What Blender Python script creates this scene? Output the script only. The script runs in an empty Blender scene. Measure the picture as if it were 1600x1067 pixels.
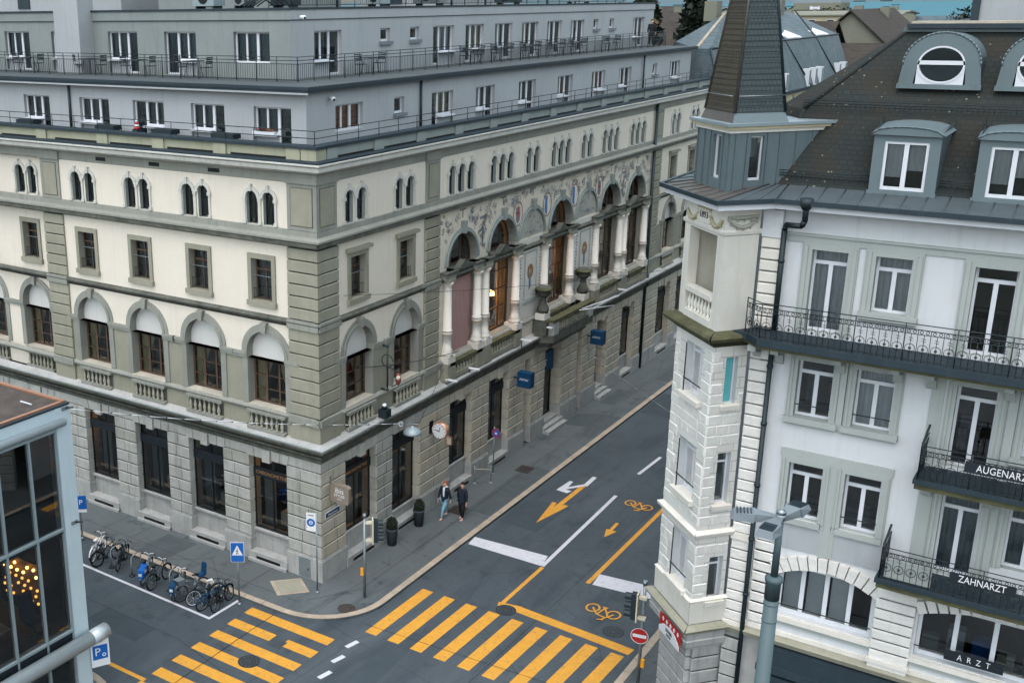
import bpy, bmesh, math, random
from mathutils import Vector, Matrix
from math import sin, cos, pi, radians
random.seed(7)
SC = bpy.context.scene
COL = SC.collection
# ---------------- camera (solved from the photograph's vanishing points; the photo is a crop, hence the shift)
CAM = (25.08, -33.16, 23.0)
Rm = Matrix(((0.80400914, -0.16098471, 0.57241001), (0.59445905, 0.23979916, -0.76753814), (-0.01370154, 0.957382, 0.28849954)))
cd = bpy.data.cameras.new('camera'); cam = bpy.data.objects.new('camera', cd); COL.objects.link(cam)
cam.matrix_world = Matrix.Translation(CAM) @ Rm.to_4x4()
cd.sensor_width = 36; cd.sensor_fit = 'HORIZONTAL'; cd.lens = 39.011; cd.shift_x = 0.18208; cd.shift_y = 0.0
cd.clip_start = 0.5; cd.clip_end = 30000
SC.camera = cam
# ---------------- light: overcast, brighter from the left
SUN_AZ, SUN_EL = (0.30, -0.95), 64
w = bpy.data.worlds.new("World"); SC.world = w; w.use_nodes = True
nt = w.node_tree; bg = nt.nodes['Background']
sky = nt.nodes.new('ShaderNodeTexSky'); sky.sky_type = 'NISHITA'; sky.sun_disc = False
sky.sun_elevation = radians(SUN_EL); sky.sun_rotation = math.atan2(SUN_AZ[0], SUN_AZ[1])
sky.air_density = 1.2; sky.dust_density = 4.0; sky.ozone_density = 1.5; sky.altitude = 400
hsv = nt.nodes.new('ShaderNodeHueSaturation'); hsv.inputs['Saturation'].default_value = 0.5; hsv.inputs['Hue'].default_value = 0.465; nt.links.new(sky.outputs[0], hsv.inputs['Color']); nt.links.new(hsv.outputs[0], bg.inputs[0]); bg.inputs[1].default_value = 0.15
sd = bpy.data.lights.new('sun', 'SUN'); sun = bpy.data.objects.new('sun', sd); COL.objects.link(sun)
sd.energy = 0.6; sd.angle = radians(45); sd.color = (1.0, 0.94, 0.85)
sv = Vector((SUN_AZ[0], SUN_AZ[1], math.tan(radians(SUN_EL)))).normalized()
sun.rotation_euler = sv.to_track_quat('Z', 'Y').to_euler(); sun.location = (0, -20, 60)
SC.view_settings.view_transform = 'Standard'; SC.view_settings.look = 'None'
SC.view_settings.exposure = 1.27; SC.view_settings.gamma = 1
SC.render.engine = 'CYCLES'
SC.cycles.max_bounces = 6; SC.cycles.transparent_max_bounces = 12

# ---------------- materials
MATS = {}
def srgb(r, g, b):
    f = lambda c: (c/255/12.92) if c <= 10 else ((c/255+0.055)/1.055)**2.4
    return (f(r), f(g), f(b), 1)
def mat(name, col, rough=0.8, var=0.12, scale=1.5, bump=0.0, bscale=12, streak=0.0, stain=None, metal=0.0, emit=None, spec=0.4, coat=0, speck=None):
    """procedural surface: base colour, cloudy variation, vertical dirt streaks, grain"""
    m = bpy.data.materials.new(name); m.use_nodes = True; MATS[name] = m
    n, l = m.node_tree.nodes, m.node_tree.links
    b = n['Principled BSDF']; b.inputs['Roughness'].default_value = rough; b.inputs['Metallic'].default_value = metal
    b.inputs['Specular IOR Level'].default_value = spec
    g = n.new('ShaderNodeNewGeometry'); pos = g.outputs['Position']
    c4 = tuple(col) if len(col) == 4 else srgb(*col)
    def noise(sc, det=5, vec=None, ro=0.6):
        t = n.new('ShaderNodeTexNoise'); t.inputs['Scale'].default_value = sc; t.inputs['Detail'].default_value = det; t.inputs['Roughness'].default_value = ro
        l.new(vec or pos, t.inputs['Vector']); return t.outputs['Fac']
    def ramp(fac, a, bb, c0=0.0, c1=1.0):
        r = n.new('ShaderNodeMapRange'); r.inputs[1].default_value = a; r.inputs[2].default_value = bb; r.inputs[3].default_value = c0; r.inputs[4].default_value = c1
        l.new(fac, r.inputs[0]); return r.outputs[0]
    def mix(f, A, B, mode='MIX'):
        x = n.new('ShaderNodeMix'); x.data_type = 'RGBA'; x.blend_type = mode
        for i, v in ((6, A), (7, B)):
            if hasattr(v, 'is_output'): l.new(v, x.inputs[i])
            else: x.inputs[i].default_value = v
        if hasattr(f, 'is_output'): l.new(f, x.inputs[0])
        else: x.inputs[0].default_value = f
        return x.outputs[2]
    cur = c4
    if var:
        dk = tuple(v*(1-var*1.6) for v in c4[:3])+(1,); lt = tuple(min(1, v*(1+var)) for v in c4[:3])+(1,)
        cur = mix(ramp(noise(scale), 0.3, 0.7), dk, lt)
        cur = mix(ramp(noise(scale*9, 3), 0.35, 0.65, 0, 0.5), cur, tuple(v*(1-var) for v in c4[:3])+(1,))
    if streak:
        mp = n.new('ShaderNodeMapping'); mp.inputs['Scale'].default_value = (3.2, 3.2, 0.22); l.new(pos, mp.inputs['Vector'])
        s = ramp(noise(1.6, 6, mp.outputs[0], 0.7), 0.52, 0.78, 0, streak)
        st = srgb(*stain) if stain else tuple(v*0.35 for v in c4[:3])+(1,)
        cur = mix(s, cur, st)
    if speck:
        v = n.new('ShaderNodeTexVoronoi'); v.inputs['Scale'].default_value = speck[1]; l.new(pos, v.inputs['Vector'])
        cur = mix(ramp(v.outputs['Distance'], speck[2], speck[2]*0.6, 0, 1), cur, srgb(*speck[0]))
    if hasattr(cur, 'is_output'): l.new(cur, b.inputs['Base Color'])
    else: b.inputs['Base Color'].default_value = cur
    if bump:
        bp = n.new('ShaderNodeBump'); bp.inputs['Strength'].default_value = bump; bp.inputs['Distance'].default_value = 0.03
        l.new(noise(bscale, 6), bp.inputs['Height']); l.new(bp.outputs[0], b.inputs['Normal'])
    if emit:
        b.inputs['Emission Color'].default_value = srgb(*emit[:3]); b.inputs['Emission Strength'].default_value = emit[3]
    return m
def tiles(name, c1, c2, mortar, sx, sz, rough=0.7, off=0.5, ax='xy', moss=None, msize=0.02):
    """courses (slates, tiles, ashlar joints) laid by world position"""
    m = mat(name, c1, rough, 0, 1); n, l = m.node_tree.nodes, m.node_tree.links; b = n['Principled BSDF']
    g = n.new('ShaderNodeNewGeometry'); sp = n.new('ShaderNodeSeparateXYZ'); l.new(g.outputs['Position'], sp.inputs[0])
    ad = n.new('ShaderNodeMath'); ad.operation = 'ADD'
    if ax == 'x': l.new(sp.outputs[0], ad.inputs[0]); ad.inputs[1].default_value = 0
    elif ax == 'y': l.new(sp.outputs[1], ad.inputs[0]); ad.inputs[1].default_value = 0
    elif ax == '-': ad.operation = 'SUBTRACT'; l.new(sp.outputs[1], ad.inputs[0]); l.new(sp.outputs[0], ad.inputs[1])
    else: l.new(sp.outputs[0], ad.inputs[0]); l.new(sp.outputs[1], ad.inputs[1])
    cb = n.new('ShaderNodeCombineXYZ'); l.new(ad.outputs[0], cb.inputs[0]); l.new(sp.outputs[2], cb.inputs[1])
    br = n.new('ShaderNodeTexBrick'); l.new(cb.outputs[0], br.inputs['Vector'])
    br.inputs['Color1'].default_value = srgb(*c1); br.inputs['Color2'].default_value = srgb(*c2); br.inputs['Mortar'].default_value = srgb(*mortar)
    br.inputs['Scale'].default_value = 1; br.inputs['Brick Width'].default_value = sx; br.inputs['Row Height'].default_value = sz
    br.inputs['Mortar Size'].default_value = msize; br.inputs['Mortar Smooth'].default_value = 0.3; br.offset = off
    t = n.new('ShaderNodeTexNoise'); t.inputs['Scale'].default_value = 1.1; t.inputs['Detail'].default_value = 8; l.new(g.outputs['Position'], t.inputs['Vector'])
    r = n.new('ShaderNodeMapRange'); r.inputs[1].default_value = 0.42; r.inputs[2].default_value = 0.68; l.new(t.outputs[0], r.inputs[0]); r.inputs[4].default_value = 0.75
    x = n.new('ShaderNodeMix'); x.data_type = 'RGBA'; l.new(r.outputs[0], x.inputs[0]); l.new(br.outputs[0], x.inputs[6]); x.inputs[7].default_value = srgb(*(moss or [int(v*0.8) for v in c1]))
    l.new(x.outputs[2], b.inputs['Base Color'])
    bp = n.new('ShaderNodeBump'); bp.inputs['Strength'].default_value = 0.4; bp.inputs['Distance'].default_value = 0.012; bp.invert = True
    l.new(br.outputs['Fac'], bp.inputs['Height']); l.new(bp.outputs[0], b.inputs['Normal'])
    return m
def glass(name, tint, refl=0.12):
    m = bpy.data.materials.new(name); m.use_nodes = True; MATS[name] = m
    n, l = m.node_tree.nodes, m.node_tree.links; n.remove(n['Principled BSDF'])
    tr = n.new('ShaderNodeBsdfTransparent'); tr.inputs[0].default_value = srgb(*tint)
    gl = n.new('ShaderNodeBsdfGlossy'); gl.inputs['Roughness'].default_value = 0.02
    fr = n.new('ShaderNodeFresnel'); fr.inputs[0].default_value = 1.5
    a = n.new('ShaderNodeMath'); a.operation = 'ADD'; a.inputs[1].default_value = refl; a.use_clamp = True; l.new(fr.outputs[0], a.inputs[0])
    tn = n.new('ShaderNodeTexNoise'); tn.inputs['Scale'].default_value = 0.9; g = n.new('ShaderNodeNewGeometry'); l.new(g.outputs['Position'], tn.inputs['Vector'])
    bp = n.new('ShaderNodeBump'); bp.inputs['Strength'].default_value = 0.06; l.new(tn.outputs[0], bp.inputs['Height']); l.new(bp.outputs[0], gl.inputs['Normal'])
    mx = n.new('ShaderNodeMixShader'); l.new(a.outputs[0], mx.inputs[0]); l.new(tr.outputs[0], mx.inputs[1]); l.new(gl.outputs[0], mx.inputs[2])
    l.new(mx.outputs[0], n['Material Output'].inputs[0]); return m
mat('cream', (226, 217, 202), 0.9, 0.04, 0.5, 0.1, 30, 0.30, (190, 180, 160))
mat('molasse', (153, 151, 134), 0.9, 0.10, 0.7, 0.25, 14, 0.35, (98, 100, 90))
mat('molasse_grey', (148, 149, 140), 0.9, 0.10, 0.8, 0.25, 14, 0.45, (84, 88, 86))
mat('ashlar', (190, 185, 170), 0.95, 0.16, 1.3, 0.6, 18, 0.45, (104, 102, 94))
mat('ashlar_grey', (178, 179, 173), 0.95, 0.15, 1.3, 0.6, 18, 0.6, (84, 86, 84))
mat('granite', (172, 173, 170), 0.9, 0.12, 2.0, 0.3, 30, 0.5, (95, 97, 97))
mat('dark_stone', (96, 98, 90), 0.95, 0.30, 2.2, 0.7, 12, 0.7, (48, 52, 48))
mat('mossy_stone', (92, 92, 66), 0.95, 0.30, 2.5, 0.6, 16, 0, None)
mat('cornice_white', (205, 204, 196), 0.85, 0.08, 1.0, 0.15, 14, 0.5, (135, 132, 120))
mat('white_stone', (222, 218, 208), 0.8, 0.06, 1.2, 0.1, 16, 0.3, (170, 160, 140))
mat('attic_panel', (166, 166, 144), 0.9, 0.08, 0.8, 0.1, 14, 0.4, (120, 112, 84))
mat('grey_render', (169, 173, 176), 0.9, 0.06, 0.4, 0.08, 30, 0.35, (118, 126, 128))
mat('green_render', (137, 145, 143), 0.9, 0.08, 0.4, 0.08, 30, 0.45, (98, 110, 106))
mat('grey_render_dark', (120, 130, 136), 0.9, 0.06, 0.4, 0.08, 30, 0.3, (90, 98, 102))
mat('flat_roof', (76, 84, 86), 0.9, 0.15, 0.5, 0.2, 20)
mat('sheet_dark', (44, 58, 66), 0.55, 0.10, 1.0, 0.05, 8, 0.2, (90, 100, 104))
mat('zinc', (106, 121, 125), 0.55, 0.07, 0.9, 0.05, 5, 0.4, (78, 92, 96), metal=0.08)
mat('eaves_sheet', (78, 88, 92), 0.6, 0.14, 0.9, 0.05, 8, 0.4, (52, 60, 62))
mat('pale_panel', (196, 212, 218), 0.5, 0.05, 0.9, 0, 5, 0.25, (150, 168, 176))
mat('parapet_grey', (150, 158, 154), 0.9, 0.08, 0.8, 0.1, 14, 0.4, (110, 116, 112))
mat('lamp_paint', (80, 98, 102), 0.5, 0.06, 1.5)
mat('zinc_old', (96, 92, 88), 0.55, 0.20, 1.2, 0.1, 8, 0.4, (60, 58, 58), metal=0.2)
mat('zinc_pale', (150, 165, 170), 0.45, 0.05, 0.9, 0, 5, 0.2, (110, 125, 130), metal=0.2)
mat('white_paint', (214, 217, 222), 0.6, 0.03, 1.0)
mat('white_wall', (207, 210, 212), 0.9, 0.05, 0.5, 0.12, 30, 0.35, (168, 170, 164))
mat('white_rough', (224, 222, 216), 0.95, 0.07, 1.6, 0.8, 9, 0.35, (165, 163, 155))
mat('trim_grey', (168, 174, 170), 0.85, 0.05, 0.8, 0.08, 20, 0.25, (130, 136, 132))
mat('brown_wood', (96, 76, 62), 0.6, 0.12, 2)
mat('dark_frame', (38, 46, 52), 0.5, 0.08, 2)
mat('iron', (40, 54, 58), 0.55, 0.1, 3)
mat('rail_iron', (44, 56, 60), 0.55, 0.1, 3)
mat('steel', (150, 158, 162), 0.35, 0.05, 2, metal=0.7)
mat('galvanised', (142, 152, 156), 0.42, 0.08, 2, metal=0.35)
mat('curtain', (200, 204, 206), 0.95, 0.05, 2)
mat('curtain_cream', (205, 188, 150), 0.95, 0.08, 2)
mat('curtain_orange', (196, 120, 66), 0.95, 0.15, 1.5)
mat('curtain_grey', (122, 136, 140), 0.95, 0.06, 1.5)
mat('shutter_teal', (92, 178, 182), 0.7, 0.03, 1)
mat('blind', (214, 213, 208), 0.85, 0.03, 1, 0, 10, 0.15)
mat('awning_rose', (176, 142, 136), 0.9, 0.05, 1, 0, 10, 0.2, (150, 120, 115))
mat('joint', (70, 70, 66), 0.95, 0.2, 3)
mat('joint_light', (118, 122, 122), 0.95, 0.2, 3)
mat('ashlar_b', (192, 184, 166), 0.95, 0.14, 1.3, 0.6, 18, 0.45, (98, 94, 84))
mat('ashlar_c', (166, 167, 158), 0.95, 0.16, 1.3, 0.6, 18, 0.5, (80, 82, 78))
mat('baluster_stone', (158, 156, 140), 0.9, 0.12, 3, 0.2, 20)
mat('gravel_roof', (84, 76, 70), 0.95, 0.3, 2.5, 0.5, 40)
mat('silver', (186, 196, 200), 0.38, 0.06, 1.5, metal=0.25)
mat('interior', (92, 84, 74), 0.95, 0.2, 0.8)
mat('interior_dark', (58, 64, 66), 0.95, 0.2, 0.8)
mat('warm_shade', (250, 190, 110), 0.6, 0, emit=(255, 176, 86, 1.3))
mat('lamp_warm', (255, 190, 110), 0.5, 0, emit=(255, 170, 80, 8))
mat('copper_light', (214, 160, 130), 0.35, 0.1, 3, metal=0.6)
mat('asphalt', (73, 82, 88), 0.62, 0.10, 0.35, 0.25, 60)
mat('asphalt_patch', (66, 76, 82), 0.75, 0.12, 1.5, 0.3, 60)
mat('pavement_patch', (80, 88, 90), 0.8, 0.12, 1.5, 0.3, 60)
mat('pavement', (94, 101, 102), 0.8, 0.10, 0.35, 0.25, 60)
mat('kerb_stone', (178, 164, 146), 0.9, 0.18, 1.4, 0.3, 20)
mat('paint_white', (206, 208, 214), 0.7, 0.05, 3)
mat('paint_yellow', (216, 156, 56), 0.7, 0.07, 3, 0, 10)
mat('ornament', (138, 144, 152), 0.9, 0.2, 3)
mat('ornament_brown', (160, 142, 124), 0.9, 0.2, 3)
mat('mural', (222, 213, 195), 0.9, 0.08, 1.2, 0.1, 20, 0.3, (170, 160, 140))
mat('sky_blue', (70, 120, 180), 0.7, 0.05, 2)
mat('red', (178, 40, 40), 0.6, 0.05, 2)
mat('sign_blue', (22, 98, 180), 0.5, 0.03, 2)
mat('sign_navy', (20, 68, 104), 0.45, 0.03, 2)
mat('sign_taupe', (138, 128, 116), 0.5, 0.03, 2)
mat('sign_white', (226, 228, 230), 0.5, 0.02, 2)
mat('black', (22, 24, 26), 0.6, 0.1, 2)
mat('rubber', (30, 32, 34), 0.8, 0.1, 4)
mat('ornament_red', (150, 78, 72), 0.7, 0.1, 4)
mat('gold', (196, 150, 96), 0.4, 0.08, 3, metal=0.5)
mat('yellow', (236, 160, 30), 0.5, 0.03, 2)
mat('ivory', (206, 200, 178), 0.6, 0.05, 2)
mat('skin', (205, 160, 140), 0.7, 0.05, 6)
mat('hair_dark', (42, 32, 28), 0.8, 0.1, 9)
mat('hair_ginger', (160, 92, 60), 0.8, 0.1, 9)
mat('cloth_navy', (34, 44, 58), 0.9, 0.1, 5)
mat('cloth_black', (28, 32, 36), 0.9, 0.1, 5)
mat('cloth_white', (218, 222, 224), 0.9, 0.05, 5)
mat('denim', (120, 160, 178), 0.9, 0.08, 5)
mat('shoe_pink', (220, 176, 172), 0.8, 0.05, 5)
mat('blue_chair', (22, 58, 92), 0.8, 0.1, 3)
mat('leaf_dark', (46, 56, 44), 0.9, 0.3, 6)
mat('leaf_mid', (66, 74, 50), 0.9, 0.3, 6)
mat('leaf_brown', (92, 84, 62), 0.9, 0.3, 6)
mat('bark', (70, 60, 50), 0.9, 0.2, 4)
mat('pot', (64, 72, 78), 0.8, 0.1, 3)
mat('water', (62, 112, 124), 0.7, 0.04, 0.002, spec=0.1)
mat('plain', (84, 92, 88), 0.9, 0.25, 0.01)
mat('hill', (86, 110, 120), 0.95, 0.15, 0.01)
mat('wall_ochre', (190, 180, 150), 0.9, 0.08, 0.4, 0.1, 20, 0.3, (150, 140, 118))
mat('wall_pale', (176, 176, 164), 0.9, 0.08, 0.4, 0.1, 20, 0.3)
mat('wall_dim', (126, 126, 112), 0.9, 0.1, 0.4)
mat('iron_cover', (70, 78, 82), 0.6, 0.2, 8, 0.5, 40)
mat('rust_cover', (86, 78, 72), 0.7, 0.2, 8, 0.5, 40)
tiles('slate_teal', (70, 88, 93), (80, 98, 102), (52, 68, 73), 0.35, 0.2, 0.6, moss=(96, 104, 112))
tiles('slate_dark', (36, 43, 43), (41, 47, 45), (28, 34, 35), 0.19, 0.125, 0.9, moss=(46, 42, 32), ax='x', msize=0.012)
tiles('slate_spire', (54, 66, 68), (60, 72, 73), (40, 50, 52), 0.17, 0.165, 0.7, moss=(54, 66, 68))
tiles('slate_rust', (70, 65, 55), (78, 72, 61), (52, 48, 42), 0.17, 0.165, 0.8, moss=(74, 66, 52), ax='-')
tiles('tile_brown', (64, 56, 50), (56, 51, 48), (40, 36, 34), 0.3, 0.35, 0.9, moss=(66, 60, 50))
tiles('ashlar_white', (222, 220, 214), (214, 212, 206), (150, 150, 146), 0.8, 0.32, 0.9, moss=(206, 204, 196), msize=0.012)
glass('glass', (230, 236, 238), 0.12)
glass('glass_dark', (196, 206, 210), 0.2)
glass('glass_office', (180, 196, 200), 0.17)

# asphalt: patches, damp stains and crack lines of the road surface
def detail_asphalt(nm, sc0):
    m = MATS[nm]; n, l = m.node_tree.nodes, m.node_tree.links; b = n['Principled BSDF']
    src = b.inputs['Base Color'].links[0].from_socket
    g = n.new('ShaderNodeNewGeometry')
    def stains(sc, a, bb, amt, col, prev, stretch=(1, 1, 1), det=6):
        mp = n.new('ShaderNodeMapping'); mp.inputs['Scale'].default_value = stretch; l.new(g.outputs['Position'], mp.inputs['Vector'])
        t = n.new('ShaderNodeTexNoise'); t.inputs['Scale'].default_value = sc; t.inputs['Detail'].default_value = det; t.inputs['Roughness'].default_value = 0.68; l.new(mp.outputs[0], t.inputs['Vector'])
        r = n.new('ShaderNodeMapRange'); r.inputs[1].default_value = a; r.inputs[2].default_value = bb; r.inputs[4].default_value = amt; l.new(t.outputs[0], r.inputs[0])
        x = n.new('ShaderNodeMix'); x.data_type = 'RGBA'; l.new(r.outputs[0], x.inputs[0]); l.new(prev, x.inputs[6]); x.inputs[7].default_value = srgb(*col); return x.outputs[2]
    c = stains(0.5, 0.52, 0.64, 0.5, (48, 58, 66), src, (1.3, 0.28, 1))
    c = stains(1.1, 0.57, 0.64, 0.5, (50, 58, 62), c)
    c = stains(0.25, 0.5, 0.75, 0.5, (96, 104, 108), c, (1.5, 0.4, 1))
    v = n.new('ShaderNodeTexVoronoi'); v.feature = 'DISTANCE_TO_EDGE'; v.inputs['Scale'].default_value = 0.16; l.new(g.outputs['Position'], v.inputs['Vector'])
    r = n.new('ShaderNodeMapRange'); r.inputs[1].default_value = 0.004; r.inputs[2].default_value = 0.0; r.inputs[4].default_value = 0.5; l.new(v.outputs[0], r.inputs[0])
    x = n.new('ShaderNodeMix'); x.data_type = 'RGBA'; l.new(r.outputs[0], x.inputs[0]); l.new(c, x.inputs[6]); x.inputs[7].default_value = srgb(40, 46, 50)
    gn = n.new('ShaderNodeTexNoise'); gn.inputs['Scale'].default_value = 28; gn.inputs['Detail'].default_value = 4; gn.inputs['Roughness'].default_value = 0.8; l.new(g.outputs['Position'], gn.inputs['Vector'])
    r2 = n.new('ShaderNodeMapRange'); r2.inputs[1].default_value = 0.3; r2.inputs[2].default_value = 0.7; r2.inputs[3].default_value = 0.72; r2.inputs[4].default_value = 1.3; l.new(gn.outputs[0], r2.inputs[0])
    vm = n.new('ShaderNodeVectorMath'); vm.operation = 'SCALE'; l.new(x.outputs[2], vm.inputs[0]); l.new(r2.outputs[0], vm.inputs['Scale'])
    l.new(vm.outputs[0], b.inputs['Base Color'])
detail_asphalt('asphalt', 1); detail_asphalt('pavement', 1)
# worn road paint
for nm in ('paint_white', 'paint_yellow'):
    m = MATS[nm]; n, l = m.node_tree.nodes, m.node_tree.links; b = n['Principled BSDF']; src = b.inputs['Base Color'].links[0].from_socket
    g = n.new('ShaderNodeNewGeometry'); t = n.new('ShaderNodeTexNoise'); t.inputs['Scale'].default_value = 7; t.inputs['Detail'].default_value = 8; t.inputs['Roughness'].default_value = 0.75; l.new(g.outputs['Position'], t.inputs['Vector'])
    r = n.new('ShaderNodeMapRange'); r.inputs[1].default_value = 0.54; r.inputs[2].default_value = 0.7; r.inputs[4].default_value = 0.75; l.new(t.outputs[0], r.inputs[0])
    x = n.new('ShaderNodeMix'); x.data_type = 'RGBA'; l.new(r.outputs[0], x.inputs[0]); l.new(src, x.inputs[6]); x.inputs[7].default_value = srgb(110, 104, 90) if nm == 'paint_yellow' else srgb(140, 146, 150); l.new(x.outputs[2], b.inputs['Base Color'])
# lichen spots on the dark slates
m = MATS['slate_dark']; n, l = m.node_tree.nodes, m.node_tree.links; b = n['Principled BSDF']; src = b.inputs['Base Color'].links[0].from_socket
g = n.new('ShaderNodeNewGeometry'); v = n.new('ShaderNodeTexVoronoi'); v.inputs['Scale'].default_value = 5.5; l.new(g.outputs['Position'], v.inputs['Vector'])
t = n.new('ShaderNodeTexNoise'); t.inputs['Scale'].default_value = 0.8; l.new(g.outputs['Position'], t.inputs['Vector'])
r = n.new('ShaderNodeMapRange'); r.inputs[1].default_value = 0.5; r.inputs[2].default_value = 0.7; r.inputs[3].default_value = 0.05; r.inputs[4].default_value = 0.2; l.new(t.outputs[0], r.inputs[0])
cm = n.new('ShaderNodeMath'); cm.operation = 'LESS_THAN'; l.new(v.outputs['Distance'], cm.inputs[0]); l.new(r.outputs[0], cm.inputs[1])
x = n.new('ShaderNodeMix'); x.data_type = 'RGBA'; l.new(cm.outputs[0], x.inputs[0]); l.new(src, x.inputs[6]); x.inputs[7].default_value = srgb(120, 116, 100); l.new(x.outputs[2], b.inputs['Base Color'])

# ---------------- geometry helpers
class Fr:
    """a facade frame: u along the wall, d outwards, z up"""
    def __init__(s, ox, oy, ang, out):
        a = radians(ang); s.o = (ox, oy); s.u = (cos(a), sin(a)); s.n = (-sin(a)*out, cos(a)*out)
    def __call__(s, u, d, z): return (s.o[0]+u*s.u[0]+d*s.n[0], s.o[1]+u*s.u[1]+d*s.n[1], z)
W = Fr(0, 0, 0, 1)
class MB:
    def __init__(s): s.v = []; s.f = []; s.m = []; s.s = []
    def face(s, pts, m, sm=False):
        i = len(s.v); s.v += [tuple(p) for p in pts]; s.f.append(tuple(range(i, i+len(pts)))); s.m.append(m); s.s.append(sm)
    def box(s, fr, u0, u1, d0, d1, z0, z1, m, skip=''):
        i = len(s.v); s.v += [fr(u, d, z) for z in (z0, z1) for d in (d0, d1) for u in (u0, u1)]
        for k, q in (('b', (0, 1, 3, 2)), ('t', (4, 6, 7, 5)), ('i', (0, 4, 5, 1)), ('o', (2, 3, 7, 6)), ('l', (0, 2, 6, 4)), ('r', (1, 5, 7, 3))):
            if k in skip: continue
            s.f.append(tuple(i+j for j in q)); s.m.append(m); s.s.append(False)
    def hex(s, P, m):
        """8 points: bottom ring 4, top ring 4"""
        i = len(s.v); s.v += [tuple(p) for p in P]
        for q in ((0, 3, 2, 1), (4, 5, 6, 7), (0, 1, 5, 4), (1, 2, 6, 5), (2, 3, 7, 6), (3, 0, 4, 7)): s.f.append(tuple(i+j for j in q)); s.m.append(m); s.s.append(False)
    def prism(s, poly, z0, z1, m, mt=None):
        n = len(poly)
        s.face([(x, y, z1) for x, y in poly], mt or m); s.face([(x, y, z0) for x, y in poly][::-1], m)
        for i in range(n):
            a, b = poly[i], poly[(i+1) % n]; s.face([(*a, z0), (*b, z0), (*b, z1), (*a, z1)], m)
    def ext(s, fr, poly, d0, d1, m):
        """polygon in (u,z) extruded between two depths"""
        n = len(poly)
        s.face([fr(u, d1, z) for u, z in poly], m); s.face([fr(u, d0, z) for u, z in poly][::-1], m)
        for i in range(n):
            a, b = poly[i], poly[(i+1) % n]; s.face([fr(a[0], d0, a[1]), fr(b[0], d0, b[1]), fr(b[0], d1, b[1]), fr(a[0], d1, a[1])], m)
    def prof(s, fr, u0, u1, P, m, caps=True):
        """moulding: profile (d,z) run along u"""
        for a, b in zip(P, P[1:]): s.face([fr(u0, a[0], a[1]), fr(u1, a[0], a[1]), fr(u1, b[0], b[1]), fr(u0, b[0], b[1])], m)
        if caps:
            s.face([fr(u0, d, z) for d, z in P], m); s.face([fr(u1, d, z) for d, z in P], m)
    def ring(s, fr, uc, zc, r0, r1, d0, d1, m, a0=0, a1=pi, n=14, sz=1.0):
        pt = lambda r, a, d: fr(uc+r*cos(a), d, zc+r*sin(a)*sz)
        for i in range(n):
            a, b = a0+(a1-a0)*i/n, a0+(a1-a0)*(i+1)/n
            s.face([pt(r0, a, d1), pt(r1, a, d1), pt(r1, b, d1), pt(r0, b, d1)], m)
            s.face([pt(r1, a, d0), pt(r1, b, d0), pt(r1, b, d1), pt(r1, a, d1)], m)
            if r0 > 0: s.face([pt(r0, a, d0), pt(r0, a, d1), pt(r0, b, d1), pt(r0, b, d0)], m)
    def cyl(s, p0, p1, r0, r1=None, n=8, m='iron', cap=True, sm=True):
        r1 = r0 if r1 is None else r1; p0 = Vector(p0); p1 = Vector(p1); ax = (p1-p0)
        if ax.length < 1e-6: return
        ax.normalize(); t = Vector((0, 0, 1)) if abs(ax.z) < .9 else Vector((1, 0, 0)); a = ax.cross(t).normalized(); b = ax.cross(a)
        i = len(s.v)
        for p, r in ((p0, r0), (p1, r1)):
            for k in range(n): an = 2*pi*k/n; s.v.append(tuple(p+a*(r*cos(an))+b*(r*sin(an))))
        for k in range(n): s.f.append((i+k, i+(k+1) % n, i+n+(k+1) % n, i+n+k)); s.m.append(m); s.s.append(sm)
        if cap:
            s.f.append(tuple(i+k for k in range(n))[::-1]); s.m.append(m); s.s.append(False)
            s.f.append(tuple(i+n+k for k in range(n))); s.m.append(m); s.s.append(False)
    def tube(s, pts, r, n=6, m='iron'):
        for a, b in zip(pts, pts[1:]): s.cyl(a, b, r, r, n, m)
    def lathe(s, c, P, n=10, m='iron', sm=True, ax=None):
        """profile (r,h) about an axis through c"""
        i = len(s.v); c = Vector(c)
        if ax is None: A, B, Z = Vector((1, 0, 0)), Vector((0, 1, 0)), Vector((0, 0, 1))
        else:
            Z = Vector(ax).normalized(); t = Vector((0, 0, 1)) if abs(Z.z) < .9 else Vector((1, 0, 0)); A = Z.cross(t).normalized(); B = Z.cross(A)
        for r, h in P:
            for k in range(n): an = 2*pi*k/n; s.v.append(tuple(c+A*(r*cos(an))+B*(r*sin(an))+Z*h))
        for j in range(len(P)-1):
            for k in range(n): s.f.append((i+j*n+k, i+j*n+(k+1) % n, i+(j+1)*n+(k+1) % n, i+(j+1)*n+k)); s.m.append(m); s.s.append(sm)
        s.f.append(tuple(i+k for k in range(n))[::-1]); s.m.append(m); s.s.append(False)
        j = len(P)-1; s.f.append(tuple(i+j*n+k for k in range(n))); s.m.append(m); s.s.append(False)
    def ball(s, c, r, m, n=8, sz=(1, 1, 1)):
        i = len(s.v); R = n//2
        for j in range(R+1):
            t = pi*j/R
            for k in range(n): a = 2*pi*k/n; s.v.append((c[0]+r*sz[0]*sin(t)*cos(a), c[1]+r*sz[1]*sin(t)*sin(a), c[2]+r*sz[2]*cos(t)))
        for j in range(R):
            for k in range(n): s.f.append((i+j*n+k, i+j*n+(k+1) % n, i+(j+1)*n+(k+1) % n, i+(j+1)*n+k)); s.m.append(m); s.s.append(True)
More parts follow.
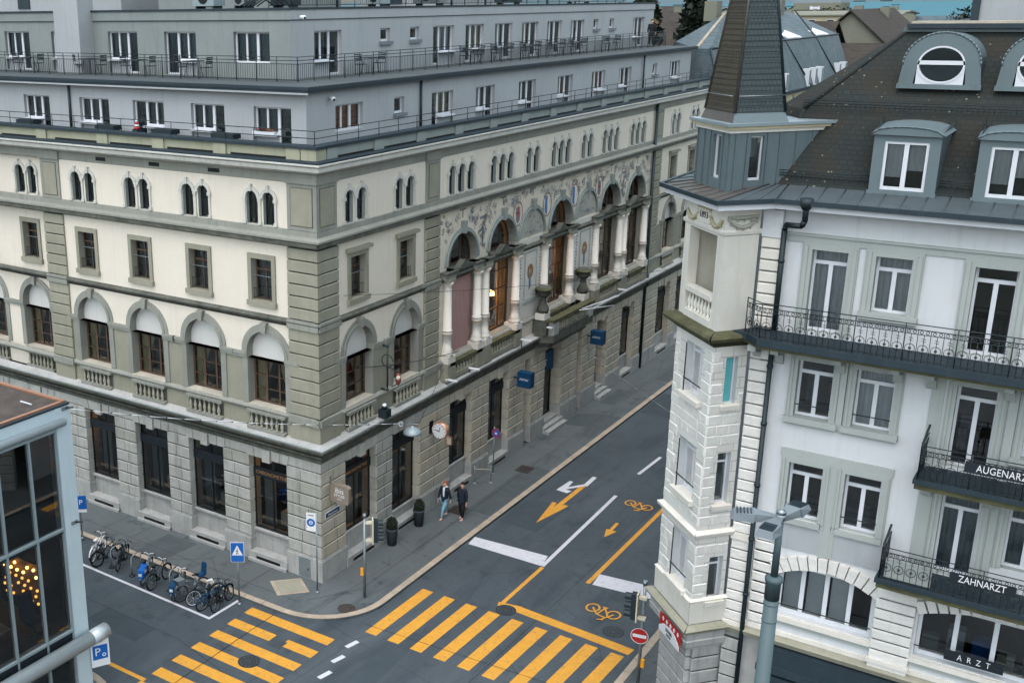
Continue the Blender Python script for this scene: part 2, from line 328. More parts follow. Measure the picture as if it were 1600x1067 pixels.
    def build(s, name, parent=None):
        me = bpy.data.meshes.new(name); off = Vector(parent_loc(parent)) if parent else Vector((0, 0, 0))
        me.from_pydata([(v[0]-off.x, v[1]-off.y, v[2]-off.z) for v in s.v], [], s.f)
        ms = []
        for k in s.m:
            if k not in ms: ms.append(k)
        for k in ms: me.materials.append(MATS[k])
        me.polygons.foreach_set('material_index', [ms.index(k) for k in s.m]); me.polygons.foreach_set('use_smooth', s.s)
        me.update()
        o = bpy.data.objects.new(name, me); COL.objects.link(o)
        if parent: o.parent = parent
        return o
def parent_loc(p):
    l = Vector((0, 0, 0))
    while p: l += Vector(p.location); p = p.parent
    return l
def tag(o, label=None, cat=None, group=None, kind=None):
    if label: o['label'] = label
    if cat: o['category'] = cat
    if group: o['group'] = group
    if kind: o['kind'] = kind
    return o
def thing(name, label, cat, loc=(0, 0, 0), group=None):
    o = bpy.data.objects.new(name, None); COL.objects.link(o); o.location = loc; o.empty_display_size = 0.2
    return tag(o, label, cat, group)
def letters(txt, size, fr, uc, d, zc, m, parent, name='lettering', thick=0.008, sp=1.0, flip=1, rot=0.0, sx=1.0):
    cu = bpy.data.curves.new('t', 'FONT'); cu.body = txt; cu.size = size; cu.align_x = 'CENTER'; cu.align_y = 'CENTER'; cu.extrude = thick; cu.space_character = sp; cu.resolution_u = 3
    to = bpy.data.objects.new('t', cu); COL.objects.link(to); bpy.context.view_layer.update()
    me = bpy.data.meshes.new_from_object(to.evaluated_get(bpy.context.evaluated_depsgraph_get())); bpy.data.objects.remove(to); bpy.data.curves.remove(cu)
    off = parent_loc(parent)
    for v in me.vertices:
        a, b = v.co.x*cos(rot)-v.co.y*sin(rot), v.co.x*sin(rot)+v.co.y*cos(rot)
        v.co = Vector(fr(uc+flip*a*sx, d+v.co.z, zc+b))-off
    me.name = name; me.materials.clear(); me.materials.append(MATS[m]); me.update()
    o = bpy.data.objects.new(name, me); COL.objects.link(o); o.parent = parent; return o
def wall(mb, fr, u0, u1, z0, z1, ops, d, rev, m, mr=None):
    """wall band with rectangular or round-headed openings: (ua,ub,za,zb[,arch]) with reveals of depth rev"""
    mr = mr or m; cu = u0; N = 12
    q = lambda a, b, c, e, mm=m: mb.face([fr(a, d, c), fr(b, d, c), fr(b, d, e), fr(a, d, e)], mm) if b-a > 1e-4 and e-c > 1e-4 else None
    for o in sorted(ops):
        a, b, za, zb = o[:4]; arch = len(o) > 4 and o[4]
        q(cu, a, z0, z1); q(a, b, z0, za)
        for uu in (a, b): mb.face([fr(uu, d, za), fr(uu, d-rev, za), fr(uu, d-rev, zb), fr(uu, d, zb)], mr)
        mb.face([fr(a, d, za), fr(b, d, za), fr(b, d-rev, za), fr(a, d-rev, za)], mr)
        if arch:
            r = (b-a)/2; uc = (a+b)/2; P = [(uc-r*cos(pi*k/N), zb+r*sin(pi*k/N)) for k in range(N+1)]
            for p, p2 in zip(P, P[1:]):
                mb.face([fr(p[0], d, p[1]), fr(p2[0], d, p2[1]), fr(p2[0], d, z1), fr(p[0], d, z1)], m)
                mb.face([fr(p[0], d, p[1]), fr(p[0], d-rev, p[1]), fr(p2[0], d-rev, p2[1]), fr(p2[0], d, p2[1])], mr, True)
        else:
            q(a, b, zb, z1); mb.face([fr(a, d, zb), fr(b, d, zb), fr(b, d-rev, zb), fr(a, d-rev, zb)], mr)
        cu = b
    q(cu, u1, z0, z1)
CR = random.Random(1)
def courses(mb, fr, u0, u1, z0, z1, n, d0, d1, m, g=0.055, gd=0.05):
    """rusticated stonework: blocks with sunk joints"""
    h = (z1-z0)/n
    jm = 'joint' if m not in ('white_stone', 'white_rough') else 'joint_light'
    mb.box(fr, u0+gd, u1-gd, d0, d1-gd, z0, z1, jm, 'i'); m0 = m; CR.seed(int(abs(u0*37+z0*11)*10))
    for k in range(n):
        a, b = z0+k*h+g/2, z0+(k+1)*h-g/2; c = 0.02
        m = m0 if m0 not in ('ashlar', 'ashlar_grey') else CR.choice((m0, m0, 'ashlar_c') if m0 == 'ashlar_grey' else (m0, 'ashlar_b'))
        mb.box(fr, u0, u1, d0, d1-c, a, b, m, 'i')
        if u1-u0 > 1.1 and m0[:6] == 'ashlar':
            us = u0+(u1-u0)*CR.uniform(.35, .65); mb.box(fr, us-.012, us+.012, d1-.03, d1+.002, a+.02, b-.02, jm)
        mb.face([fr(u0+c, d1, a+c), fr(u1-c, d1, a+c), fr(u1-c, d1, b-c), fr(u0+c, d1, b-c)], m)
        for p in (((u0, a), (u1, a), (u1-c, a+c), (u0+c, a+c)), ((u0, b), (u1, b), (u1-c, b-c), (u0+c, b-c)), ((u0, a), (u0, b), (u0+c, b-c), (u0+c, a+c)), ((u1, a), (u1, b), (u1-c, b-c), (u1-c, a+c))):
            mb.face([fr(p[0][0], d1-c, p[0][1]), fr(p[1][0], d1-c, p[1][1]), fr(p[2][0], d1, p[2][1]), fr(p[3][0], d1, p[3][1])], m)
def balusters(mb, fr, u0, u1, z0, z1, d, n, m, r=0.075):
    h = z1-z0; P = [(r*.9, 0), (r*.9, .08*h), (r*.5, .14*h), (r, .34*h), (r*.95, .42*h), (r*.42, .72*h), (r*.45, .86*h), (r*.8, .9*h), (r*.8, h)]
    for k in range(n):
        u = u0+(u1-u0)*(k+.5)/n; mb.lathe(fr(u, d, z0), P, 8, m)
def drape(mb, fr, u0, u1, z0, z1, d, m, amp=0.025, n=None, tie=0.0, side=1):
    n = n or max(6, int((u1-u0)/0.045))
    for k in range(n):
        a, b = u0+(u1-u0)*k/n, u0+(u1-u0)*(k+1)/n
        da, db = d+amp*sin(k*1.9), d+amp*sin((k+1)*1.9)
        if tie:
            ea = (a-u0) if side > 0 else (u1-a); 
            fa = lambda t, uu: (u0+(uu-u0)*(1-tie*t)) if side > 0 else (u1-(u1-uu)*(1-tie*t))
            zm = z0+(z1-z0)*.35
            mb.face([fr(fa(1, a), da, zm), fr(fa(1, b), db, zm), fr(b, db, z1), fr(a, da, z1)], m, True)
            mb.face([fr(fa(.8, a), da, z0), fr(fa(.8, b), db, z0), fr(fa(1, b), db, zm), fr(fa(1, a), da, zm)], m, True)
        else: mb.face([fr(a, da, z0), fr(b, db, z0), fr(b, db, z1), fr(a, da, z1)], m, True)
def window(name, par, fr, u0, u1, z0, z1, d, fm='white_paint', t=0.07, mull=(), trans=(), depth=0.07, gm='glass', arch=False, cur=None, curm='curtain', bars=0.035, label=None, mtop=None):
    """frame mesh (the part) with its pane and curtain as sub-parts; u0..u1, z0..z1 is the opening"""
    mb = MB(); da, db = d-depth, d; zt = z1-t if not arch else z1
    mb.box(fr, u0, u0+t, da, db, z0, z1, fm); mb.box(fr, u1-t, u1, da, db, z0, z1, fm)
    mb.box(fr, u0+t, u1-t, da, db, z0, z0+t*1.2, fm)
    if arch: mb.ring(fr, (u0+u1)/2, z1, (u1-u0)/2-t, (u1-u0)/2, da, db, fm)
    else: mb.box(fr, u0+t, u1-t, da, db, z1-t, z1, fm)
    zz = z0+t*1.2
    for x in mull:
        w_ = bars
        if isinstance(x, tuple): x, w_ = x
        uc = u0+(u1-u0)*x; top = (z1-t if mtop is None else z0+(z1-z0)*mtop) if not arch else z1+(u1-u0)/2*0.97*max(0, 1-(2*x-1)**2)**.5
        mb.box(fr, uc-w_, uc+w_, da+.004, db-.004, zz, top, fm)
    for x in trans:
        w_ = bars
        if isinstance(x, tuple): x, w_ = x
        zc = z0+(z1-z0)*x; mb.box(fr, u0+t, u1-t, da+.007, db-.007, zc-w_, zc+w_, fm)
    o = mb.build(name, par)
    if label: o['label'] = label
    g = MB(); dg = d-depth*.5
    if arch:
        r = (u1-u0)/2-t*.5; uc = (u0+u1)/2
        g.face([fr(u0+t*.5, dg, z0)]+[fr(u1-t*.5, dg, z0)]+[fr(uc+r*cos(pi*k/14), dg, z1+r*sin(pi*k/14)) for k in range(15)], gm)
    else: g.face([fr(u0+t*.5, dg, z0), fr(u1-t*.5, dg, z0), fr(u1-t*.5, dg, z1), fr(u0+t*.5, dg, z1)], gm)
    g.build('pane', o)
    if cur:
        c = MB(); top = z1 if not arch else z1+(u1-u0)*.3
        for (a, b, lo, tie, side) in cur: drape(c, fr, u0+(u1-u0)*a, u0+(u1-u0)*b, z0+(top-z0)*lo, top, d-depth-.12, curm, tie=tie, side=side)
        c.build('curtain', o)
    return o
def rdp(x, y, z=-0.1):
    """where a spot measured on the pavement plane lies on the lower road surface"""
    k = -z/23.0; return (x+(x-CAM[0])*k, y+(y-CAM[1])*k)
# ================= SETTING =================
def sheet(name, poly, z, m):
    mb = MB(); mb.face([(x, y, z) for x, y in poly], m); return tag(mb.build(name), kind='structure')
R_ = -0.1
sheet('ground', [(-9000, -3000), (9000, -3000), (9000, 12000), (-9000, 12000)], -0.6, 'plain')
sheet('road', [(-60, -60), (60, -60), (60, 220), (-60, 220)], R_, 'asphalt')
sheet('lake', [(-6000, 1500), (9000, 1500), (9000, 11500), (-6000, 11500)], 0.5, 'water')
def arc(cx, cy, r, a0, a1, n=10): return [(cx+r*cos(radians(a0+(a1-a0)*i/n)), cy+r*sin(radians(a0+(a1-a0)*i/n))) for i in range(n+1)]
def pavement(name, outline, kerb_line, kw=0.28):
    """raised slab plus a band of kerb stones along its street edge"""
    mb = MB(); mb.prism(outline, R_-.1, 0.0, 'pavement'); tag(mb.build(name), kind='structure')
    k = MB(); L = []
    for a, b in zip(kerb_line, kerb_line[1:]):
        a, b = Vector(a), Vector(b); n_ = max(1, round((b-a).length/1.0))
        for i in range(n_): L.append((a.lerp(b, i/n_), a.lerp(b, (i+1)/n_)))
    for a, b in L:
        t = (b-a).normalized(); nn = Vector((-t.y, t.x)); g = 0.012
        e_ = nn*.008; p = [a+t*g-e_, b-t*g-e_, b-t*g+nn*kw, a+t*g+nn*kw]
        k.hex([(q.x, q.y, R_-.1) for q in p]+[(q.x, q.y, 0.02) for q in p], 'kerb_stone')
    tag(k.build('kerb'), kind='structure')
pavement('pavement', [(-40, 0.2), (-40, -2.9)]+[(0.1, -2.9)]+arc(0.1, 0.1, 3.0, -90, 0)[1:]+[(3.1, 160), (-1, 160), (-1, .2)],
         [(3.1, 159)]+[(3.1, .1)]+arc(0.1, 0.1, 3.0, 0, -90)[1:]+[(-40, -2.9)], -0.28)
pavement('pavement', [(12.75, -4)]+[(12.75, 160), (40, 160), (40, -4)], [(12.75, -4), (12.75, 159)], -0.28)
pavement('pavement', [(-40, -10.1), (-3.0, -10.1)]+arc(-3.0, -13.1, 3.0, 90, 0)+[(0, -40), (-40, -40)], [(-40, -10.1), (-3, -10.1)]+arc(-3.0, -13.1, 3.0, 90, 0)[1:]+[(0, -40)], -0.28)
# gutter strip of lighter setts beside the main kerb
# painted markings
def flat(name, P, z, m): mb = MB(); mb.face([(x, y, z) for x, y in P], m); return tag(mb.build(name), kind='structure')
for P in ([(3.3, 9.5), (5.2, 9.4), (5.3, 12.6), (3.3, 12.5)], [(9.6, -1.8), (11.0, -1.8), (11.1, -3.4), (9.6, -3.4)], [(-6, -7.6), (-3.2, -7.7), (-3.2, -6.6), (-6, -6.5)], [(7.2, 19), (8.6, 19), (8.7, 24), (7.3, 24)], [(4.9, -7.5), (6.0, -7.4), (5.6, -1.0), (4.7, -1.0)], [(3.2, 27), (5.0, 27), (5.0, 31), (3.2, 31)]): flat('asphalt_repair', P, R_+.002, 'asphalt_patch')
for P in ([(.4, 22.5), (2.8, 22.9), (2.8, 25.4), (1.4, 25.2), (.4, 24.4)], [(1.5, 9.5), (2.8, 9.5), (2.8, 16), (1.5, 16)], [(.7, 27), (1.6, 27), (1.6, 30), (.7, 30)], [(-8.5, -2.6), (-6.8, -2.6), (-6.6, -.5), (-8.4, -.5)], [(1.9, 33), (2.8, 33), (2.8, 44), (1.9, 44)]): flat('pavement_repair', P, .004, 'pavement_patch')
def seam(pts, z, w_=.03):
    for a, b in zip(pts, pts[1:]): a, b = Vector(a), Vector(b); t = (b-a).normalized(); n_ = Vector((-t.y, t.x))*w_/2; flat('seam', [tuple(a+n_), tuple(b+n_), tuple(b-n_), tuple(a-n_)], z, 'black')
seam([(1.75, 60), (1.72, 12), (1.7, .4), (.4, -1.6)], .006, .022); seam([(.1, -1.9), (-14, -1.7)], .006, .02); seam([(-2.4, -.3), (-2.5, -2.6)], .006, .02); seam([(.2, 9.1), (2.8, 9.2)], .006, .02); seam([(-9.5, -.3), (-9.6, -2.6)], .006, .02)
seam([(-.05, -9.8), (-.1, -3.1)], R_+.012, .03); seam([(8.9, 60), (8.7, 8), (8.4, -9)], R_+.003, .02); seam([(3.3, -1.6), (12.7, -1.0)], R_+.012, .02); seam([(-14, -6.4), (-2, -6.6), (1.5, -7.4)], R_+.003, .02)
def paint(name, polys, m, z=R_+.004):
    mb = MB()
    for i, P in enumerate(polys): mb.face([(*rdp(x, y), z+.0008*i) for x, y in P], m)
    return tag(mb.build(name), kind='structure')
def rect(x0, x1, y0, y1): return [(x0, y0), (x1, y0), (x1, y1), (x0, y1)]
def line(a, b, w_): 
    a, b = Vector(a), Vector(b); t = (b-a).normalized(); n_ = Vector((-t.y, t.x))*w_/2; return [tuple(a+n_), tuple(b+n_), tuple(b-n_), tuple(a-n_)]
for k in range(9): paint('crossing_stripe', [[(3.68+1.01*k, -2.19), (4.18+1.01*k, -2.19), (4.26+1.02*k, 1.90), (3.76+1.02*k, 1.90)]], 'paint_yellow')
for k in range(7):
    y = -3.30-1.03*k
    P = [rect(-1.05, 3.05, y-.5, y)]
    if k == 1: P = [rect(-1.05, 1.05, y-.5, y), rect(1.62, 3.05, y-.5, y)]
    paint('crossing_stripe', P, 'paint_yellow')
paint('stop_line', [[(3.32, 6.45), (6.88, 6.45), (6.72, 7.42), (3.22, 7.22)]], 'paint_white')
paint('stop_line', [[(9.3, 6.2), (12.6, 6.55), (12.6, 7.6), (9.2, 7.2)]], 'paint_white')
paint('lane_line', [line((6.92, 6.45), (6.70, 15.0), .17)], 'paint_white')
paint('lane_line', [line((6.62, 18.1), (6.74, 20.9), .17)], 'paint_white')
paint('lane_line', [line((6.62, 24.1), (6.7, 27.0), .17)], 'paint_white')
paint('lane_line', [line((9.1, 6.2), (9.15, 28), .19)], 'paint_yellow')
paint('waiting_line', [line((6.97, 6.38), (6.97, 2.7), .17), [(6.8, 2.75), (7.75, 2.95), (7.9, 2.5), (6.95, 2.35)], [(7.6, 2.92), (12.55, 2.55), (12.5, 2.08), (7.7, 2.45)]], 'paint_yellow')
paint('edge_line', [line((-0.95, -9.38), (-9, -9.38), .18)], 'paint_yellow')
for a in ((3.77, -3.2), (3.92, -4.3), (4.12, -5.4), (4.3, -6.5)): paint('lane_dash', [line((a[0]-.06, a[1]-.28), (a[0]+.06, a[1]+.3), .2)], 'paint_white')
paint('parking_bay_line', [line((-13, -4.72), (-1.86, -4.92), .13), line((-1.9, -4.95), (-1.85, -3.2), .13)], 'paint_white')
# the arrows: white one turning left off the shared stem, yellow one ahead
paint('lane_arrow', [line((5.0, 15.2), (4.95, 16.5), .22), line((4.95, 15.3), (4.25, 14.25), .2), [(4.02, 13.98), (4.12, 15.35), (4.3, 15.35), (4.38, 14.5)], [(4.02, 13.98), (4.62, 13.9), (4.72, 14.25), (4.2, 14.3)]], 'paint_white')
paint('lane_arrow', [line((4.93, 15.25), (4.9, 11.5), .24), [(4.84, 10.1), (4.48, 12.6), (4.70, 12.6), (4.83, 11.75)], [(4.84, 10.1), (4.83, 11.75), (5.08, 12.6), (5.32, 12.6)]], 'paint_yellow')
paint('cycle_arrow', [line((7.93, 12.2), (7.97, 11.1), .16), [(7.99, 10.5), (7.74, 11.35), (8.24, 11.35)]], 'paint_yellow')
def bike_sign(cx, cy, s=1.0):
    P = []
    def circ(x, y, r):
        for i in range(16):
            a, b = 2*pi*i/16, 2*pi*(i+1)/16
            P.append([(x+r*cos(a), y+r*sin(a)*1.25), (x+(r-.07)*cos(a), y+(r-.07)*sin(a)*1.25), (x+(r-.07)*cos(b), y+(r-.07)*sin(b)*1.25), (x+r*cos(b), y+r*sin(b)*1.25)])
    circ(cx-.45*s, cy, .3*s); circ(cx+.5*s, cy-.1, .3*s)
    for a, b in (((-.45, 0), (-.1, -.45)), ((-.1, -.45), (.3, -.5)), ((.3, -.5), (.5, -.1)), ((-.1, -.45), (0, .2)), ((0, .2), (.4, -.45)), ((-.12, .25), (.12, .25)), ((.3, -.5), (.2, -.75)), ((.05, -.8), (.3, -.72))):
        P.append(line((cx+a[0]*s, cy+a[1]*s), (cx+b[0]*s, cy+b[1]*s), .07))
    return paint('cycle_symbol', P, 'paint_yellow')
bike_sign(8.0, 14.6, .9); bike_sign(10.5, 4.5, .95)
# ================= HOTEL BUILDING =================
H = thing('hotel_building', 'large cream and olive stone corner building with arcaded loggia and two grey attic storeys', 'building')
FA = Fr(0, 0, 0, -1); FB = Fr(0, 0, 90, -1)
ZC, ZT = 4.88, 6.15
XE, YE = -34.0, 46.0
# --- wall shells
A_arch = [-2.66, -6.13, -9.49, -12.94]; A_wing = [-17.2, -20.65, -24.1]
B_arch = [2.75, 6.33]; BF_arch = [38.6, 42.2]
LOG = [11.17, 15.11, 18.32, 21.75, 25.1, 28.4, 32.36]; OPEN = [0, 1, 3, 5, 6]
def opn(cs, w_, za, zb, arch=0): return [(c-w_/2, c+w_/2, za, zb, arch) for c in cs]
m1 = MB()
def upper(fr, u0, u1, ac, fc, pc, d=0, green=True):
    wall(m1, fr, u0, u1, 6.15, 9.2, opn(ac, 2.0, 7.2, 9.2), d, .45, 'molasse' if green else 'cream', 'molasse_grey')
    wall(m1, fr, u0, u1, 9.2, 10.94, [(c-1, c+1, 9.2, 9.45, 1) for c in ac], d, .45, 'cream', 'molasse_grey')
    wall(m1, fr, u0, u1, 10.94, 14.5, opn(fc, 1.06, 11.7, 13.44), d, .34, 'cream', 'molasse_grey')
A_F = [-2.76, -6.16, -9.6, -13.0]; A_P = [-2.74, -6.19, -9.58, -13.0]; W_F = [-17.2, -20.6, -24.0]
B_F = [2.7, 6.3]; B_P = [2.55, 6.16]; BF_P = [38.55, 42.15]
upper(FA, -15.2, -.01, A_arch, A_F, A_P); upper(FA, XE, -15.2, A_wing, W_F, W_F, -.25, False)
upper(FB, .01, 9.0, B_arch, B_F, B_P); upper(FB, 35.0, YE, BF_arch, [38.55, 42.15], BF_P)
def twins(fr, u0, u1, cs, ns, d=0):
    ops = []
    for c, n_ in zip(cs, ns):
        for k in range(n_): uc = c+(k-(n_-1)/2)*.86; ops.append((uc-.29, uc+.29, 14.82, 15.86, 1))
    wall(m1, fr, u0, u1, 14.5, 16.95, ops, d, .26, 'cream', 'parapet_grey'); return ops
TW = [(FA, twins(FA, -15.2, -.01, A_P, [2]*4), 0), (FA, twins(FA, XE, -15.2, W_F, [2]*3, -.25), -.25), (FB, twins(FB, .01, 9.0, B_P, [2, 2]), 0),
      (FB, twins(FB, 9.0, 35.0, [10.95, 14.85, 18.1, 21.4, 24.7, 27.95, 32.1], [3, 3, 2, 3, 2, 3, 3]), 0), (FB, twins(FB, 35.0, YE, BF_P, [2, 2]), 0)]
# loggia wall
lo = [(LOG[i]-1.4, LOG[i]+1.4, 7.25, 11.6, 1) for i in OPEN]
wall(m1, FB, 9.0, 35.0, 6.15, 14.5, lo, 0, .62, 'mural', 'molasse_grey')
# ground floor wall behind the piers
m1.build('upper_wall', H)
m2 = MB()
GA = [-2.75, -6.25, -9.6, -13.0, -17.3, -20.7, -24.2]
GB = [(1.62, 4.0), (5.2, 7.55), (10.2, 12.4), (14.1, 16.3), (18.05, 18.95), (20.5, 22.7), (24.8, 25.5), (27.5, 29.1), (31.3, 33.4), (37.4, 39.8), (41.0, 43.4)]
wall(m2, FA, XE, -.01, 0, 5.35, [(c-1.05, c+1.05, 0.0, 4.86) for c in GA], -.02, .7, 'ashlar_grey', 'granite')
wall(m2, FB, .01, YE, 0, 5.35, [(a, b, 0.0, 4.86) for a, b in GB], -.02, .7, 'ashlar', 'granite')
m2.build('ground_floor_wall', H)
# rusticated piers
ea = [(c-1.05, c+1.05) for c in GA]
# corner pier as one block through both facades
mb = MB(); courses(mb, FA, -1.73, .067, 1.03, 4.88, 7, -.05, .07, 'ashlar_grey'); courses(mb, FB, -.067, 1.65, 1.03, 4.88, 7, -.05, .07, 'ashlar'); mb.box(FA, -1.72, -1.0, -.6, -.05, 1.03, 4.88, 'ashlar_grey'); mb.box(FB, 1.0, 1.64, -.6, -.05, 1.03, 4.88, 'ashlar_grey')
mb.box(FA, -1.76, .13, -1.68, .14, 0, .96, 'granite'); mb.box(FA, -1.73, .1, -1.65, .1, .96, 1.03, 'granite')
mb.build('corner_pier', H)
cs = sorted([e for ab in ea for e in ab]); cs = [XE]+cs[:-1]
for a, b in zip(cs[::2], cs[1::2]):
    mb = MB(); courses(mb, FA, a-.03, b+.03, 1.03, 4.88, 7, -.6, .07, 'ashlar_grey'); mb.box(FA, a-.06, b+.06, -.5, .14, 0, .96, 'granite'); mb.box(FA, a-.03, b+.03, -.5, .1, .96, 1.03, 'granite'); mb.build('pier', H)
cs = [e for ab in GB for e in ab][1:]+[YE]
for a, b in zip(cs[::2], cs[1::2]):
    mb = MB(); courses(mb, FB, a-.03, b+.03, 1.03, 4.88, 7, -.6, .07, 'ashlar' if a > 7 else 'ashlar_grey'); mb.box(FB, a-.06, b+.06, -.5, .14, 0, .96, 'granite'); mb.box(FB, a-.03, b+.03, -.5, .1, .96, 1.03, 'granite'); mb.build('pier', H)
# lintel band with flat-arch stones, keystones
mb = MB()
for fr, u0, u1, mm, cc in ((FA, XE, .075, 'ashlar_grey', GA), (FB, -.07, 9.05, 'ashlar_grey', [2.8, 6.4]), (FB, 9.06, YE, 'ashlar', [11.3, 15.2, 21.6, 28.3, 32.3, 38.6, 42.2])):
    mb.box(fr, u0, u1, -.3, .068, 4.91, 5.33, mm)
    for c in cc:
        for s_ in (-.9, -.45, 0, .45, .9):
            h = .12 if s_ == 0 else 0
            mb.ext(fr, [(c+s_-.2, 4.87-h), (c+s_+.2, 4.87-h), (c+s_*1.08+.215, 5.3), (c+s_*1.08-.215, 5.3)], .0, .10+(.07 if s_ == 0 else 0), mm)
mb.build('lintel_band', H)
def band(name, P, m, ext_=0.0, ranges=None, mtop=None):
    """horizontal moulding right round both street fronts; P = (d,z) profile"""
    mb = MB(); dm = max(d for d, z in P)
    # mitre at the corner
    for (d0, z0), (d1, z1) in zip(P, P[1:]):
        mm = m
        mb.face([FA(XE, d0, z0), FA(d0, d0, z0), FA(d1, d1, z1), FA(XE, d1, z1)], mm)
        mb.face([FB(-d0, d0, z0), FB(YE, d0, z0), FB(YE, d1, z1), FB(-d1, d1, z1)], mm)
    return mb.build(name, H)
band('ground_cornice', [(.02, 5.28), (.14, 5.36), (.14, 5.5), (.3, 5.62), (.3, 5.72), (.5, 5.9), (.52, 6.02), (.46, 6.06)], 'dark_stone')
band('cornice_weathering', [(.46, 6.06), (.2, 6.12), (0, 6.2)], 'granite')
mb = MB(); 
for (fr, a, b) in ((FA, XE, .47), (FB, -.44, YE)): mb.box(fr, a, b, .44, .48, 6.045, 6.075, 'zinc_pale')
mb.build('cornice_flashing', H)
band('sill_course', [(.0, 6.93), (.12, 7.0), (.14, 7.08), (.1, 7.16), (0, 7.2)], 'molasse_grey')
band('middle_string_course', [(.0, 10.86), (.06, 10.92), (.17, 11.02), (.19, 11.1), (.06, 11.16), (0, 11.2)], 'dark_stone')
band('attic_string_course', [(0, 14.1), (.1, 14.15), (.14, 14.28), (.32, 14.4), (.32, 14.48), (.06, 14.56), (.05, 14.78), (0, 14.8)], 'molasse_grey')
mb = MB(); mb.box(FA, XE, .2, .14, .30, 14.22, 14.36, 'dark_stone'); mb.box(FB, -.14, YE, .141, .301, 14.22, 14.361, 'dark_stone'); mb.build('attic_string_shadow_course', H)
band('frieze', [(0, 16.6), (.03, 16.62), (.035, 16.98), (0, 17.0)], 'molasse_grey')
band('main_cornice', [(.03, 16.95), (.2, 17.02), (.26, 17.1), (.5, 17.14), (.52, 17.3), (.6, 17.36), (.6, 17.42), (0, 17.5)], 'cornice_white')
mb = MB()
for (fr, a, b) in ((FA, XE, .56), (FB, 1.5, YE)): mb.box(fr, a, b, -1.5, .56, 17.425, 17.5, 'sheet_dark')
mb.build('cornice_roofing', H)
# parapet of the first attic terrace
mb = MB(); caps = MB()
mb.box(FA, XE, .03, -.3, .04, 17.5, 17.92, 'attic_panel'); mb.box(FB, .2, YE, -.3, .04, 17.5, 17.921, 'parapet_grey')
for a, b in ((-4.25, -1.25), (-7.7, -4.95), (-11.1, -8.35), (-14.65, -11.7), (-18.4, -15.7), (-22.2, -19.1), (-26, -22.8)):
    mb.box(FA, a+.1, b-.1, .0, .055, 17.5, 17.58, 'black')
    mb.box(FA, b-.06, b+.6, .0, .12, 17.5, 17.922, 'attic_panel')
for a in range(14):
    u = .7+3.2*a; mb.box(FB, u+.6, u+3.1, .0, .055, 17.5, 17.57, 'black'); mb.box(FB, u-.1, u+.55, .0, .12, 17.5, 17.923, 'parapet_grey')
mb.box(FA, -.6, .12, -.5, .12, 17.5, 17.925, 'attic_panel')
mb.build('parapet', H)
caps.box(FA, XE, .2, -.4, .18, 17.925, 18.03, 'sheet_dark'); caps.box(FB, -.1, YE, -.4, .181, 17.926, 18.031, 'sheet_dark')
caps.build('parapet_coping', H)
def rail(name, path, z0, heights, post, step, m='iron', bal=None, par=None, pr=.018):
    """thin metal railing along a path; heights of the horizontal rails; optional balusters (z0,z1,step)"""
    mb = MB()
    for a, b in zip(path, path[1:]):
        a, b = Vector(a), Vector(b); L = (b-a).length; n_ = max(1, round(L/step))
        for h in heights: mb.cyl((a.x, a.y, z0+h), (b.x, b.y, z0+h), pr, pr, 5, m)
        for i in range(n_+1): p = a.lerp(b, i/n_); mb.cyl((p.x, p.y, z0), (p.x, p.y, z0+max(heights)), post, post, 5, m)
        if bal:
            q = int(L/bal[2])
            for i in range(q): 
                p = a.lerp(b, (i+.5)/q); r = .011
                t = (b-a).normalized()*r; n2 = Vector((-t.y, t.x))
                P = [(p+t), (p+n2), (p-t), (p-n2)]
                for j in range(4): x, y = P[j], P[(j+1) % 4]; mb.face([(x.x, x.y, z0+bal[0]), (y.x, y.y, z0+bal[0]), (y.x, y.y, z0+bal[1]), (x.x, x.y, z0+bal[1])], m)
    return mb.build(name, par or H)
rail('terrace_handrail', [(XE, .1), (-.1, .1), (-.1, YE)], 18.03, (.27, .54), .016, 1.45, 'iron')
# corner quoins, pilasters
def quoin(fr, a, b, d=.1):
    mb = MB(); courses(mb, fr, a, b, 7.22, 10.84, 7, -.1, d, 'molasse', .05, .05); courses(mb, fr, a, b, 11.22, 14.1, 6, -.1, d, 'molasse', .05, .05)
    mb.box(fr, a, b, -.1, d, 6.18, 6.93, 'molasse'); mb.box(fr, a-.02, b+.02, -.1, d+.09, 6.9, 7.2, 'molasse_grey'); mb.box(fr, a-.02, b+.02, -.1, d+.08, 10.85, 11.2, 'molasse_grey')
    # panelled pilaster on the attic
    mb.box(fr, a+.05, b-.05, -.1, .06, 14.8, 16.6, 'molasse_grey'); mb.box(fr, a+.25, b-.25, .05, .085, 14.98, 16.42, 'molasse'); 
    for (x0, x1, z0, z1) in ((a+.22, a+.25, 14.95, 16.45), (b-.25, b-.22, 14.95, 16.45), (a+.25, b-.25, 14.95, 14.98), (a+.25, b-.25, 16.42, 16.45)): mb.box(fr, x0, x1, .05, .075, z0, z1, 'dark_stone')
    mb.box(fr, a-.02, b+.02, -.1, .13, 16.6, 16.98, 'molasse_grey')
    mb.build('quoin_pilaster', H)
quoin(FA, -1.42, .097); quoin(FB, -.097, 1.3); quoin(FA, -15.8, -14.45); quoin(FB, 7.8, 9.05); quoin(FB, 34.9, 36.3)
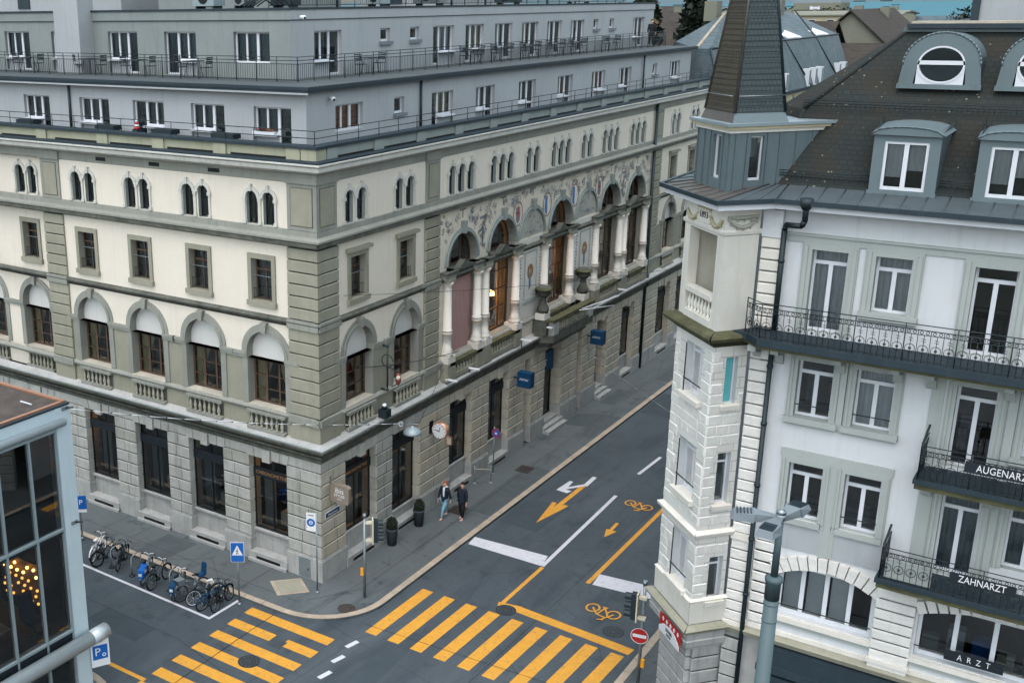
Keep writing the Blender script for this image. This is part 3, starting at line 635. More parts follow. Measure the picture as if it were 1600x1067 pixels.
# arch surrounds, imposts, keystones, sills and balustrades
def arched_bay(fr, c, d=0, lamp=False):
    mb = MB(); ring_m = 'molasse_grey'
    mb.ring(fr, c, 9.45, .994, 1.13, d-.05, d+.09, ring_m, n=18); mb.ring(fr, c, 9.45, 1.13, 1.3, d-.05, d+.05, ring_m, n=18)
    for s_ in (-1, 1):
        a, b = sorted((c+s_*.994, c+s_*1.28)); mb.box(fr, a, b, d-.05, d+.05, 7.216, 9.45, ring_m)
        a, b = sorted((c+s_*.992, c+s_*1.72)); mb.box(fr, a, b, d-.05, d+.12, 9.3, 9.44, ring_m); mb.box(fr, a, b, d-.05, d+.085, 9.18, 9.3, ring_m)
    mb.ext(fr, [(c-.1, 10.4), (c+.1, 10.4), (c+.16, 10.84), (c-.16, 10.84)], d-.02, d+.2, ring_m)
    mb.box(fr, c-1.05, c+1.05, d-.6, d+.1, 7.08, 7.215, 'ashlar')
    mb.build('arch_surround', H)
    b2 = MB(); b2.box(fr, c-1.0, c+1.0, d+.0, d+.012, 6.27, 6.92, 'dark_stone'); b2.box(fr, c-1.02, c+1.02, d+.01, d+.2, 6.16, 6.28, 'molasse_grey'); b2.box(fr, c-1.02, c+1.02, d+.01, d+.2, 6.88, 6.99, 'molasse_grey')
    balusters(b2, fr, c-.95, c+.95, 6.28, 6.88, d+.11, 7, 'baluster_stone', .085); b2.build('balustrade', H)
    o = window('arched_window', H, fr, c-1, c+1, 7.2, 9.1, d-.38, 'brown_wood', .08, mull=((.333, .045), (.667, .045)), trans=(.33, .64), bars=.016, depth=.08, gm='glass', cur=((.02, .45, .02, .55, 1), (.55, .98, .02, .55, -1)), curm='curtain_cream')
    l_ = MB(); r = 1.0
    l_.ext(fr, [(c-1, 9.08), (c+1, 9.08)]+[(c+r*cos(pi*k/16), 9.45+r*sin(pi*k/16)) for k in range(17)], d-.42, d-.30, 'blind'); l_.build('lunette_panel', H)
for c in A_arch: arched_bay(FA, c)
for c in A_wing: arched_bay(FA, c, -.25)
for c in B_arch+BF_arch: arched_bay(FB, c)
# second floor rectangular windows
def rect_bay(fr, c, d=0, hood=False):
    mb = MB(); w_ = .53
    for s_ in (-1, 1): a, b = sorted((c+s_*(w_-.004), c+s_*(w_+.18))); mb.box(fr, a, b, d-.02, d+.07, 11.712, 13.44, 'molasse')
    mb.box(fr, c-w_-.18, c+w_+.18, d-.02, d+.071, 13.435, 13.64, 'molasse')
    mb.box(fr, c-w_-.22, c+w_+.22, d-.3, d+.14, 11.5, 11.712, 'molasse')
    if hood: mb.box(fr, c-w_-.3, c+w_+.3, d-.02, d+.22, 13.66, 13.8, 'molasse'); mb.box(fr, c-w_-.2, c+w_+.2, d-.02, d+.12, 13.64, 13.665, 'molasse')
    mb.build('window_surround', H)
    window('window', H, fr, c-w_, c+w_, 11.7, 13.44, d-.26, 'brown_wood', .06, mull=(.5,), trans=((.72, .03),), bars=.022, gm='glass_dark', cur=((.03, .97, .02, 0, 1),), curm='curtain_grey')
    g = MB()
    for k in range(9): g.cyl(fr(c-w_+.02+1.02*k/8, d-.08, 11.74), fr(c-w_+.02+1.02*k/8, d-.08, 12.18), .009, .009, 4, 'iron')
    for z in (11.8, 12.18): g.cyl(fr(c-w_, d-.08, z), fr(c+w_, d-.08, z), .012, .012, 4, 'iron')
    g.cyl(fr(c-w_, d-.07, 12.72), fr(c+w_, d-.07, 12.72), .012, .012, 4, 'zinc_pale')
    g.build('window_guard', H)
for c in A_F: rect_bay(FA, c)
for c in W_F: rect_bay(FA, c, -.25)
for c in B_F+[38.55, 42.15]: rect_bay(FB, c, 0, True)
# twin and triple arcaded attic lights
for fr, ops, d in TW:
    groups = {}
    for o in ops: groups.setdefault(round((o[0]+o[1])/2/2.2), []).append(o)
    done = []
    ops = sorted(ops); cur = [ops[0]]; gl = []
    for o in ops[1:]:
        if o[0]-cur[-1][0] < 1.0: cur.append(o)
        else: gl.append(cur); cur = [o]
    gl.append(cur)
    for g in gl:
        mb = MB()
        for o in g:
            c = (o[0]+o[1])/2; mb.ring(fr, c, 15.86, .286, .43, d-.03, d+.07, 'cornice_white', n=12)
            mb.box(fr, c-.05, c+.05, d-.03, d+.12, 16.13, 16.4, 'cornice_white')
        us = [g[0][0]-.07]+[(a[1]+b[0])/2 for a, b in zip(g, g[1:])]+[g[-1][1]+.07]
        for u in us:
            mb.box(fr, u-.05, u+.05, d-.03, d+.06, 14.95, 15.74, 'cornice_white'); mb.box(fr, u-.08, u+.08, d-.03, d+.09, 14.82, 14.95, 'cornice_white'); mb.box(fr, u-.085, u+.085, d-.03, d+.1, 15.74, 15.87, 'cornice_white')
        mb.build('arcade_surround', H)
        p = MB(); q = MB()
        for o in g:
            uc = (o[0]+o[1])/2
            p.face([fr(o[0]+.03, d-.19, o[2]), fr(o[1]-.03, d-.19, o[2])]+[fr(uc+.27*cos(pi*k/10), d-.19, 15.86+.27*sin(pi*k/10)) for k in range(11)], 'glass_dark')
            q.box(fr, uc-.02, uc+.02, d-.2, d-.17, 14.82, 16.1, 'dark_frame'); q.box(fr, o[0], o[0]+.035, d-.21, d-.17, 14.82, 15.86, 'dark_frame'); q.box(fr, o[1]-.035, o[1], d-.21, d-.17, 14.82, 15.86, 'dark_frame')
            q.ring(fr, uc, 15.86, .255, .289, d-.21, d-.17, 'dark_frame', n=10); q.box(fr, o[0]+.035, uc-.02, d-.2, d-.175, 15.5, 15.54, 'dark_frame'); q.box(fr, uc+.02, o[1]-.035, d-.2, d-.175, 15.5, 15.54, 'dark_frame')
        o_ = q.build('attic_light', H); p.build('pane', o_)
# vents in the frieze
for u in (-11.7, -8.45, -5.1): mb = MB(); mb.box(FA, u-.3, u+.3, .03, .05, 16.72, 16.88, 'black'); mb.build('frieze_vent', H)
# ---- loggia
for i, c in enumerate(LOG):
    mb = MB(); mb.ring(FB, c, 11.6, 1.394, 1.5, -.05, .12, 'parapet_grey', n=20); mb.ring(FB, c, 11.6, 1.5, 1.6, -.05, .07, 'parapet_grey', n=20)
    mb.ext(FB, [(c-.1, 12.92), (c+.1, 12.92), (c+.16, 13.5), (c-.16, 13.5)], 0, .2, 'parapet_grey')
    mb.build('arch_surround', H)
    e = MB()
    if i in OPEN:
        e.box(FB, c-1.4, c+1.4, -.45, .1, 11.02, 11.3, 'dark_stone'); e.box(FB, c-1.5, c+1.5, -.45, .22, 11.3, 11.4, 'dark_stone')
        e.ext(FB, [(c-.55, 11.4), (c+.55, 11.4), (c, 11.72)], -.1, .22, 'dark_stone')
        if i == 0:
            s_ = MB(); 
            for k in range(14): s_.box(FB, c-1.3+2.6*k/14, c-1.3+2.6*(k+1)/14-.012, -.2, -.17-.006*(k % 2), 7.0, 11.0, 'awning_rose')
            s_.build('roller_shutter', H)
        window('loggia_window', H, FB, c-1.4, c+1.4, 7.25, 11.02, -.34, 'brown_wood', .09, mull=((.33, .05), (.66, .05)), trans=(.3, .55, .8), bars=.022, gm='glass', cur=(((.68, .98, .02, .1, -1),) if i in (1, 3) else ((.02, .36, .02, .2, 1), (.6, .98, .02, .2, -1))), curm='curtain_cream')
        window('lunette_window', H, FB, c-1.4, c+1.4, 11.4, 11.6, -.34, 'brown_wood', .09, mull=((.33, .05), (.66, .05)), bars=.03, gm='glass', arch=True)
        b_ = MB(); balusters(b_, FB, c-1.25, c+1.25, 6.42, 6.88, .22, 9, 'baluster_stone', .08)
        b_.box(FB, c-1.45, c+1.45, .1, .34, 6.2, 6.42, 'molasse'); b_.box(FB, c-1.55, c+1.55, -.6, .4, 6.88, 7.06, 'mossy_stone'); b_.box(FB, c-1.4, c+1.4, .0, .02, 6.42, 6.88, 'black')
        b_.build('balustrade', H)
    else:
        e.ext(FB, [(c-1.38, 11.6)]+[(c+1.38*cos(pi*k/16), 11.6+1.38*sin(pi*k/16)) for k in range(16, -1, -1)][1:], 0, .012, 'wall_pale')
        e.box(FB, c-1.38, c+1.38, .0, .02, 7.3, 11.5, 'white_stone')
        # framed painted tablet
        for a, b, z0, z1 in ((c-.7, c-.62, 8.2, 10.8), (c+.62, c+.7, 8.2, 10.8), (c-.62, c+.62, 8.2, 8.28), (c-.62, c+.62, 10.72, 10.8)): e.box(FB, a, b, .02, .06, z0, z1, 'trim_grey')
        e.box(FB, c-.8, c+.8, .02, .1, 8.05, 8.2, 'trim_grey')
        for s_ in (-1, 1): 
            for k in range(22): z = 7.5+k*.18; e.box(FB, c+s_*1.12-.09+.03*(k % 3), c+s_*1.12+.09-.03*((k+1) % 3), .02, .03, z, z+.1, 'ornament')
        e.ring(FB, c, 9.7, .12, .34, .02, .03, 'gold', 0, 2*pi, 10, 1.2); e.ext(FB, [(c-.1, 8.7), (c+.12, 8.9), (c+.05, 9.8), (c-.12, 9.6)], .02, .032, 'ornament'); e.box(FB, c-.08, c+.06, .02, .034, 8.9, 9.3, 'sky_blue')
    e.build('entablature' if i in OPEN else 'painted_bay', H)
# columns on pedestals
for u in (9.72, 12.52, 13.3, 16.52, 16.95, 19.8, 20.35, 23.0, 23.5, 26.4, 26.95, 29.9, 30.6, 33.85):
    if u in (16.95, 20.35, 23.5, 26.95): continue
    mb = MB(); z = 7.4; r = .21
    mb.lathe(FB(u, .12, z), [(r*1.5, 0), (r*1.5, .14), (r*1.2, .2), (r*1.35, .27), (r, .36), (r*1.02, .95), (r*1.22, .98), (r*1.22, 1.22), (r*1.0, 1.25), (r*.9, 3.2), (r*.85, 3.28), (r*1.3, 3.42), (r*1.3, 3.5)], 14, 'white_stone')
    mb.box(FB, u-.32, u+.32, -.3, .42, 7.06, 7.4, 'white_stone'); mb.box(FB, u-.33, u+.33, -.25, .36, 10.9, 11.04, 'molasse')
    mb.lathe(FB(u, .12, z+1.0), [(r*1.25, 0), (r*1.25, .05)], 14, 'ornament_brown'); mb.lathe(FB(u, .12, z+1.16), [(r*1.25, 0), (r*1.25, .05)], 14, 'ornament_brown')
    mb.box(FB, u-.36, u+.36, -.05, .4, 6.18, 7.06, 'molasse')
    mb.build('column', H)
    mb = MB(); mb.box(FB, u-.45, u+.45, -.2, .3, 11.04, 11.28, 'molasse_grey'); mb.box(FB, u-.52, u+.52, -.2, .4, 11.28, 11.4, 'dark_stone'); mb.build('impost_block', H)
# painted scrollwork on the spandrels
mb = MB()
def ribbon(P, w_, m, d=.006):
    for (a, b) in zip(P, P[1:]):
        t = Vector((b[0]-a[0], b[1]-a[1])); 
        if t.length < 1e-5: continue
        n_ = Vector((-t.y, t.x)).normalized()*w_/2
        mb.face([FB(a[0]+n_.x, d, a[1]+n_.y), FB(b[0]+n_.x, d, b[1]+n_.y), FB(b[0]-n_.x, d, b[1]-n_.y), FB(a[0]-n_.x, d, a[1]-n_.y)], m)
mids = [9.35]+[(a+b)/2 for a, b in zip(LOG, LOG[1:])]+[34.5]
rr = random.Random(3)
def inwall(u, z): return all((u-c)**2+(z-11.6)**2 > 1.72**2 for c in LOG) and 11.7 < z < 14.05 and 9.1 < u < 34.85
for i, c in enumerate(mids):
    for side in (-1, 1):
        for k in range(34):
            u0, z0 = c+side*rr.uniform(.02, 1.5), rr.uniform(11.9, 13.98)
            if not inwall(u0, z0): continue
            m_ = 'ornament' if rr.random() < .75 else 'ornament_brown'; r0 = rr.uniform(.07, .26); ph = rr.uniform(0, 6)
            P = [(u0+side*(r0*(1-t/16)*cos(ph+t*.55)), z0+r0*(1-t/16)*sin(ph+t*.55)) for t in range(16)]
            if all(inwall(*p) for p in P):
                ribbon(P, .028, m_, .006+.0004*k)
                for p in P[::4]: a = rr.uniform(0, 6); ribbon([p, (p[0]+.08*cos(a), p[1]+.08*sin(a))], .045, m_)
    # figures and vases between the arches
    if i in (1, 6): 
        ribbon([(c, 11.9), (c-.05, 12.4), (c+.02, 12.9)], .16, 'ornament'); ribbon([(c-.3, 12.7), (c, 12.9), (c+.3, 13.2)], .1, 'ornament'); ribbon([(c-.35, 13.35), (c+.35, 13.35)], .16, 'ornament'); ribbon([(c, 13.0), (c, 13.2)], .2, 'ornament_brown')
for c in LOG: ribbon([(c, 13.62), (c, 14.05)], .1, 'ornament_brown'); ribbon([(c-.3, 14.02), (c+.3, 14.02)], .08, 'ornament')
for c in (LOG[2], LOG[4]):
    for k in range(26):
        a = rr.uniform(0, pi); r0 = rr.uniform(.1, 1.2); p = (c+r0*cos(a), 11.62+r0*sin(a)); b = rr.uniform(0, 6); ribbon([p, (p[0]+.12*cos(b), p[1]+.12*sin(b)), (p[0]+.16*cos(b+1), p[1]+.16*sin(b+1))], .045, 'ornament', .018)
mb.build('painted_scrollwork', H)
for j, c in enumerate((mids[2], mids[3], mids[4], mids[5])):
    mb = MB(); zc = 12.95; mb.ring(FB, c, zc, 0, .5, 0, .008, 'mural', 0, 2*pi, 24, 1.25); mb.ring(FB, c, zc, .45, .52, .0, .02, 'ornament_brown', 0, 2*pi, 24, 1.25)
    if j in (1, 2):
        mb.ext(FB, [(c-.26, 12.6), (c, 12.42), (c, 13.42), (c-.26, 13.42)], .008, .016, 'sky_blue'); mb.ext(FB, [(c, 12.42), (c+.26, 12.6), (c+.26, 13.42), (c, 13.42)], .008, .016, 'white_stone')
    else:
        mb.ext(FB, [(c-.22, 12.65), (c, 12.45), (c+.22, 12.65), (c+.22, 13.3), (c-.22, 13.3)], .008, .016, 'ornament'); mb.box(FB, c-.04, c+.04, .016, .02, 12.55, 13.35, 'red'); mb.box(FB, c-.18, c+.18, .016, .021, 12.95, 13.03, 'red')
    mb.build('coat_of_arms', H)
# projecting balcony at the middle bay with two lion-topped pedestals
mb = MB(); a, b = 18.6, 24.9
mb.prism([FB(a, .0, 0)[:2], FB(a+.6, 1.1, 0)[:2], FB(b-.6, 1.1, 0)[:2], FB(b, .0, 0)[:2]], 5.75, 6.15, 'dark_stone')
mb.prism([FB(a+.3, .0, 0)[:2], FB(a+.8, .8, 0)[:2], FB(b-.8, .8, 0)[:2], FB(b-.3, .0, 0)[:2]], 5.4, 5.75, 'dark_stone')
mb.box(FB, a+.6, a+1.2, .55, 1.1, 6.15, 7.0, 'granite'); mb.box(FB, b-1.2, b-.6, .55, 1.1, 6.15, 7.0, 'granite')
balusters(mb, FB, a+1.2, b-1.2, 6.3, 6.85, .92, 13, 'baluster_stone', .085)
mb.box(FB, a+1.2, b-1.2, .75, 1.1, 6.15, 6.3, 'dark_stone'); mb.box(FB, a+.5, b-.5, .7, 1.15, 6.86, 7.02, 'mossy_stone')
mb.box(FB, a+.3, a+.6, 0, .8, 6.15, 6.95, 'dark_stone'); mb.box(FB, b-.6, b-.3, 0, .8, 6.15, 6.95, 'dark_stone')
mb.build('balcony', H)
for u in (19.15, 24.2):
    mb = MB(); mb.box(FB, u-.3, u+.3, .15, .7, 7.0, 7.35, 'white_stone')
    mb.lathe(FB(u, .45, 7.35), [(.28, 0), (.34, .2), (.2, .5), (.16, .8), (.3, .95), (.42, 1.05), (.36, 1.2), (.44, 1.3), (.3, 1.45)], 9, 'dark_stone'); mb.lathe(FB(u-.1, .5, 8.55), [(.3, 0), (.5, .1), (.42, .2)], 8, 'mossy_stone'); mb.build('carved_vase', H)
# ---- shop windows
def shop(fr, a, b, sill=1.38, tr=3.85, d=-.3, door=False, cur=None, warm=False):
    o = window('shop_window', H, fr, a, b, sill, 4.88, d, 'dark_frame', .07, mull=((.5, .03),) if b-a > 1.4 else (), trans=(), depth=.08, gm='glass')
    f = MB(); f.box(fr, a+.06, b-.06, d-.06, d+.07, tr, tr+.38, 'dark_frame'); f.build('fascia', o)
    return o
for i, c in enumerate(GA):
    a, b = c-1.05, c+1.05; o = shop(FA, a, b, d=-.26)
    s_ = MB(); s_.box(FA, a, b, -.62, -.25, .42, 1.3, 'granite'); s_.box(FA, a, b, -.62, -.12, 1.3, 1.385, 'granite'); s_.box(FA, a, b, -.62, .2, 0, .42, 'granite'); s_.box(FA, a+.4, b-.4, .2, .215, .14, .26, 'black'); s_.box(FA, a, b, -.1, .3, -.01, .12, 'granite'); s_.build('window_base', H)
for i, (a, b) in enumerate(GB):
    w_ = b-a
    if w_ < 1:
        s_ = MB(); s_.box(FB, a, b, -.6, -.35, 0, 4.88, 'ashlar'); s_.build('blind_niche', H); continue
    if i in (5, 7):
        o = shop(FB, a, b, .5, 3.6, -.55) if i == 5 else window('entrance_door', H, FB, a, b, .5, 4.88, -.55, 'dark_frame', .12, mull=((.5, .06),), trans=((.75, .05), (.2, .1)), bars=.03, gm='glass_dark')
        st = MB(); 
        for k in range(3): st.box(FB, a-.1+.0*k, b+.1, -.6, .55-.28*k, .17*k, .17*(k+1), 'granite')
        st.build('entrance_steps', H); continue
    o = shop(FB, a, b, 1.35 if i != 1 else .9)
    s_ = MB(); z = 1.27 if i != 1 else .82; s_.box(FB, a, b, -.62, -.25, .42, z, 'granite' if i > 1 else 'granite'); s_.box(FB, a, b, -.62, -.18, z, z+.085, 'granite'); s_.box(FB, a, b, -.62, .18, 0, .42, 'granite'); s_.box(FB, a+.4, b-.4, .18, .195, .14, .26, 'black'); s_.build('window_base', H)
# showroom interiors
mb = MB()
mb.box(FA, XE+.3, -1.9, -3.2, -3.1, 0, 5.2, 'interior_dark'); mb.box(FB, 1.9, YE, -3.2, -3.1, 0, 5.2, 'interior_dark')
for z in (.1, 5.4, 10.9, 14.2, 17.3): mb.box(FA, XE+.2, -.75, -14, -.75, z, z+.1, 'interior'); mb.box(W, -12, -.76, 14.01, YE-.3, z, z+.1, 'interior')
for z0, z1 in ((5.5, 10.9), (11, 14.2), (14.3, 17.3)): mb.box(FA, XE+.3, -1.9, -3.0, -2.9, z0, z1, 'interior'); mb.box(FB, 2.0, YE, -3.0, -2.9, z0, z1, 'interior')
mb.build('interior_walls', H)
mb = MB()
for i, c in enumerate(GA[:4]): mb.box(FA, c-.95, c-.35, -.9, -.85, 1.4, 3.8, 'curtain_grey'); mb.box(FA, c-.2, c+.8, -1.6, -1.0, 1.4, 2.0, 'trim_grey')
for a, b in (GB[0], GB[1], GB[2], GB[3], GB[8]): mb.box(FB, b-.95, b-.15, -.9, -.85, 1.0, 3.8, 'curtain_grey'); mb.box(FB, a+.3, a+1.0, -1.6, -1.1, 1.0, 1.7, 'trim_grey')
mb.build('display_screens', H)
for p in ((FA(-2.45, -1.1, 4.45)), (FA(-2.05, -1.15, 4.4)), (FA(-12.8, -1.0, 4.6)), (FA(-12.55, -1.1, 4.45))):
    mb = MB(); mb.lathe((p[0], p[1], p[2]-.13), [(.06, 0), (.1, .08), (.06, .2)], 10, 'lamp_warm'); mb.cyl((p[0], p[1], p[2]+.07), (p[0], p[1], 5.3), .01, .01, 4, 'black'); mb.build('pendant_lamp', H)
for p in (FB(14.6, -.8, 8.4), FB(14.7, -.85, 9.4), FB(15.6, -.9, 8.9), FB(21.4, -.8, 9.6)):
    mb = MB(); mb.lathe(p, [(.3, 0), (.24, .18), (.08, .26)], 12, 'lamp_warm'); mb.build('loggia_lamp', H)
for p, s_ in ( (FA(-2.3, -1.3, 3.2), .55), (FB(1.9, -1.1, 2.7), .5), (FB(6.0, -1.3, 2.4), .4), (FB(2.3, -1.2, 2.1), .5)):
    mb = MB(); mb.lathe(p, [(.5*s_, 0), (.42*s_, .1), (.2*s_, .16)], 12, 'warm_shade'); mb.build('shop_light', H)
letters('CHRONOMETRIE', .22, FA, GA[0], -.185, 4.04, 'gold', H, 'fascia_lettering', .006); letters('CHRONOMETRIE', .22, FB, 2.8, -.225, 4.04, 'gold', H, 'fascia_lettering', .006)
# ---- first attic storey (set back 1.7 m)
F4A = Fr(0, 1.7, 0, -1); F4B = Fr(-1.7, 0, 90, -1)
W4A = [(-4.37, -2.45), (-7.82, -5.95), (-11.3, -9.42), (-14.75, -12.82), (-18.68, -16.83), (-22.6, -20.7), (-26.2, -24.4)]
W4B = [(3.64, 5.6), (11.1, 13.03), (15.2, 17.12), (19.7, 21.65), (24.32, 26.25), (28.85, 30.79), (32.9, 34.83), (41.5, 43.45)]; S4B = [(7.97, 8.8), (38.4, 39.2)]
mb = MB()
wall(mb, F4A, XE, -1.7, 17.45, 19.85, [(a, b, 17.5, 19.2) for a, b in W4A], 0, .3, 'grey_render')
wall(mb, F4B, 1.7, 45.5, 17.45, 19.85, [(a, b, 18.12 if i == 0 else 17.5, 19.2) for i, (a, b) in enumerate(W4B)]+[(a, b, 18.5, 19.2) for a, b in S4B], 0, .3, 'grey_render')
mb.face([(-1.7, 45.5, 17.45), (-20, 45.5, 17.45), (-20, 45.5, 19.85), (-1.7, 45.5, 19.85)], 'grey_render')
mb.build('attic_wall', H)
def attic_set(fr, a, b, z0, zt, left=True, cur='curtain', low=True):
    """fixed window over a low wall next to a glazed balcony door, in one opening"""
    k = a+(b-a)*.62 if left else b-(b-a)*.62
    wa, wb, da, db = (a, k, k, b) if left else (k, b, a, k)
    zs = z0+.62 if low else z0
    window('attic_window', H, fr, wa, wb, zs, zt, -.16, 'white_paint', .07, mull=((.5, .045),), depth=.08, gm='glass', cur=((.03, .5, .02, 0, 1), (.52, .97, .02, 0, 1)), curm=cur)
    if low:
        s_ = MB(); s_.box(fr, wa, wb, -.26, -.14, z0, zs, 'grey_render'); s_.box(fr, wa-.04, wb+.02, -.14, .12, zs-.07, zs, 'white_paint'); s_.build('window_sill', H)
        window('balcony_door', H, fr, da, db, z0, zt, -.16, 'white_paint', .06, depth=.08, gm='glass_dark', cur=((.05, .95, .02, 0, 1),) if cur else None, curm='curtain_grey')
    else: window('attic_window', H, fr, da, db, zs, zt, -.16, 'white_paint', .07, depth=.08, gm='glass', cur=((.03, .97, .02, 0, 1),), curm=cur)
CUR = ['curtain_grey', 'curtain_grey', 'curtain_grey', 'curtain', 'curtain_grey', 'curtain_grey', 'curtain_grey']
for i, (a, b) in enumerate(W4A): attic_set(F4A, a, b, 17.5, 19.2, i != 2, 'curtain_grey')
for i, (a, b) in enumerate(W4B):
    if i == 0: attic_set(F4B, a, b, 18.12, 19.2, True, 'curtain_orange', False)
    else: attic_set(F4B, a, b, 17.5, 19.2, i in (2, 3, 4, 6), ['', 'curtain_cream', 'curtain', 'curtain_grey', 'curtain_orange', 'curtain_orange', 'curtain_orange', 'curtain_grey'][i])
for a, b in S4B: window('small_window', H, F4B, a, b, 18.5, 19.2, -.16, 'white_paint', .08, depth=.08); s_ = MB(); s_.box(F4B, a-.08, b+.08, -.1, .12, 18.38, 18.5, 'grey_render_dark'); s_.build('window_sill', H)
mb = MB(); e = .36
mb.box(W, XE, -1.7+e, 1.7-e, YE-.3, 19.83, 19.93, 'sheet_dark'); mb.box(W, XE-.01, -1.66+e, 1.66-e, YE-.29, 19.93, 20.05, 'sheet_dark'); mb.box(W, XE, -1.72+e, 1.72-e, YE-.31, 20.05, 20.06, 'flat_roof')
mb.box(W, XE, -1.7+e+.03, 1.7-e-.03, 1.7-e, 19.76, 19.83, 'grey_render'); mb.build('terrace_slab', H)
rail('terrace_railing', [(XE, 3.4), (-3.4, 3.4), (-3.4, YE-1)], 20.06, (.08, .72, .86, 1.0), .02, 1.1, 'rail_iron', (.08, .72, .13), pr=.016)
# ---- second attic storey (set back 5 m)
F5A = Fr(0, 5, 0, -1); F5B = Fr(-5, 0, 90, -1)
W5A = [(-8.18, -6.15, 1), (-12.4, -10.43, 0), (-16.15, -14.16, 0), (-20.25, -18.3, 0), (-23.9, -21.95, 0)]
W5B = [(6.66, 8.72, 0), (16.6, 18.69, 0), (19.88, 21.88, 0), (23.12, 25.19, 0), (26.35, 28.45, 0), (29.61, 31.67, 0), (32.9, 34.95, 0), (42.97, 45.0, 0)]; S5B = [(11.83, 12.67), (14.43, 15.28), (36.3, 37.06), (38.87, 39.68)]
mb = MB()
wall(mb, F5A, XE, -5, 20.06, 22.9, [(a, b, 20.68 if f else 20.1, 22.0) for a, b, f in W5A], 0, .28, 'green_render')
wall(mb, F5B, 5, YE+.7, 20.06, 22.9, [(a, b, 20.1, 22.0) for a, b, f in W5B]+[(a, b, 21.4, 22.0) for a, b in S5B], 0, .28, 'grey_render')
mb.face([(-5, YE+.7, 20.0), (-20, YE+.7, 20.0), (-20, YE+.7, 22.9), (-5, YE+.7, 22.9)], 'grey_render')
mb.box(F5A, XE, -4.96, .0, .05, 22.5, 22.9, 'green_render'); mb.box(F5B, 4.96, YE+.75, .0, .05, 22.5, 22.901, 'grey_render')
mb.box(F5A, XE, -4.95, .05, .055, 22.47, 22.5, 'sheet_dark'); mb.box(F5B, 4.95, YE+.7, .05, .055, 22.47, 22.5, 'sheet_dark')
mb.build('penthouse_wall', H)
for i, (a, b, f) in enumerate(W5A):
    if f: attic_set(F5A, a, b, 20.68, 22.0, True, 'curtain_grey', False)
    else: attic_set(F5A, a, b, 20.1, 22.0, i != 1, 'curtain_grey')
for i, (a, b, f) in enumerate(W5B): attic_set(F5B, a, b, 20.1, 22.0, i not in (1, 2), 'curtain_grey' if i == 0 else ['curtain', 'curtain', 'curtain_cream', 'curtain', 'curtain_cream', 'curtain', 'curtain', 'curtain'][i])
for a, b in S5B: window('small_window', H, F5B, a, b, 21.4, 22.0, -.16, 'white_paint', .08, depth=.08); s_ = MB(); s_.box(F5B, a-.08, b+.08, -.1, .14, 21.24, 21.4, 'grey_render_dark'); s_.build('window_sill', H)
mb = MB(); mb.box(W, XE, -4.9, 4.9, YE+.8, 22.9, 22.98, 'sheet_dark'); mb.box(W, XE+.1, -5.1, 5.1, YE+.6, 22.98, 22.985, 'flat_roof'); mb.build('roof', H)
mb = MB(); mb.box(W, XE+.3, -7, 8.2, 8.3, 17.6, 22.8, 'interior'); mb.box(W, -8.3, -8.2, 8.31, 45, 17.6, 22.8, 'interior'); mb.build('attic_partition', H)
mb = MB(); mb.box(W, -18.9, -17.15, 4.1, 5.1, 20.06, 25.5, 'grey_render'); mb.box(W, -18.95, -17.1, 4.05, 5.15, 25.5, 25.6, 'sheet_dark'); mb.build('chimney_shaft', H)
for path, n_ in (([(-15.35, 1.62), 19.8, 17.5], 0), ([(-1.62, 10.05), 19.8, 17.5], 1), ([(-1.55, 36.5), 19.8, 17.5], 1)):
    mb = MB(); (x, y), z1, z0 = path; mb.cyl((x, y, z0), (x, y, z1), .06, .06, 8, 'sheet_dark'); mb.build('downpipe', H)
mb = MB(); mb.cyl((.16, 34.75, 0), (.16, 34.75, 17.1), .1, .1, 8, 'iron'); mb.cyl((.16, 34.75, 5.6), (.16, 34.75, 6.3), .22, .22, 8, 'iron'); mb.build('downpipe', H)
mb = MB(); mb.box(W, -.02+.55, .64, -.64, .2, 17.2, 17.21, 'sheet_dark'); 
# dome cameras on the corners
for c in ((-4.2, 4.9, 22.6), (-1.5, 3.2, 19.5)):
    mb = MB(); mb.cyl((c[0]-.15, c[1], c[2]), (c[0]+.02, c[1], c[2]), .07, .07, 8, 'sign_white'); mb.ball((c[0]+.06, c[1]-.05, c[2]-.02), .1, 'sign_white', 10); mb.ball((c[0]+.12, c[1]-.08, c[2]-.03), .06, 'black', 8); mb.build('security_camera', H)
# hatch door in the corner pier
mb = MB(); mb.box(FA, -1.1, -.5, .14, .16, .05, .92, 'galvanised'); mb.box(FA, -.62, -.58, .16, .18, .4, .5, 'black'); mb.build('meter_hatch', H)
# ================= WHITE CORNER BUILDING WITH ORIEL AND SPIRE =================
N = thing('corner_building', 'white residential corner building with angled oriel, slate mansard roof and pointed turret', 'building')
FC = Fr(0, -2, 0, -1)
K = (16.1, -3.0)
FO = Fr(K[0], K[1], 135, 1); FR = Fr(K[0], K[1], 50, -1)
OW, RW = 2.28, 1.08     # oriel front and flank widths
XR = 31.0
def place(fr, u, d=0): return fr(u, d, 0)[:2]
K2 = place(FO, OW); KR = place(FR, RW)
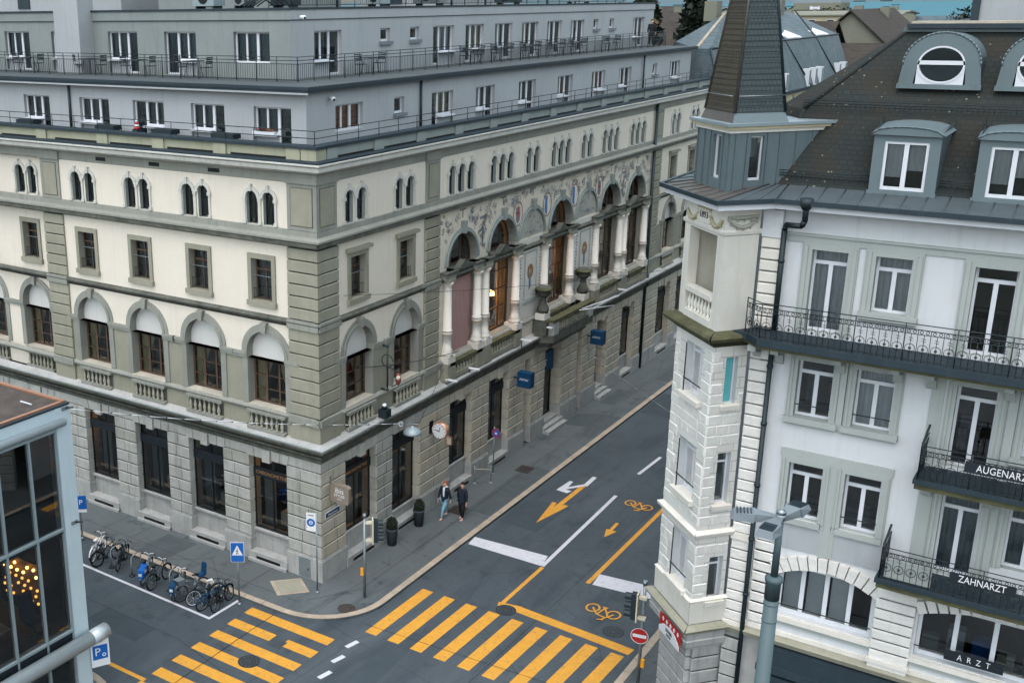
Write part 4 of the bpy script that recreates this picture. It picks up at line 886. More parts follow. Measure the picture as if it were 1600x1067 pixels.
# C facade storey data
DX = [(18.2, 19.06), (19.68, 20.6), (22.05, 22.9), (23.7, 24.6), (26.6, 27.5), (28.2, 29.1)]
mb = MB()
top_ = [(18.17, 19.08, 14.35, 16.62), (19.74, 20.62, 15.1, 16.62), (22.0, 22.95, 14.35, 16.62), (23.6, 24.5, 15.1, 16.62), (26.2, 27.1, 14.35, 16.62)]
sec_ = [(18.14, 19.08, 11.86, 13.52), (19.64, 20.6, 11.86, 13.52), (22.02, 22.96, 11.3, 13.52), (23.62, 24.56, 11.86, 13.52), (26.2, 27.1, 11.3, 13.52)]
fir_ = [(18.2, 19.12, 8.82, 10.5), (19.68, 20.62, 8.82, 10.5), (22.06, 22.98, 8.25, 10.5), (23.6, 24.54, 8.82, 10.5), (26.2, 27.1, 8.25, 10.5)]
wall(mb, FC, 16.85, XR, 14.0, 17.75, top_, 0, .24, 'white_wall', 'trim_grey')
wall(mb, FC, 16.85, XR, 11.0, 14.0, sec_, 0, .24, 'white_wall', 'trim_grey')
wall(mb, FC, 16.85, XR, 7.9, 11.0, fir_, 0, .24, 'white_wall', 'trim_grey')
mezz = [(18.25, 20.82, 5.7, 7.3), (21.95, 25.6, 5.62, 7.25), (26.9, 29.6, 5.7, 7.3)]
wall(mb, FC, 16.85, XR, 4.9, 7.9, mezz, 0, .3, 'white_wall', 'white_wall')
wall(mb, FC, 16.85, XR, 0, 4.9, [(18.6, 24.5, .3, 3.5), (25.5, 29, .3, 3.5)], 0, .5, 'granite', 'granite')
# street side and back
mb.face([(15.0, -.2, 0), (15.0, 40, 0), (15.0, 40, 17.75), (15.0, -.2, 17.75)], 'white_wall'); mb.face([(XR, -2, 0), (XR, 14, 0), (XR, 14, 17.7), (XR, -2, 17.7)], 'white_wall')
mb.face([(15.0, 40, 0), (XR, 40, 0), (XR, 40, 17.7), (15, 40, 17.7)], 'white_wall')
mb.build('wall', N)
def stone_frame(fr, a, b, z0, z1, w_=.2, d=.06, sill=True, m='trim_grey', name='window_surround', top=0):
    q = MB(); q.box(fr, a-w_, a+.004, -.02, d, z0+.013, z1, m); q.box(fr, b-.004, b+w_, -.02, d, z0+.013, z1, m); q.box(fr, a-w_, b+w_, -.02, d+.001, z1-.004, z1+.17+top, m)
    q.box(fr, a-w_+.04, a-.1, d, d+.03, z0, z1+.1, m); q.box(fr, b+.1, b+w_-.04, d, d+.03, z0, z1+.1, m)
    if sill: q.box(fr, a-w_-.03, b+w_+.03, -.2, d+.1, z0-.16, z0+.012, m); q.box(fr, a-w_, b+w_, -.1, d+.03, z0-.22, z0-.16, m)
    return q.build(name, N)
def casement(fr, a, b, z0, z1, d=-.2, cur=None, cm='curtain_grey', gm='glass', guard=False, lab=None):
    o = window('casement_window', N, fr, a, b, z0, z1, d, 'white_paint', .065, mull=((.5, .055),), trans=((1-.37/(z1-z0), .05),), mtop=1-.37/(z1-z0)-.01, depth=.07, gm=gm, cur=cur, curm=cm)
    if guard:
        g = MB(); g.cyl(fr(a-.04, -.02, z0+.36), fr(b+.04, -.02, z0+.36), .016, .016, 5, 'iron'); g.build('window_bar', N)
    return o
full = ((.02, .98, .01, 0, 1),)
for i, (a, b, z0, z1) in enumerate(top_):
    stone_frame(FC, a, b, z0, z1, .24, .06, i % 2 == 1, top=.0); casement(FC, a, b, z0, z1, cur=full if i < 2 else None, cm='curtain', gm='glass')
for i, (a, b, z0, z1) in enumerate(sec_):
    stone_frame(FC, a, b, z0, z1, .2, .06, i != 2); casement(FC, a, b, z0, z1, cur=full if i in (1, 3) else None, cm='curtain', guard=i in (0, 1), gm='glass' if i == 1 else 'glass_dark')
    if i in (0, 2): q_ = MB(); q_.box(FC, a+.1, a+.42, -.9, -.85, z0+.2, z0+1.2, 'ornament'); q_.box(FC, b-.35, b-.1, -1.2, -1.1, z0, z0+.8, 'brown_wood'); q_.build('room_furniture', N)
for i, (a, b, z0, z1) in enumerate(fir_):
    stone_frame(FC, a, b, z0, z1, .2, .06, False); casement(FC, a, b, z0, z1, cur=full if i in (2, 3) else None, guard=i in (0, 1), gm='glass_dark' if i < 2 else 'glass')
    if i < 2: q_ = MB(); q_.box(FC, a+.05, b-.3, -1.0, -.6, z0-.1, z0+.3+.15*i, 'curtain_grey'); q_.box(FC, b-.3, b-.06, -1.6, -1.5, z0, z0+1.1, 'brown_wood'); q_.build('room_furniture', N)
mb = MB()
# frieze bands, surround field of the first-floor pair
mb.box(FC, 16.9, XR, 0, .05, 16.79, 17.0, 'trim_grey'); mb.box(FC, 16.9, XR, 0, .1, 16.97, 17.03, 'trim_grey'); 
mb.box(FC, 16.9, XR, 0, .045, 13.69, 13.98, 'trim_grey'); mb.box(FC, 16.9, XR, 0, .08, 13.72, 13.78, 'trim_grey')
mb.box(FC, 17.95, 20.86, 0, .05, 10.67, 10.9, 'trim_grey'); mb.box(FC, 19.3, 19.48, 0, .055, 7.95, 10.67, 'trim_grey'); mb.box(FC, 19.2, 19.6, .0, .05, 7.85, 8.6, 'trim_grey')
mb.box(FC, 17.95, 20.86, 0, .035, 7.86, 8.66, 'grey_render')
for a, b in ((18.0, 19.2), (19.6, 20.8)): mb.box(FC, a, b, -.1, .12, 8.66, 8.8, 'trim_grey')
mb.box(FC, 19.27, 19.42, 0, .09, 11.7, 13.7, 'trim_grey'); mb.box(FC, 21.45, 21.75, 0, .03, 11.2, 13.69, 'trim_grey'); mb.box(FC, 23.2, 23.4, 0, .07, 11.2, 13.69, 'trim_grey')
mb.box(FC, 21.5, 21.85, 0, .02, 8.2, 10.67, 'trim_grey'); mb.box(FC, 23.19, 23.38, 0, .02, 8.2, 10.67, 'trim_grey')
mb.build('trim_band', N)
# rusticated quoin strip beside the oriel
mb = MB()
courses(mb, FC, 16.86, 17.38, 14.3, 16.85, 8, -.1, .15, 'white_stone', .04, .04); courses(mb, FC, 16.86, 17.38, 8.0, 13.7, 17, -.1, .15, 'white_rough', .04, .04); courses(mb, FC, 16.86, 17.38, 5.1, 7.8, 8, -.1, .15, 'white_rough', .04, .04)
mb.box(FC, 16.86, 17.38, -.1, .18, 16.85, 17.6, 'white_wall'); mb.box(FC, 16.84, 17.4, -.1, .2, 7.8, 8.0, 'white_stone'); mb.box(FC, 16.84, 17.4, -.1, .2, 4.9, 5.1, 'white_stone'); mb.box(FC, 16.84, 17.4, -.1, .2, 13.7, 13.95, 'trim_grey'); courses(mb, FC, 16.86, 17.38, .5, 4.5, 9, -.1, .12, 'granite', .05, .04)
mb.build('quoin_strip', N)
mb = MB(); courses(mb, FC, 17.5, 18.2, 5.2, 7.9, 8, -.05, .05, 'white_rough'); mb.build('rusticated_pier', N)
mb = MB(); courses(mb, FC, 20.88, 21.88, 5.2, 7.75, 8, -.05, .14, 'white_rough', .05, .05)
mb.box(FC, 20.84, 21.92, -.05, .2, 5.12, 5.24, 'white_stone'); mb.box(FC, 20.88, 21.88, -.05, .15, 4.75, 5.12, 'white_rough')
mb.build('rusticated_pier', N)
# segmental arch of rough stones over the mezzanine windows
mb = MB()
def seg_arch(a, b, zs, rise, th, n_):
    uc = (a+b)/2; hw = (b-a)/2; R = (hw*hw+rise*rise)/(2*rise); cz = zs+rise-R; t0 = math.asin(hw/R); rj = random.Random(5)
    for k in range(n_):
        t1, t2 = -t0+2*t0*k/n_+.006, -t0+2*t0*(k+1)/n_-.006; dd = .1+rj.uniform(0, .06)
        mb.ext(FC, [(uc+R*sin(t1), cz+R*cos(t1)), (uc+R*sin(t2), cz+R*cos(t2)), (uc+(R+th)*sin(t2), cz+(R+th)*cos(t2)), (uc+(R+th)*sin(t1), cz+(R+th)*cos(t1))], -.05, dd, 'white_rough')
seg_arch(18.2, 20.9, 7.0, .42, .4, 12); mb.build('rough_stone_arch', N); mb = MB(); seg_arch(21.95, 25.7, 6.95, .42, .35, 15)
mb.build('rough_stone_arch', N)
for (a, b, z0, z1), gm, cm in zip(mezz, ('glass', 'glass_dark', 'glass_dark'), ('curtain_grey', None, None)):
    n_ = 4; mu = [(k/n_, .06) for k in range(1, n_)]
    o = window('mezzanine_window', N, FC, a, b, z0, z1, -.22, 'white_paint', .09, mull=mu, depth=.08, gm=gm)
    if not cm:
        q_ = MB()
        for k in range(6): u = a+(b-a)*(k+.5)/6; q_.box(FC, u-.22, u+.2, -1.0-.1*(k % 3), -.75, z0-.1, z0+.35+.18*((k*5) % 3), ('trim_grey', 'curtain', 'sign_blue', 'ivory', 'ornament', 'trim_grey')[k])
        q_.build('room_furniture', N)
    if cm:
        c_ = MB(); 
        for k in range(3): c_.box(FC, a+(b-a)*k/4+.1, a+(b-a)*(k+1)/4-.05, -.42, -.4, z0, z1, 'curtain')
        c_.build('roller_blind', o)
    q = MB(); q.box(FC, a-.1, b+.1, -.3, .12, z0-.17, z0-.02, 'white_stone'); q.box(FC, a-.05, b+.05, -.02, .06, z0-.3, z0-.17, 'trim_grey')
    q.cyl(FC(a, .02, z0+.34), FC(b, .02, z0+.34), .018, .018, 5, 'iron'); q.build('sill_and_bar', N)
mb = MB()
mb.prof(FC, 16.9, XR, [(0, 4.72), (.22, 4.78), (.26, 4.92), (.2, 4.97), (0, 5.02)], 'molasse'); mb.box(FC, 17.4, XR, -.02, .06, 5.02, 5.16, 'white_stone')
mb.build('ledge', N)
mb = MB(); mb.box(FC, 18.0, 25, 0, .35, 4.15, 4.7, 'sheet_dark'); mb.box(FC, 18.1, 25, .0, .7, 3.75, 3.85, 'sheet_dark'); mb.box(FC, 18.0, 25, 0, .5, 3.95, 4.15, 'sheet_dark'); mb.build('awning_box', N)
sg = thing('shop_sign', 'red shop board with white crosses under the dark awning of the white corner building', 'shop sign', (18.5, -2.6, 3.3))
mb = MB(); mb.box(FC, 18.3, 20.6, .5, .56, 3.0, 3.7, 'red'); mb.build('board', sg)
mb = MB()
for u in (18.7, 19.25, 19.8): mb.box(FC, u-.06, u+.06, .56, .57, 3.2, 3.56, 'sign_white'); mb.box(FC, u-.18, u+.18, .56, .571, 3.32, 3.44, 'sign_white')
mb.build('emblem', sg)
# ---- oriel
mb = MB()
oF = [(.5, 1.45, 5.95, 7.65), (.5, 1.55, 8.9, 10.55), (.6, 1.6, 11.95, 13.53)]
oR = [(.5, .95, 5.75, 7.2), (.45, .88, 8.9, 10.53), (.43, .82, 12.0, 13.42)]
for i, (z0, z1) in enumerate(((5.0, 8.0), (8.0, 11.0), (11.0, 13.95))):
    wall(mb, FO, 0, OW, z0, z1, [oF[i]], 0, .28, 'ashlar_white', 'white_wall'); wall(mb, FR, 0, RW, z0, z1, [oR[i]], 0, .22, 'ashlar_white', 'white_wall')
Wb = Fr(K2[0], K2[1], 45, 1)
mb.face([(*K2, 4.9), (*place(Fr(K2[0], K2[1], 45, 1), 1.4), 4.9), (*place(Fr(K2[0], K2[1], 45, 1), 1.4), 17.6), (*K2, 17.6)], 'ashlar_white')
# top loggia: piers round an open bay with a back wall
wall(mb, FO, 0, OW, 13.95, 17.6, [(.35, 1.95, 14.3, 16.85)], 0, .3, 'white_stone', 'white_stone'); wall(mb, FR, 0, RW, 13.95, 17.6, [], 0, .2, 'white_stone')
mb.face([FO(.1, -1.0, 14.0), FO(2.2, -1.0, 14.0), FO(2.2, -1.0, 17), FO(.1, -1.0, 17)], 'wall_ochre')
mb.face([FO(2.1, -1.0, 14.0), FO(2.1, -.3, 14.0), FO(2.1, -.3, 17), FO(2.1, -1.0, 17)], 'white_stone'); mb.face([FO(.12, -1.0, 14.0), FO(.12, -.3, 14.0), FO(.12, -.3, 17), FO(.12, -1.0, 17)], 'white_stone')
mb.face([FO(.1, -1.0, 14.28), FO(2.2, -1.0, 14.28), FO(2.2, 0, 14.28), FO(.1, 0, 14.28)], 'white_stone')
mb.build('oriel_wall', N)
mb = MB()
mb.box(FO, .35, 1.95, -.26, .05, 14.98, 15.12, 'white_stone'); mb.box(FO, .35, 1.95, -.2, .02, 14.2, 14.42, 'white_stone'); balusters(mb, FO, .38, 1.92, 14.42, 14.98, -.1, 8, 'white_stone', .075)
mb.build('oriel_balustrade', N)
# rough bossed stones on the oriel
mb = MB(); rj = random.Random(11)
for fr, w_, ops in ((FO, OW, oF), (FR, RW, oR)):
    z = 5.12; row = 0
    while z < 13.6:
        h = .30; u = 0.0
        while u < w_-.02:
            L = rj.uniform(.35, .6) if w_ > 1.5 else rj.uniform(.25, .5); e_ = min(u+L, w_)
            if w_-e_ < .15: e_ = w_
            clash = any(not (e_ < a-.0 or u > b+.0 or z+h < za-.12 or z > zb+.05) for a, b, za, zb in ops)
            if not clash and not (7.75 < z+h/2 < 8.15):
                dd = rj.uniform(.012, .032); c = .015
                mb.hex([fr(u+.008, 0, z+.008), fr(e_-.008, 0, z+.008), fr(e_-c-.02, dd, z+c+.01), fr(u+c+.01, dd, z+c+.01), fr(u+.008, 0, z+h-.008), fr(e_-.008, 0, z+h-.008), fr(e_-c-.02, dd, z+h-c-.01), fr(u+c+.01, dd, z+h-c-.01)], 'white_rough')
            u = e_
        z += .315; row += 1
mb.build('bossed_stonework', N)
for (a, b, z0, z1) in oF:
    window('oriel_window', N, FO, a, b, z0, z1, -.22, 'white_paint', .07, mull=((.5, .045),), trans=((.82, .035),), depth=.06, gm='glass', cur=full, curm='curtain')
    q = MB(); q.box(FO, a-.15, b+.12, -.25, .16, z0-.14, z0+.012, 'white_stone'); q.cyl(FO(a-.05, .0, z0+.42), FO(b+.05, .0, z0+.42), .02, .02, 5, 'iron'); q.cyl(FO(b-.0, .0, z0), FO(b-.0, .0, z1-.1), .02, .02, 5, 'iron'); q.build('oriel_sill', N)
for i, (a, b, z0, z1) in enumerate(oR):
    window('oriel_window', N, FR, a, b, z0, z1, -.16, 'white_paint', .06, trans=((.8, .03),) if i < 2 else (), depth=.05, gm='glass_dark')
    q = MB(); q.box(FR, a-.1, b+.1, -.2, .14, z0-.12, z0+.012, 'white_stone'); q.build('oriel_sill', N)
    if i == 2: q = MB(); q.box(FR, a+.06, b-.09, -.2, -.14, z0+.06, z1-.05, 'shutter_teal'); q.build('teal_shutter', N)
def oriel_band(name, P, m):
    q = MB()
    for (d0, z0), (d1, z1) in zip(P, P[1:]):
        q.face([FO(-d0, d0, z0), FO(OW+d0, d0, z0), FO(OW+d1, d1, z1), FO(-d1, d1, z1)], m)
        q.face([FR(-d0, d0, z0), FR(RW+.1, d0, z0), FR(RW+.1, d1, z1), FR(-d1, d1, z1)], m)
        q.face([Wb(-d0, d0, z0), Wb(1.4, d0, z0), Wb(1.4, d1, z1), Wb(-d1, d1, z1)], m)
    return q.build(name, N)
oriel_band('oriel_frieze', [(0, 4.2), (.12, 4.3), (.14, 4.5), (.1, 4.52), (.12, 4.75)], 'granite')
oriel_band('oriel_ledge', [(.12, 4.75), (.22, 4.82), (.27, 4.92), (.22, 4.98), (.06, 5.04)], 'molasse')
oriel_band('oriel_sill_string', [(.04, 5.76), (.09, 5.82), (0, 5.9)], 'white_stone')
oriel_band('oriel_apron', [(0.05, 5.06), (.06, 5.78)], 'white_stone')
oriel_band('oriel_string', [(0, 7.86), (.12, 7.94), (.14, 8.04), (0, 8.12)], 'white_stone')
oriel_band('oriel_slab', [(0, 13.75), (.12, 13.85), (.3, 13.98), (.34, 14.08), (.3, 14.16), (0, 14.22)], 'mossy_stone')
oriel_band('oriel_frieze', [(0, 16.9), (.05, 16.93), (.06, 17.02), (0, 17.06)], 'white_stone')
# the mask of the underside between corner pier and oriel
mb = MB(); mb.prism([K, K2, place(Wb, 1.5), place(FR, RW+.3)], 4.15, 4.25, 'granite')
courses(mb, FO, .25, OW-.25, 0, 4.2, 9, -.9, -.12, 'granite'); courses(mb, FR, .3, RW+.2, 0, 4.2, 9, -.5, -.1, 'granite'); mb.build('corner_pier', N)
# garlands and the date
mb = MB()
def garland(fr, u0, u1, zt, sag, m):
    n_ = 14
    for k in range(n_):
        t = k/(n_-1); u = u0+(u1-u0)*t; z = zt-sag*4*t*(1-t); mb.ball(fr(u, .04, z), .05+.025*sin(pi*t), m, 6, (1, 1, .9))
        if k % 3 == 1: mb.ball(fr(u, .04, z-.09), .035, m, 5)
garland(FO, .12, .75, 17.3, .2, 'wall_ochre'); mb.build('stucco_garland', N); mb = MB(); garland(FO, 1.5, 2.15, 17.3, .2, 'wall_ochre'); mb.build('stucco_garland', N); mb = MB(); garland(FR, .1, .95, 17.35, .22, 'wall_pale'); garland(FR, .1, .95, 17.42, .03, 'wall_pale'); mb.build('stucco_garland', N); mb = MB()
mb.ext(FO, [(.78, 17.08), (1.48, 17.08), (1.55, 17.3), (1.4, 17.5), (.85, 17.5), (.72, 17.3)], 0, .05, 'white_stone'); garland(FO, .8, 1.46, 17.5, -.03, 'wall_ochre')
mb.build('date_cartouche', N)
letters('·1893·', .26, FO, 1.13, .055, 17.3, 'black', N, 'date', .006, flip=-1)
# ---- balconies
mb = MB(); 
mb.prism([place(FR, .55, .05), place(FR, .75, .35), (17.3, -3.12), (XR, -3.12), (XR, -2.0), (16.9, -2.0)], 13.96, 14.05, 'mossy_stone'); mb.prism([place(FR, .5, .05), place(FR, .7, .42), (17.28, -3.2), (XR, -3.2), (XR, -2.0), (16.9, -2.0)], 14.05, 14.24, 'sheet_dark')
mb.build('balcony_slab', N)
for u in (17.15, 17.75, 19.35, 20.75, 21.55, 23.3, 24.9, 26.5, 28): mb = MB(); mb.ext(Fr(u-.1, 0, 90, 1), [(-2.0, 13.3), (-2.12, 13.35), (-2.2, 13.6), (-2.75, 13.75), (-2.75, 13.93), (-2.0, 13.93)], -.1, .12, 'trim_grey'); mb.build('corbel', N)
def ornate_rail(name, path, z0, h, m='rail_iron', lab=None):
    q = MB()
    for a, b in zip(path, path[1:]):
        a, b = Vector(a), Vector(b); L = (b-a).length; n_ = max(1, round(L/.29)); t = (b-a)/L
        for hh, r in ((.06, .012), (h-.13, .014), (h-.25, .012), (h, .014)): q.cyl((a.x, a.y, z0+hh), (b.x, b.y, z0+hh), r, r, 5, m)
        for i in range(n_+1):
            p = a.lerp(b, i/n_); big = i % 4 == 0; q.cyl((p.x, p.y, z0), (p.x, p.y, z0+(h if big else h-.13)), .016 if big else .009, None, 5, m)
        for i in range(n_):
            p = a.lerp(b, (i+.5)/n_); fr = Fr(p.x, p.y, math.degrees(math.atan2(t.y, t.x)), 1); zc = z0+.36
            q.ring(fr, 0, zc, .108, .122, -.008, .008, m, 0, 2*pi, 12)
            q.cyl(fr(0, 0, z0), fr(0, 0, z0+h-.25), .008, None, 4, m); q.ball(fr(0, 0, zc), .04, m, 6)
            for zz in (.56, .62): q.cyl(fr(-.05, 0, z0+zz+.02), fr(.05, 0, z0+zz-.0), .007, None, 4, m)
            for s_ in (-.07, .07): q.ring(fr, s_, z0+h-.19, .03, .045, -.007, .007, m, 0, 2*pi, 8)
    return q.build(name, N)
ornate_rail('balcony_railing', [place(FR, .72, .3), (17.3, -3.08), (XR, -3.08)], 14.24, .99)
for nm, u0, z in (('a', 21.5, 11.2), ('b', 20.95, 8.2)):
    mb = MB(); mb.box(FC, u0, XR, 0, 1.12, z-.28, z-.12, 'mossy_stone'); mb.box(FC, u0-.04, XR, 0, 1.2, z-.12, z, 'sheet_dark'); mb.build('balcony_slab', N)
    for u in (u0+.3, 23.25, 25.0, 27): mb = MB(); mb.ext(Fr(u-.1, 0, 90, 1), [(-2.0, z-.85), (-2.1, z-.8), (-2.2, z-.55), (-2.8, z-.42), (-2.8, z-.28), (-2.0, z-.28)], -.1, .14, 'trim_grey'); mb.build('corbel', N)
    ornate_rail('balcony_railing', [(u0+.05, -2.0), (u0+.05, -3.12), (XR, -3.12)], z, .92)
    mb = MB(); 
    for k in range(7): a = k/6; mb.cyl((u0+.05, -2.15-.85*a, z+.92+.25*(1-a)), (u0+.05, -2.15-.85*min(1, a+1/6), z+.92+.25*(1-min(1, a+1/6))), .03, .03, 5, 'iron')
    mb.build('scroll_bracket', N)
mb = MB(); mb.box(FC, 21.1, 22.2, .9, 1.0, 8.22, 8.75, 'trim_grey'); mb.build('planter_trough', N)
for txt, u, z, wd, hh, d, sz, sp in (('AUGENARZT', 23.42, 11.81, 1.72, .29, 1.17, .27, 1.05), ('ZAHNARZT', 23.35, 8.77, 1.46, .27, 1.17, .27, 1.0), ('A R Z T', 23.4, 5.98, 1.4, .3, .1, .24, 1.35)):
    s_ = thing('practice_sign', f'dark balcony board reading {txt.replace(" ", "") if "  " not in txt else txt} in white capitals' if d > 1 else 'dark board reading ARZT fixed before the mezzanine windows', 'sign', FC(u, d, z-hh/2))
    b_ = MB(); b_.box(FC, u-wd/2, u+wd/2, d-.03, d, z-hh/2, z+hh/2, 'dark_frame'); b_.build('board', s_)
    letters(txt, sz, FC, u, d+.004, z, 'sign_white', s_, 'lettering', .003, sp, sx=.74)
# ---- roofs
P0 = [(14.2-.55, 40), (place(FO, OW, .55)[0]-.35, place(FO, OW, .55)[1]+.35), place(FO, -.55, .55), (17.25, -2.62), (XR, -2.62)]
P1 = [(15.6, 40), (15.45, -.3), (16.75, -1.45), (17.2, -1.3), (XR, -1.3)]
mb = MB()
g0 = [(x, y, 17.95) for x, y in P0]; g1 = [(x, y, 18.17) for x, y in P1]
for i in range(4): mb.face([g0[i], g0[i+1], g1[i+1], g1[i]], 'zinc_old' if i == 1 else 'eaves_sheet')
# standing seams
for i in range(4):
    a0, a1, b0, b1 = Vector(g0[i]), Vector(g0[i+1]), Vector(g1[i]), Vector(g1[i+1]); n_ = max(2, round((a1-a0).length/.5))
    if (a1-a0).length > 30: n_ = 40
    for k in range(n_+1): mb.cyl(a0.lerp(a1, k/n_)+Vector((0, 0, .012)), b0.lerp(b1, k/n_)+Vector((0, 0, .012)), .016, .016, 4, 'zinc_old' if i == 1 else 'eaves_sheet')
mb.build('metal_eaves_roof', N)
def offs(P, d): # crude outward shift of the eave line
    return [(P[0][0]-d, P[0][1]), (P[1][0]-d, P[1][1]-d*.2), (P[2][0]-d*.1, P[2][1]-d), (P[3][0], P[3][1]-d), (P[4][0], P[4][1]-d)]
mb = MB(); Q = offs(P0, .1)
for i in range(4):
    a, b = P0[i], P0[i+1]; c, e = Q[i], Q[i+1]
    mb.hex([(*a, 17.86), (*b, 17.86), (*e, 17.86), (*c, 17.86), (*a, 17.98), (*b, 17.98), (*e, 17.98), (*c, 17.98)], 'sheet_dark')
mb.build('gutter', N)
mb = MB(); I = offs(P0, -.06); I2 = offs(P0, -.75)
for i in range(4):
    a, b, c, e = I[i], I[i+1], I2[i], I2[i+1]
    mb.face([(*a, 17.70), (*b, 17.70), (*b, 17.87), (*a, 17.87)], 'white_paint'); mb.face([(*a, 17.70), (*b, 17.70), (*e, 17.74), (*c, 17.74)], 'white_paint')
mb.build('eaves_fascia', N)
# mansard: lower steep slope, upper slope, terrace above
mb = MB()
A0 = (16.75, -1.35, 18.1); A1 = (17.1, -.1, 20.1); A2 = (19.15, 2.0, 22.2)
mb.face([A0, (XR, -1.35, 18.1), (XR, -.1, 20.1), A1], 'slate_dark')
mb.face([A1, (XR, -.1, 20.1), (XR, 2.0, 22.2), A2], 'slate_dark')
mb.face([(15.4, .2, 18.1), A0, A1, (16.2, 1.1, 20.1)], 'slate_dark')
mb.face([(15.4, .2, 18.1), (15.4, 40, 18.1), (16.2, 40, 20.1), (16.2, 1.1, 20.1)], 'slate_dark')
mb.face([(16.2, 1.1, 20.1), A1, A2], 'slate_dark'); mb.face([(16.2, 1.1, 20.1), A2, (19.15, 14, 22.2), (16.2, 14, 20.1)], 'slate_dark')
mb.build('mansard_roof', N)
mb = MB(); mb.cyl(A1, A2, .06, .06, 6, 'slate_dark'); mb.cyl(A0, A1, .06, .06, 6, 'slate_dark'); mb.build('hip_tiles', N)
mb = MB()
mb.box(FC, 19.0, XR, -4.2, -3.85, 22.12, 22.22, 'zinc'); mb.box(FC, 19.1, XR, -4.3, -3.7, 22.22, 22.34, 'sheet_dark'); mb.box(FC, 19.2, XR, -4.3, -3.75, 22.34, 22.4, 'ashlar_b'); mb.box(W, 19.2, XR, 2.0, 12, 22.2, 22.3, 'flat_roof')
mb.build('roof_cornice', N)
mb = MB(); mb.box(W, 20.4, XR, 3.6, 9, 22.3, 25.6, 'grey_render')
mb.box(W, 20.36, 20.56, 3.5, 3.6, 22.3, 25.6, 'sheet_dark'); 
for u in (22.35, 24.2, 26, 28): mb.box(W, u-.05, u+.05, 3.5, 3.6, 22.3, 25.6, 'sheet_dark')
mb.box(W, 20.4, XR, 3.2, 3.6, 22.3, 22.38, 'mossy_stone'); mb.build('penthouse', N)
# snow guard rails
mb = MB()
for y, z, x0, x1 in ((-.2, 20.22, 17.1, XR), (-1.28, 18.42, 16.9, 19.3), (-1.28, 18.42, 20.85, 21.9)):
    for h in (0, .07, .14): mb.cyl((x0, y, z+h), (x1, y, z+h), .01, .01, 4, 'iron')
    n_ = int((x1-x0)/.12)
    for k in range(n_): u = x0+(x1-x0)*k/n_; mb.cyl((u, y, z-.05), (u, y, z+.14), .006, .006, 4, 'iron')
mb.build('snow_guard', N)
# window dormers
for c in (20.0, 22.4, 24.8):
    mb = MB(); w_ = .78; y0 = -1.42
    wall(mb, Fr(0, y0, 0, -1), c-w_, c+w_, 18.2, 19.72, [(c-.52, c+.52, 18.25, 19.5)], 0, .12, 'zinc')
    for s_ in (-1, 1): mb.face([(c+s_*w_, y0, 18.2), (c+s_*(w_+.12), -.2, 18.2), (c+s_*(w_+.12), .6, 20.2), (c+s_*w_, y0, 19.72)], 'zinc')
    for k in range(10):
        xa, xb = -1+.2*k, -1+.2*(k+1); za, zb = [19.68+.2*(1-x*x)**.5 if abs(x) < 1 else 19.68 for x in (xa, xb)]; e_ = w_+.07
        mb.face([(c+xa*e_, y0-.1, za), (c+xb*e_, y0-.1, zb), (c+xb*(e_+.12), .35, zb+.1), (c+xa*(e_+.12), .35, za+.1)], 'zinc', True)
        mb.face([(c+xa*e_, y0-.1, 19.66), (c+xb*e_, y0-.1, 19.66), (c+xb*e_, y0-.1, zb), (c+xa*e_, y0-.1, za)], 'zinc')
        mb.cyl((c+xa*e_, y0-.11, za), (c+xb*e_, y0-.11, zb), .02, None, 5, 'zinc')
    mb.box(Fr(0, y0, 0, -1), c-w_-.03, c+w_+.03, -.02, .08, 18.14, 18.22, 'zinc')
    o = mb.build('dormer', N)
    window('dormer_window', o, Fr(0, y0, 0, -1), c-.52, c+.52, 18.25, 19.5, -.03, 'white_paint', .07, mull=((.5, .055),), depth=.07, gm='glass', cur=((.03, .48, .25, 0, 1), (.52, .97, .4, 0, 1)), curm='curtain')
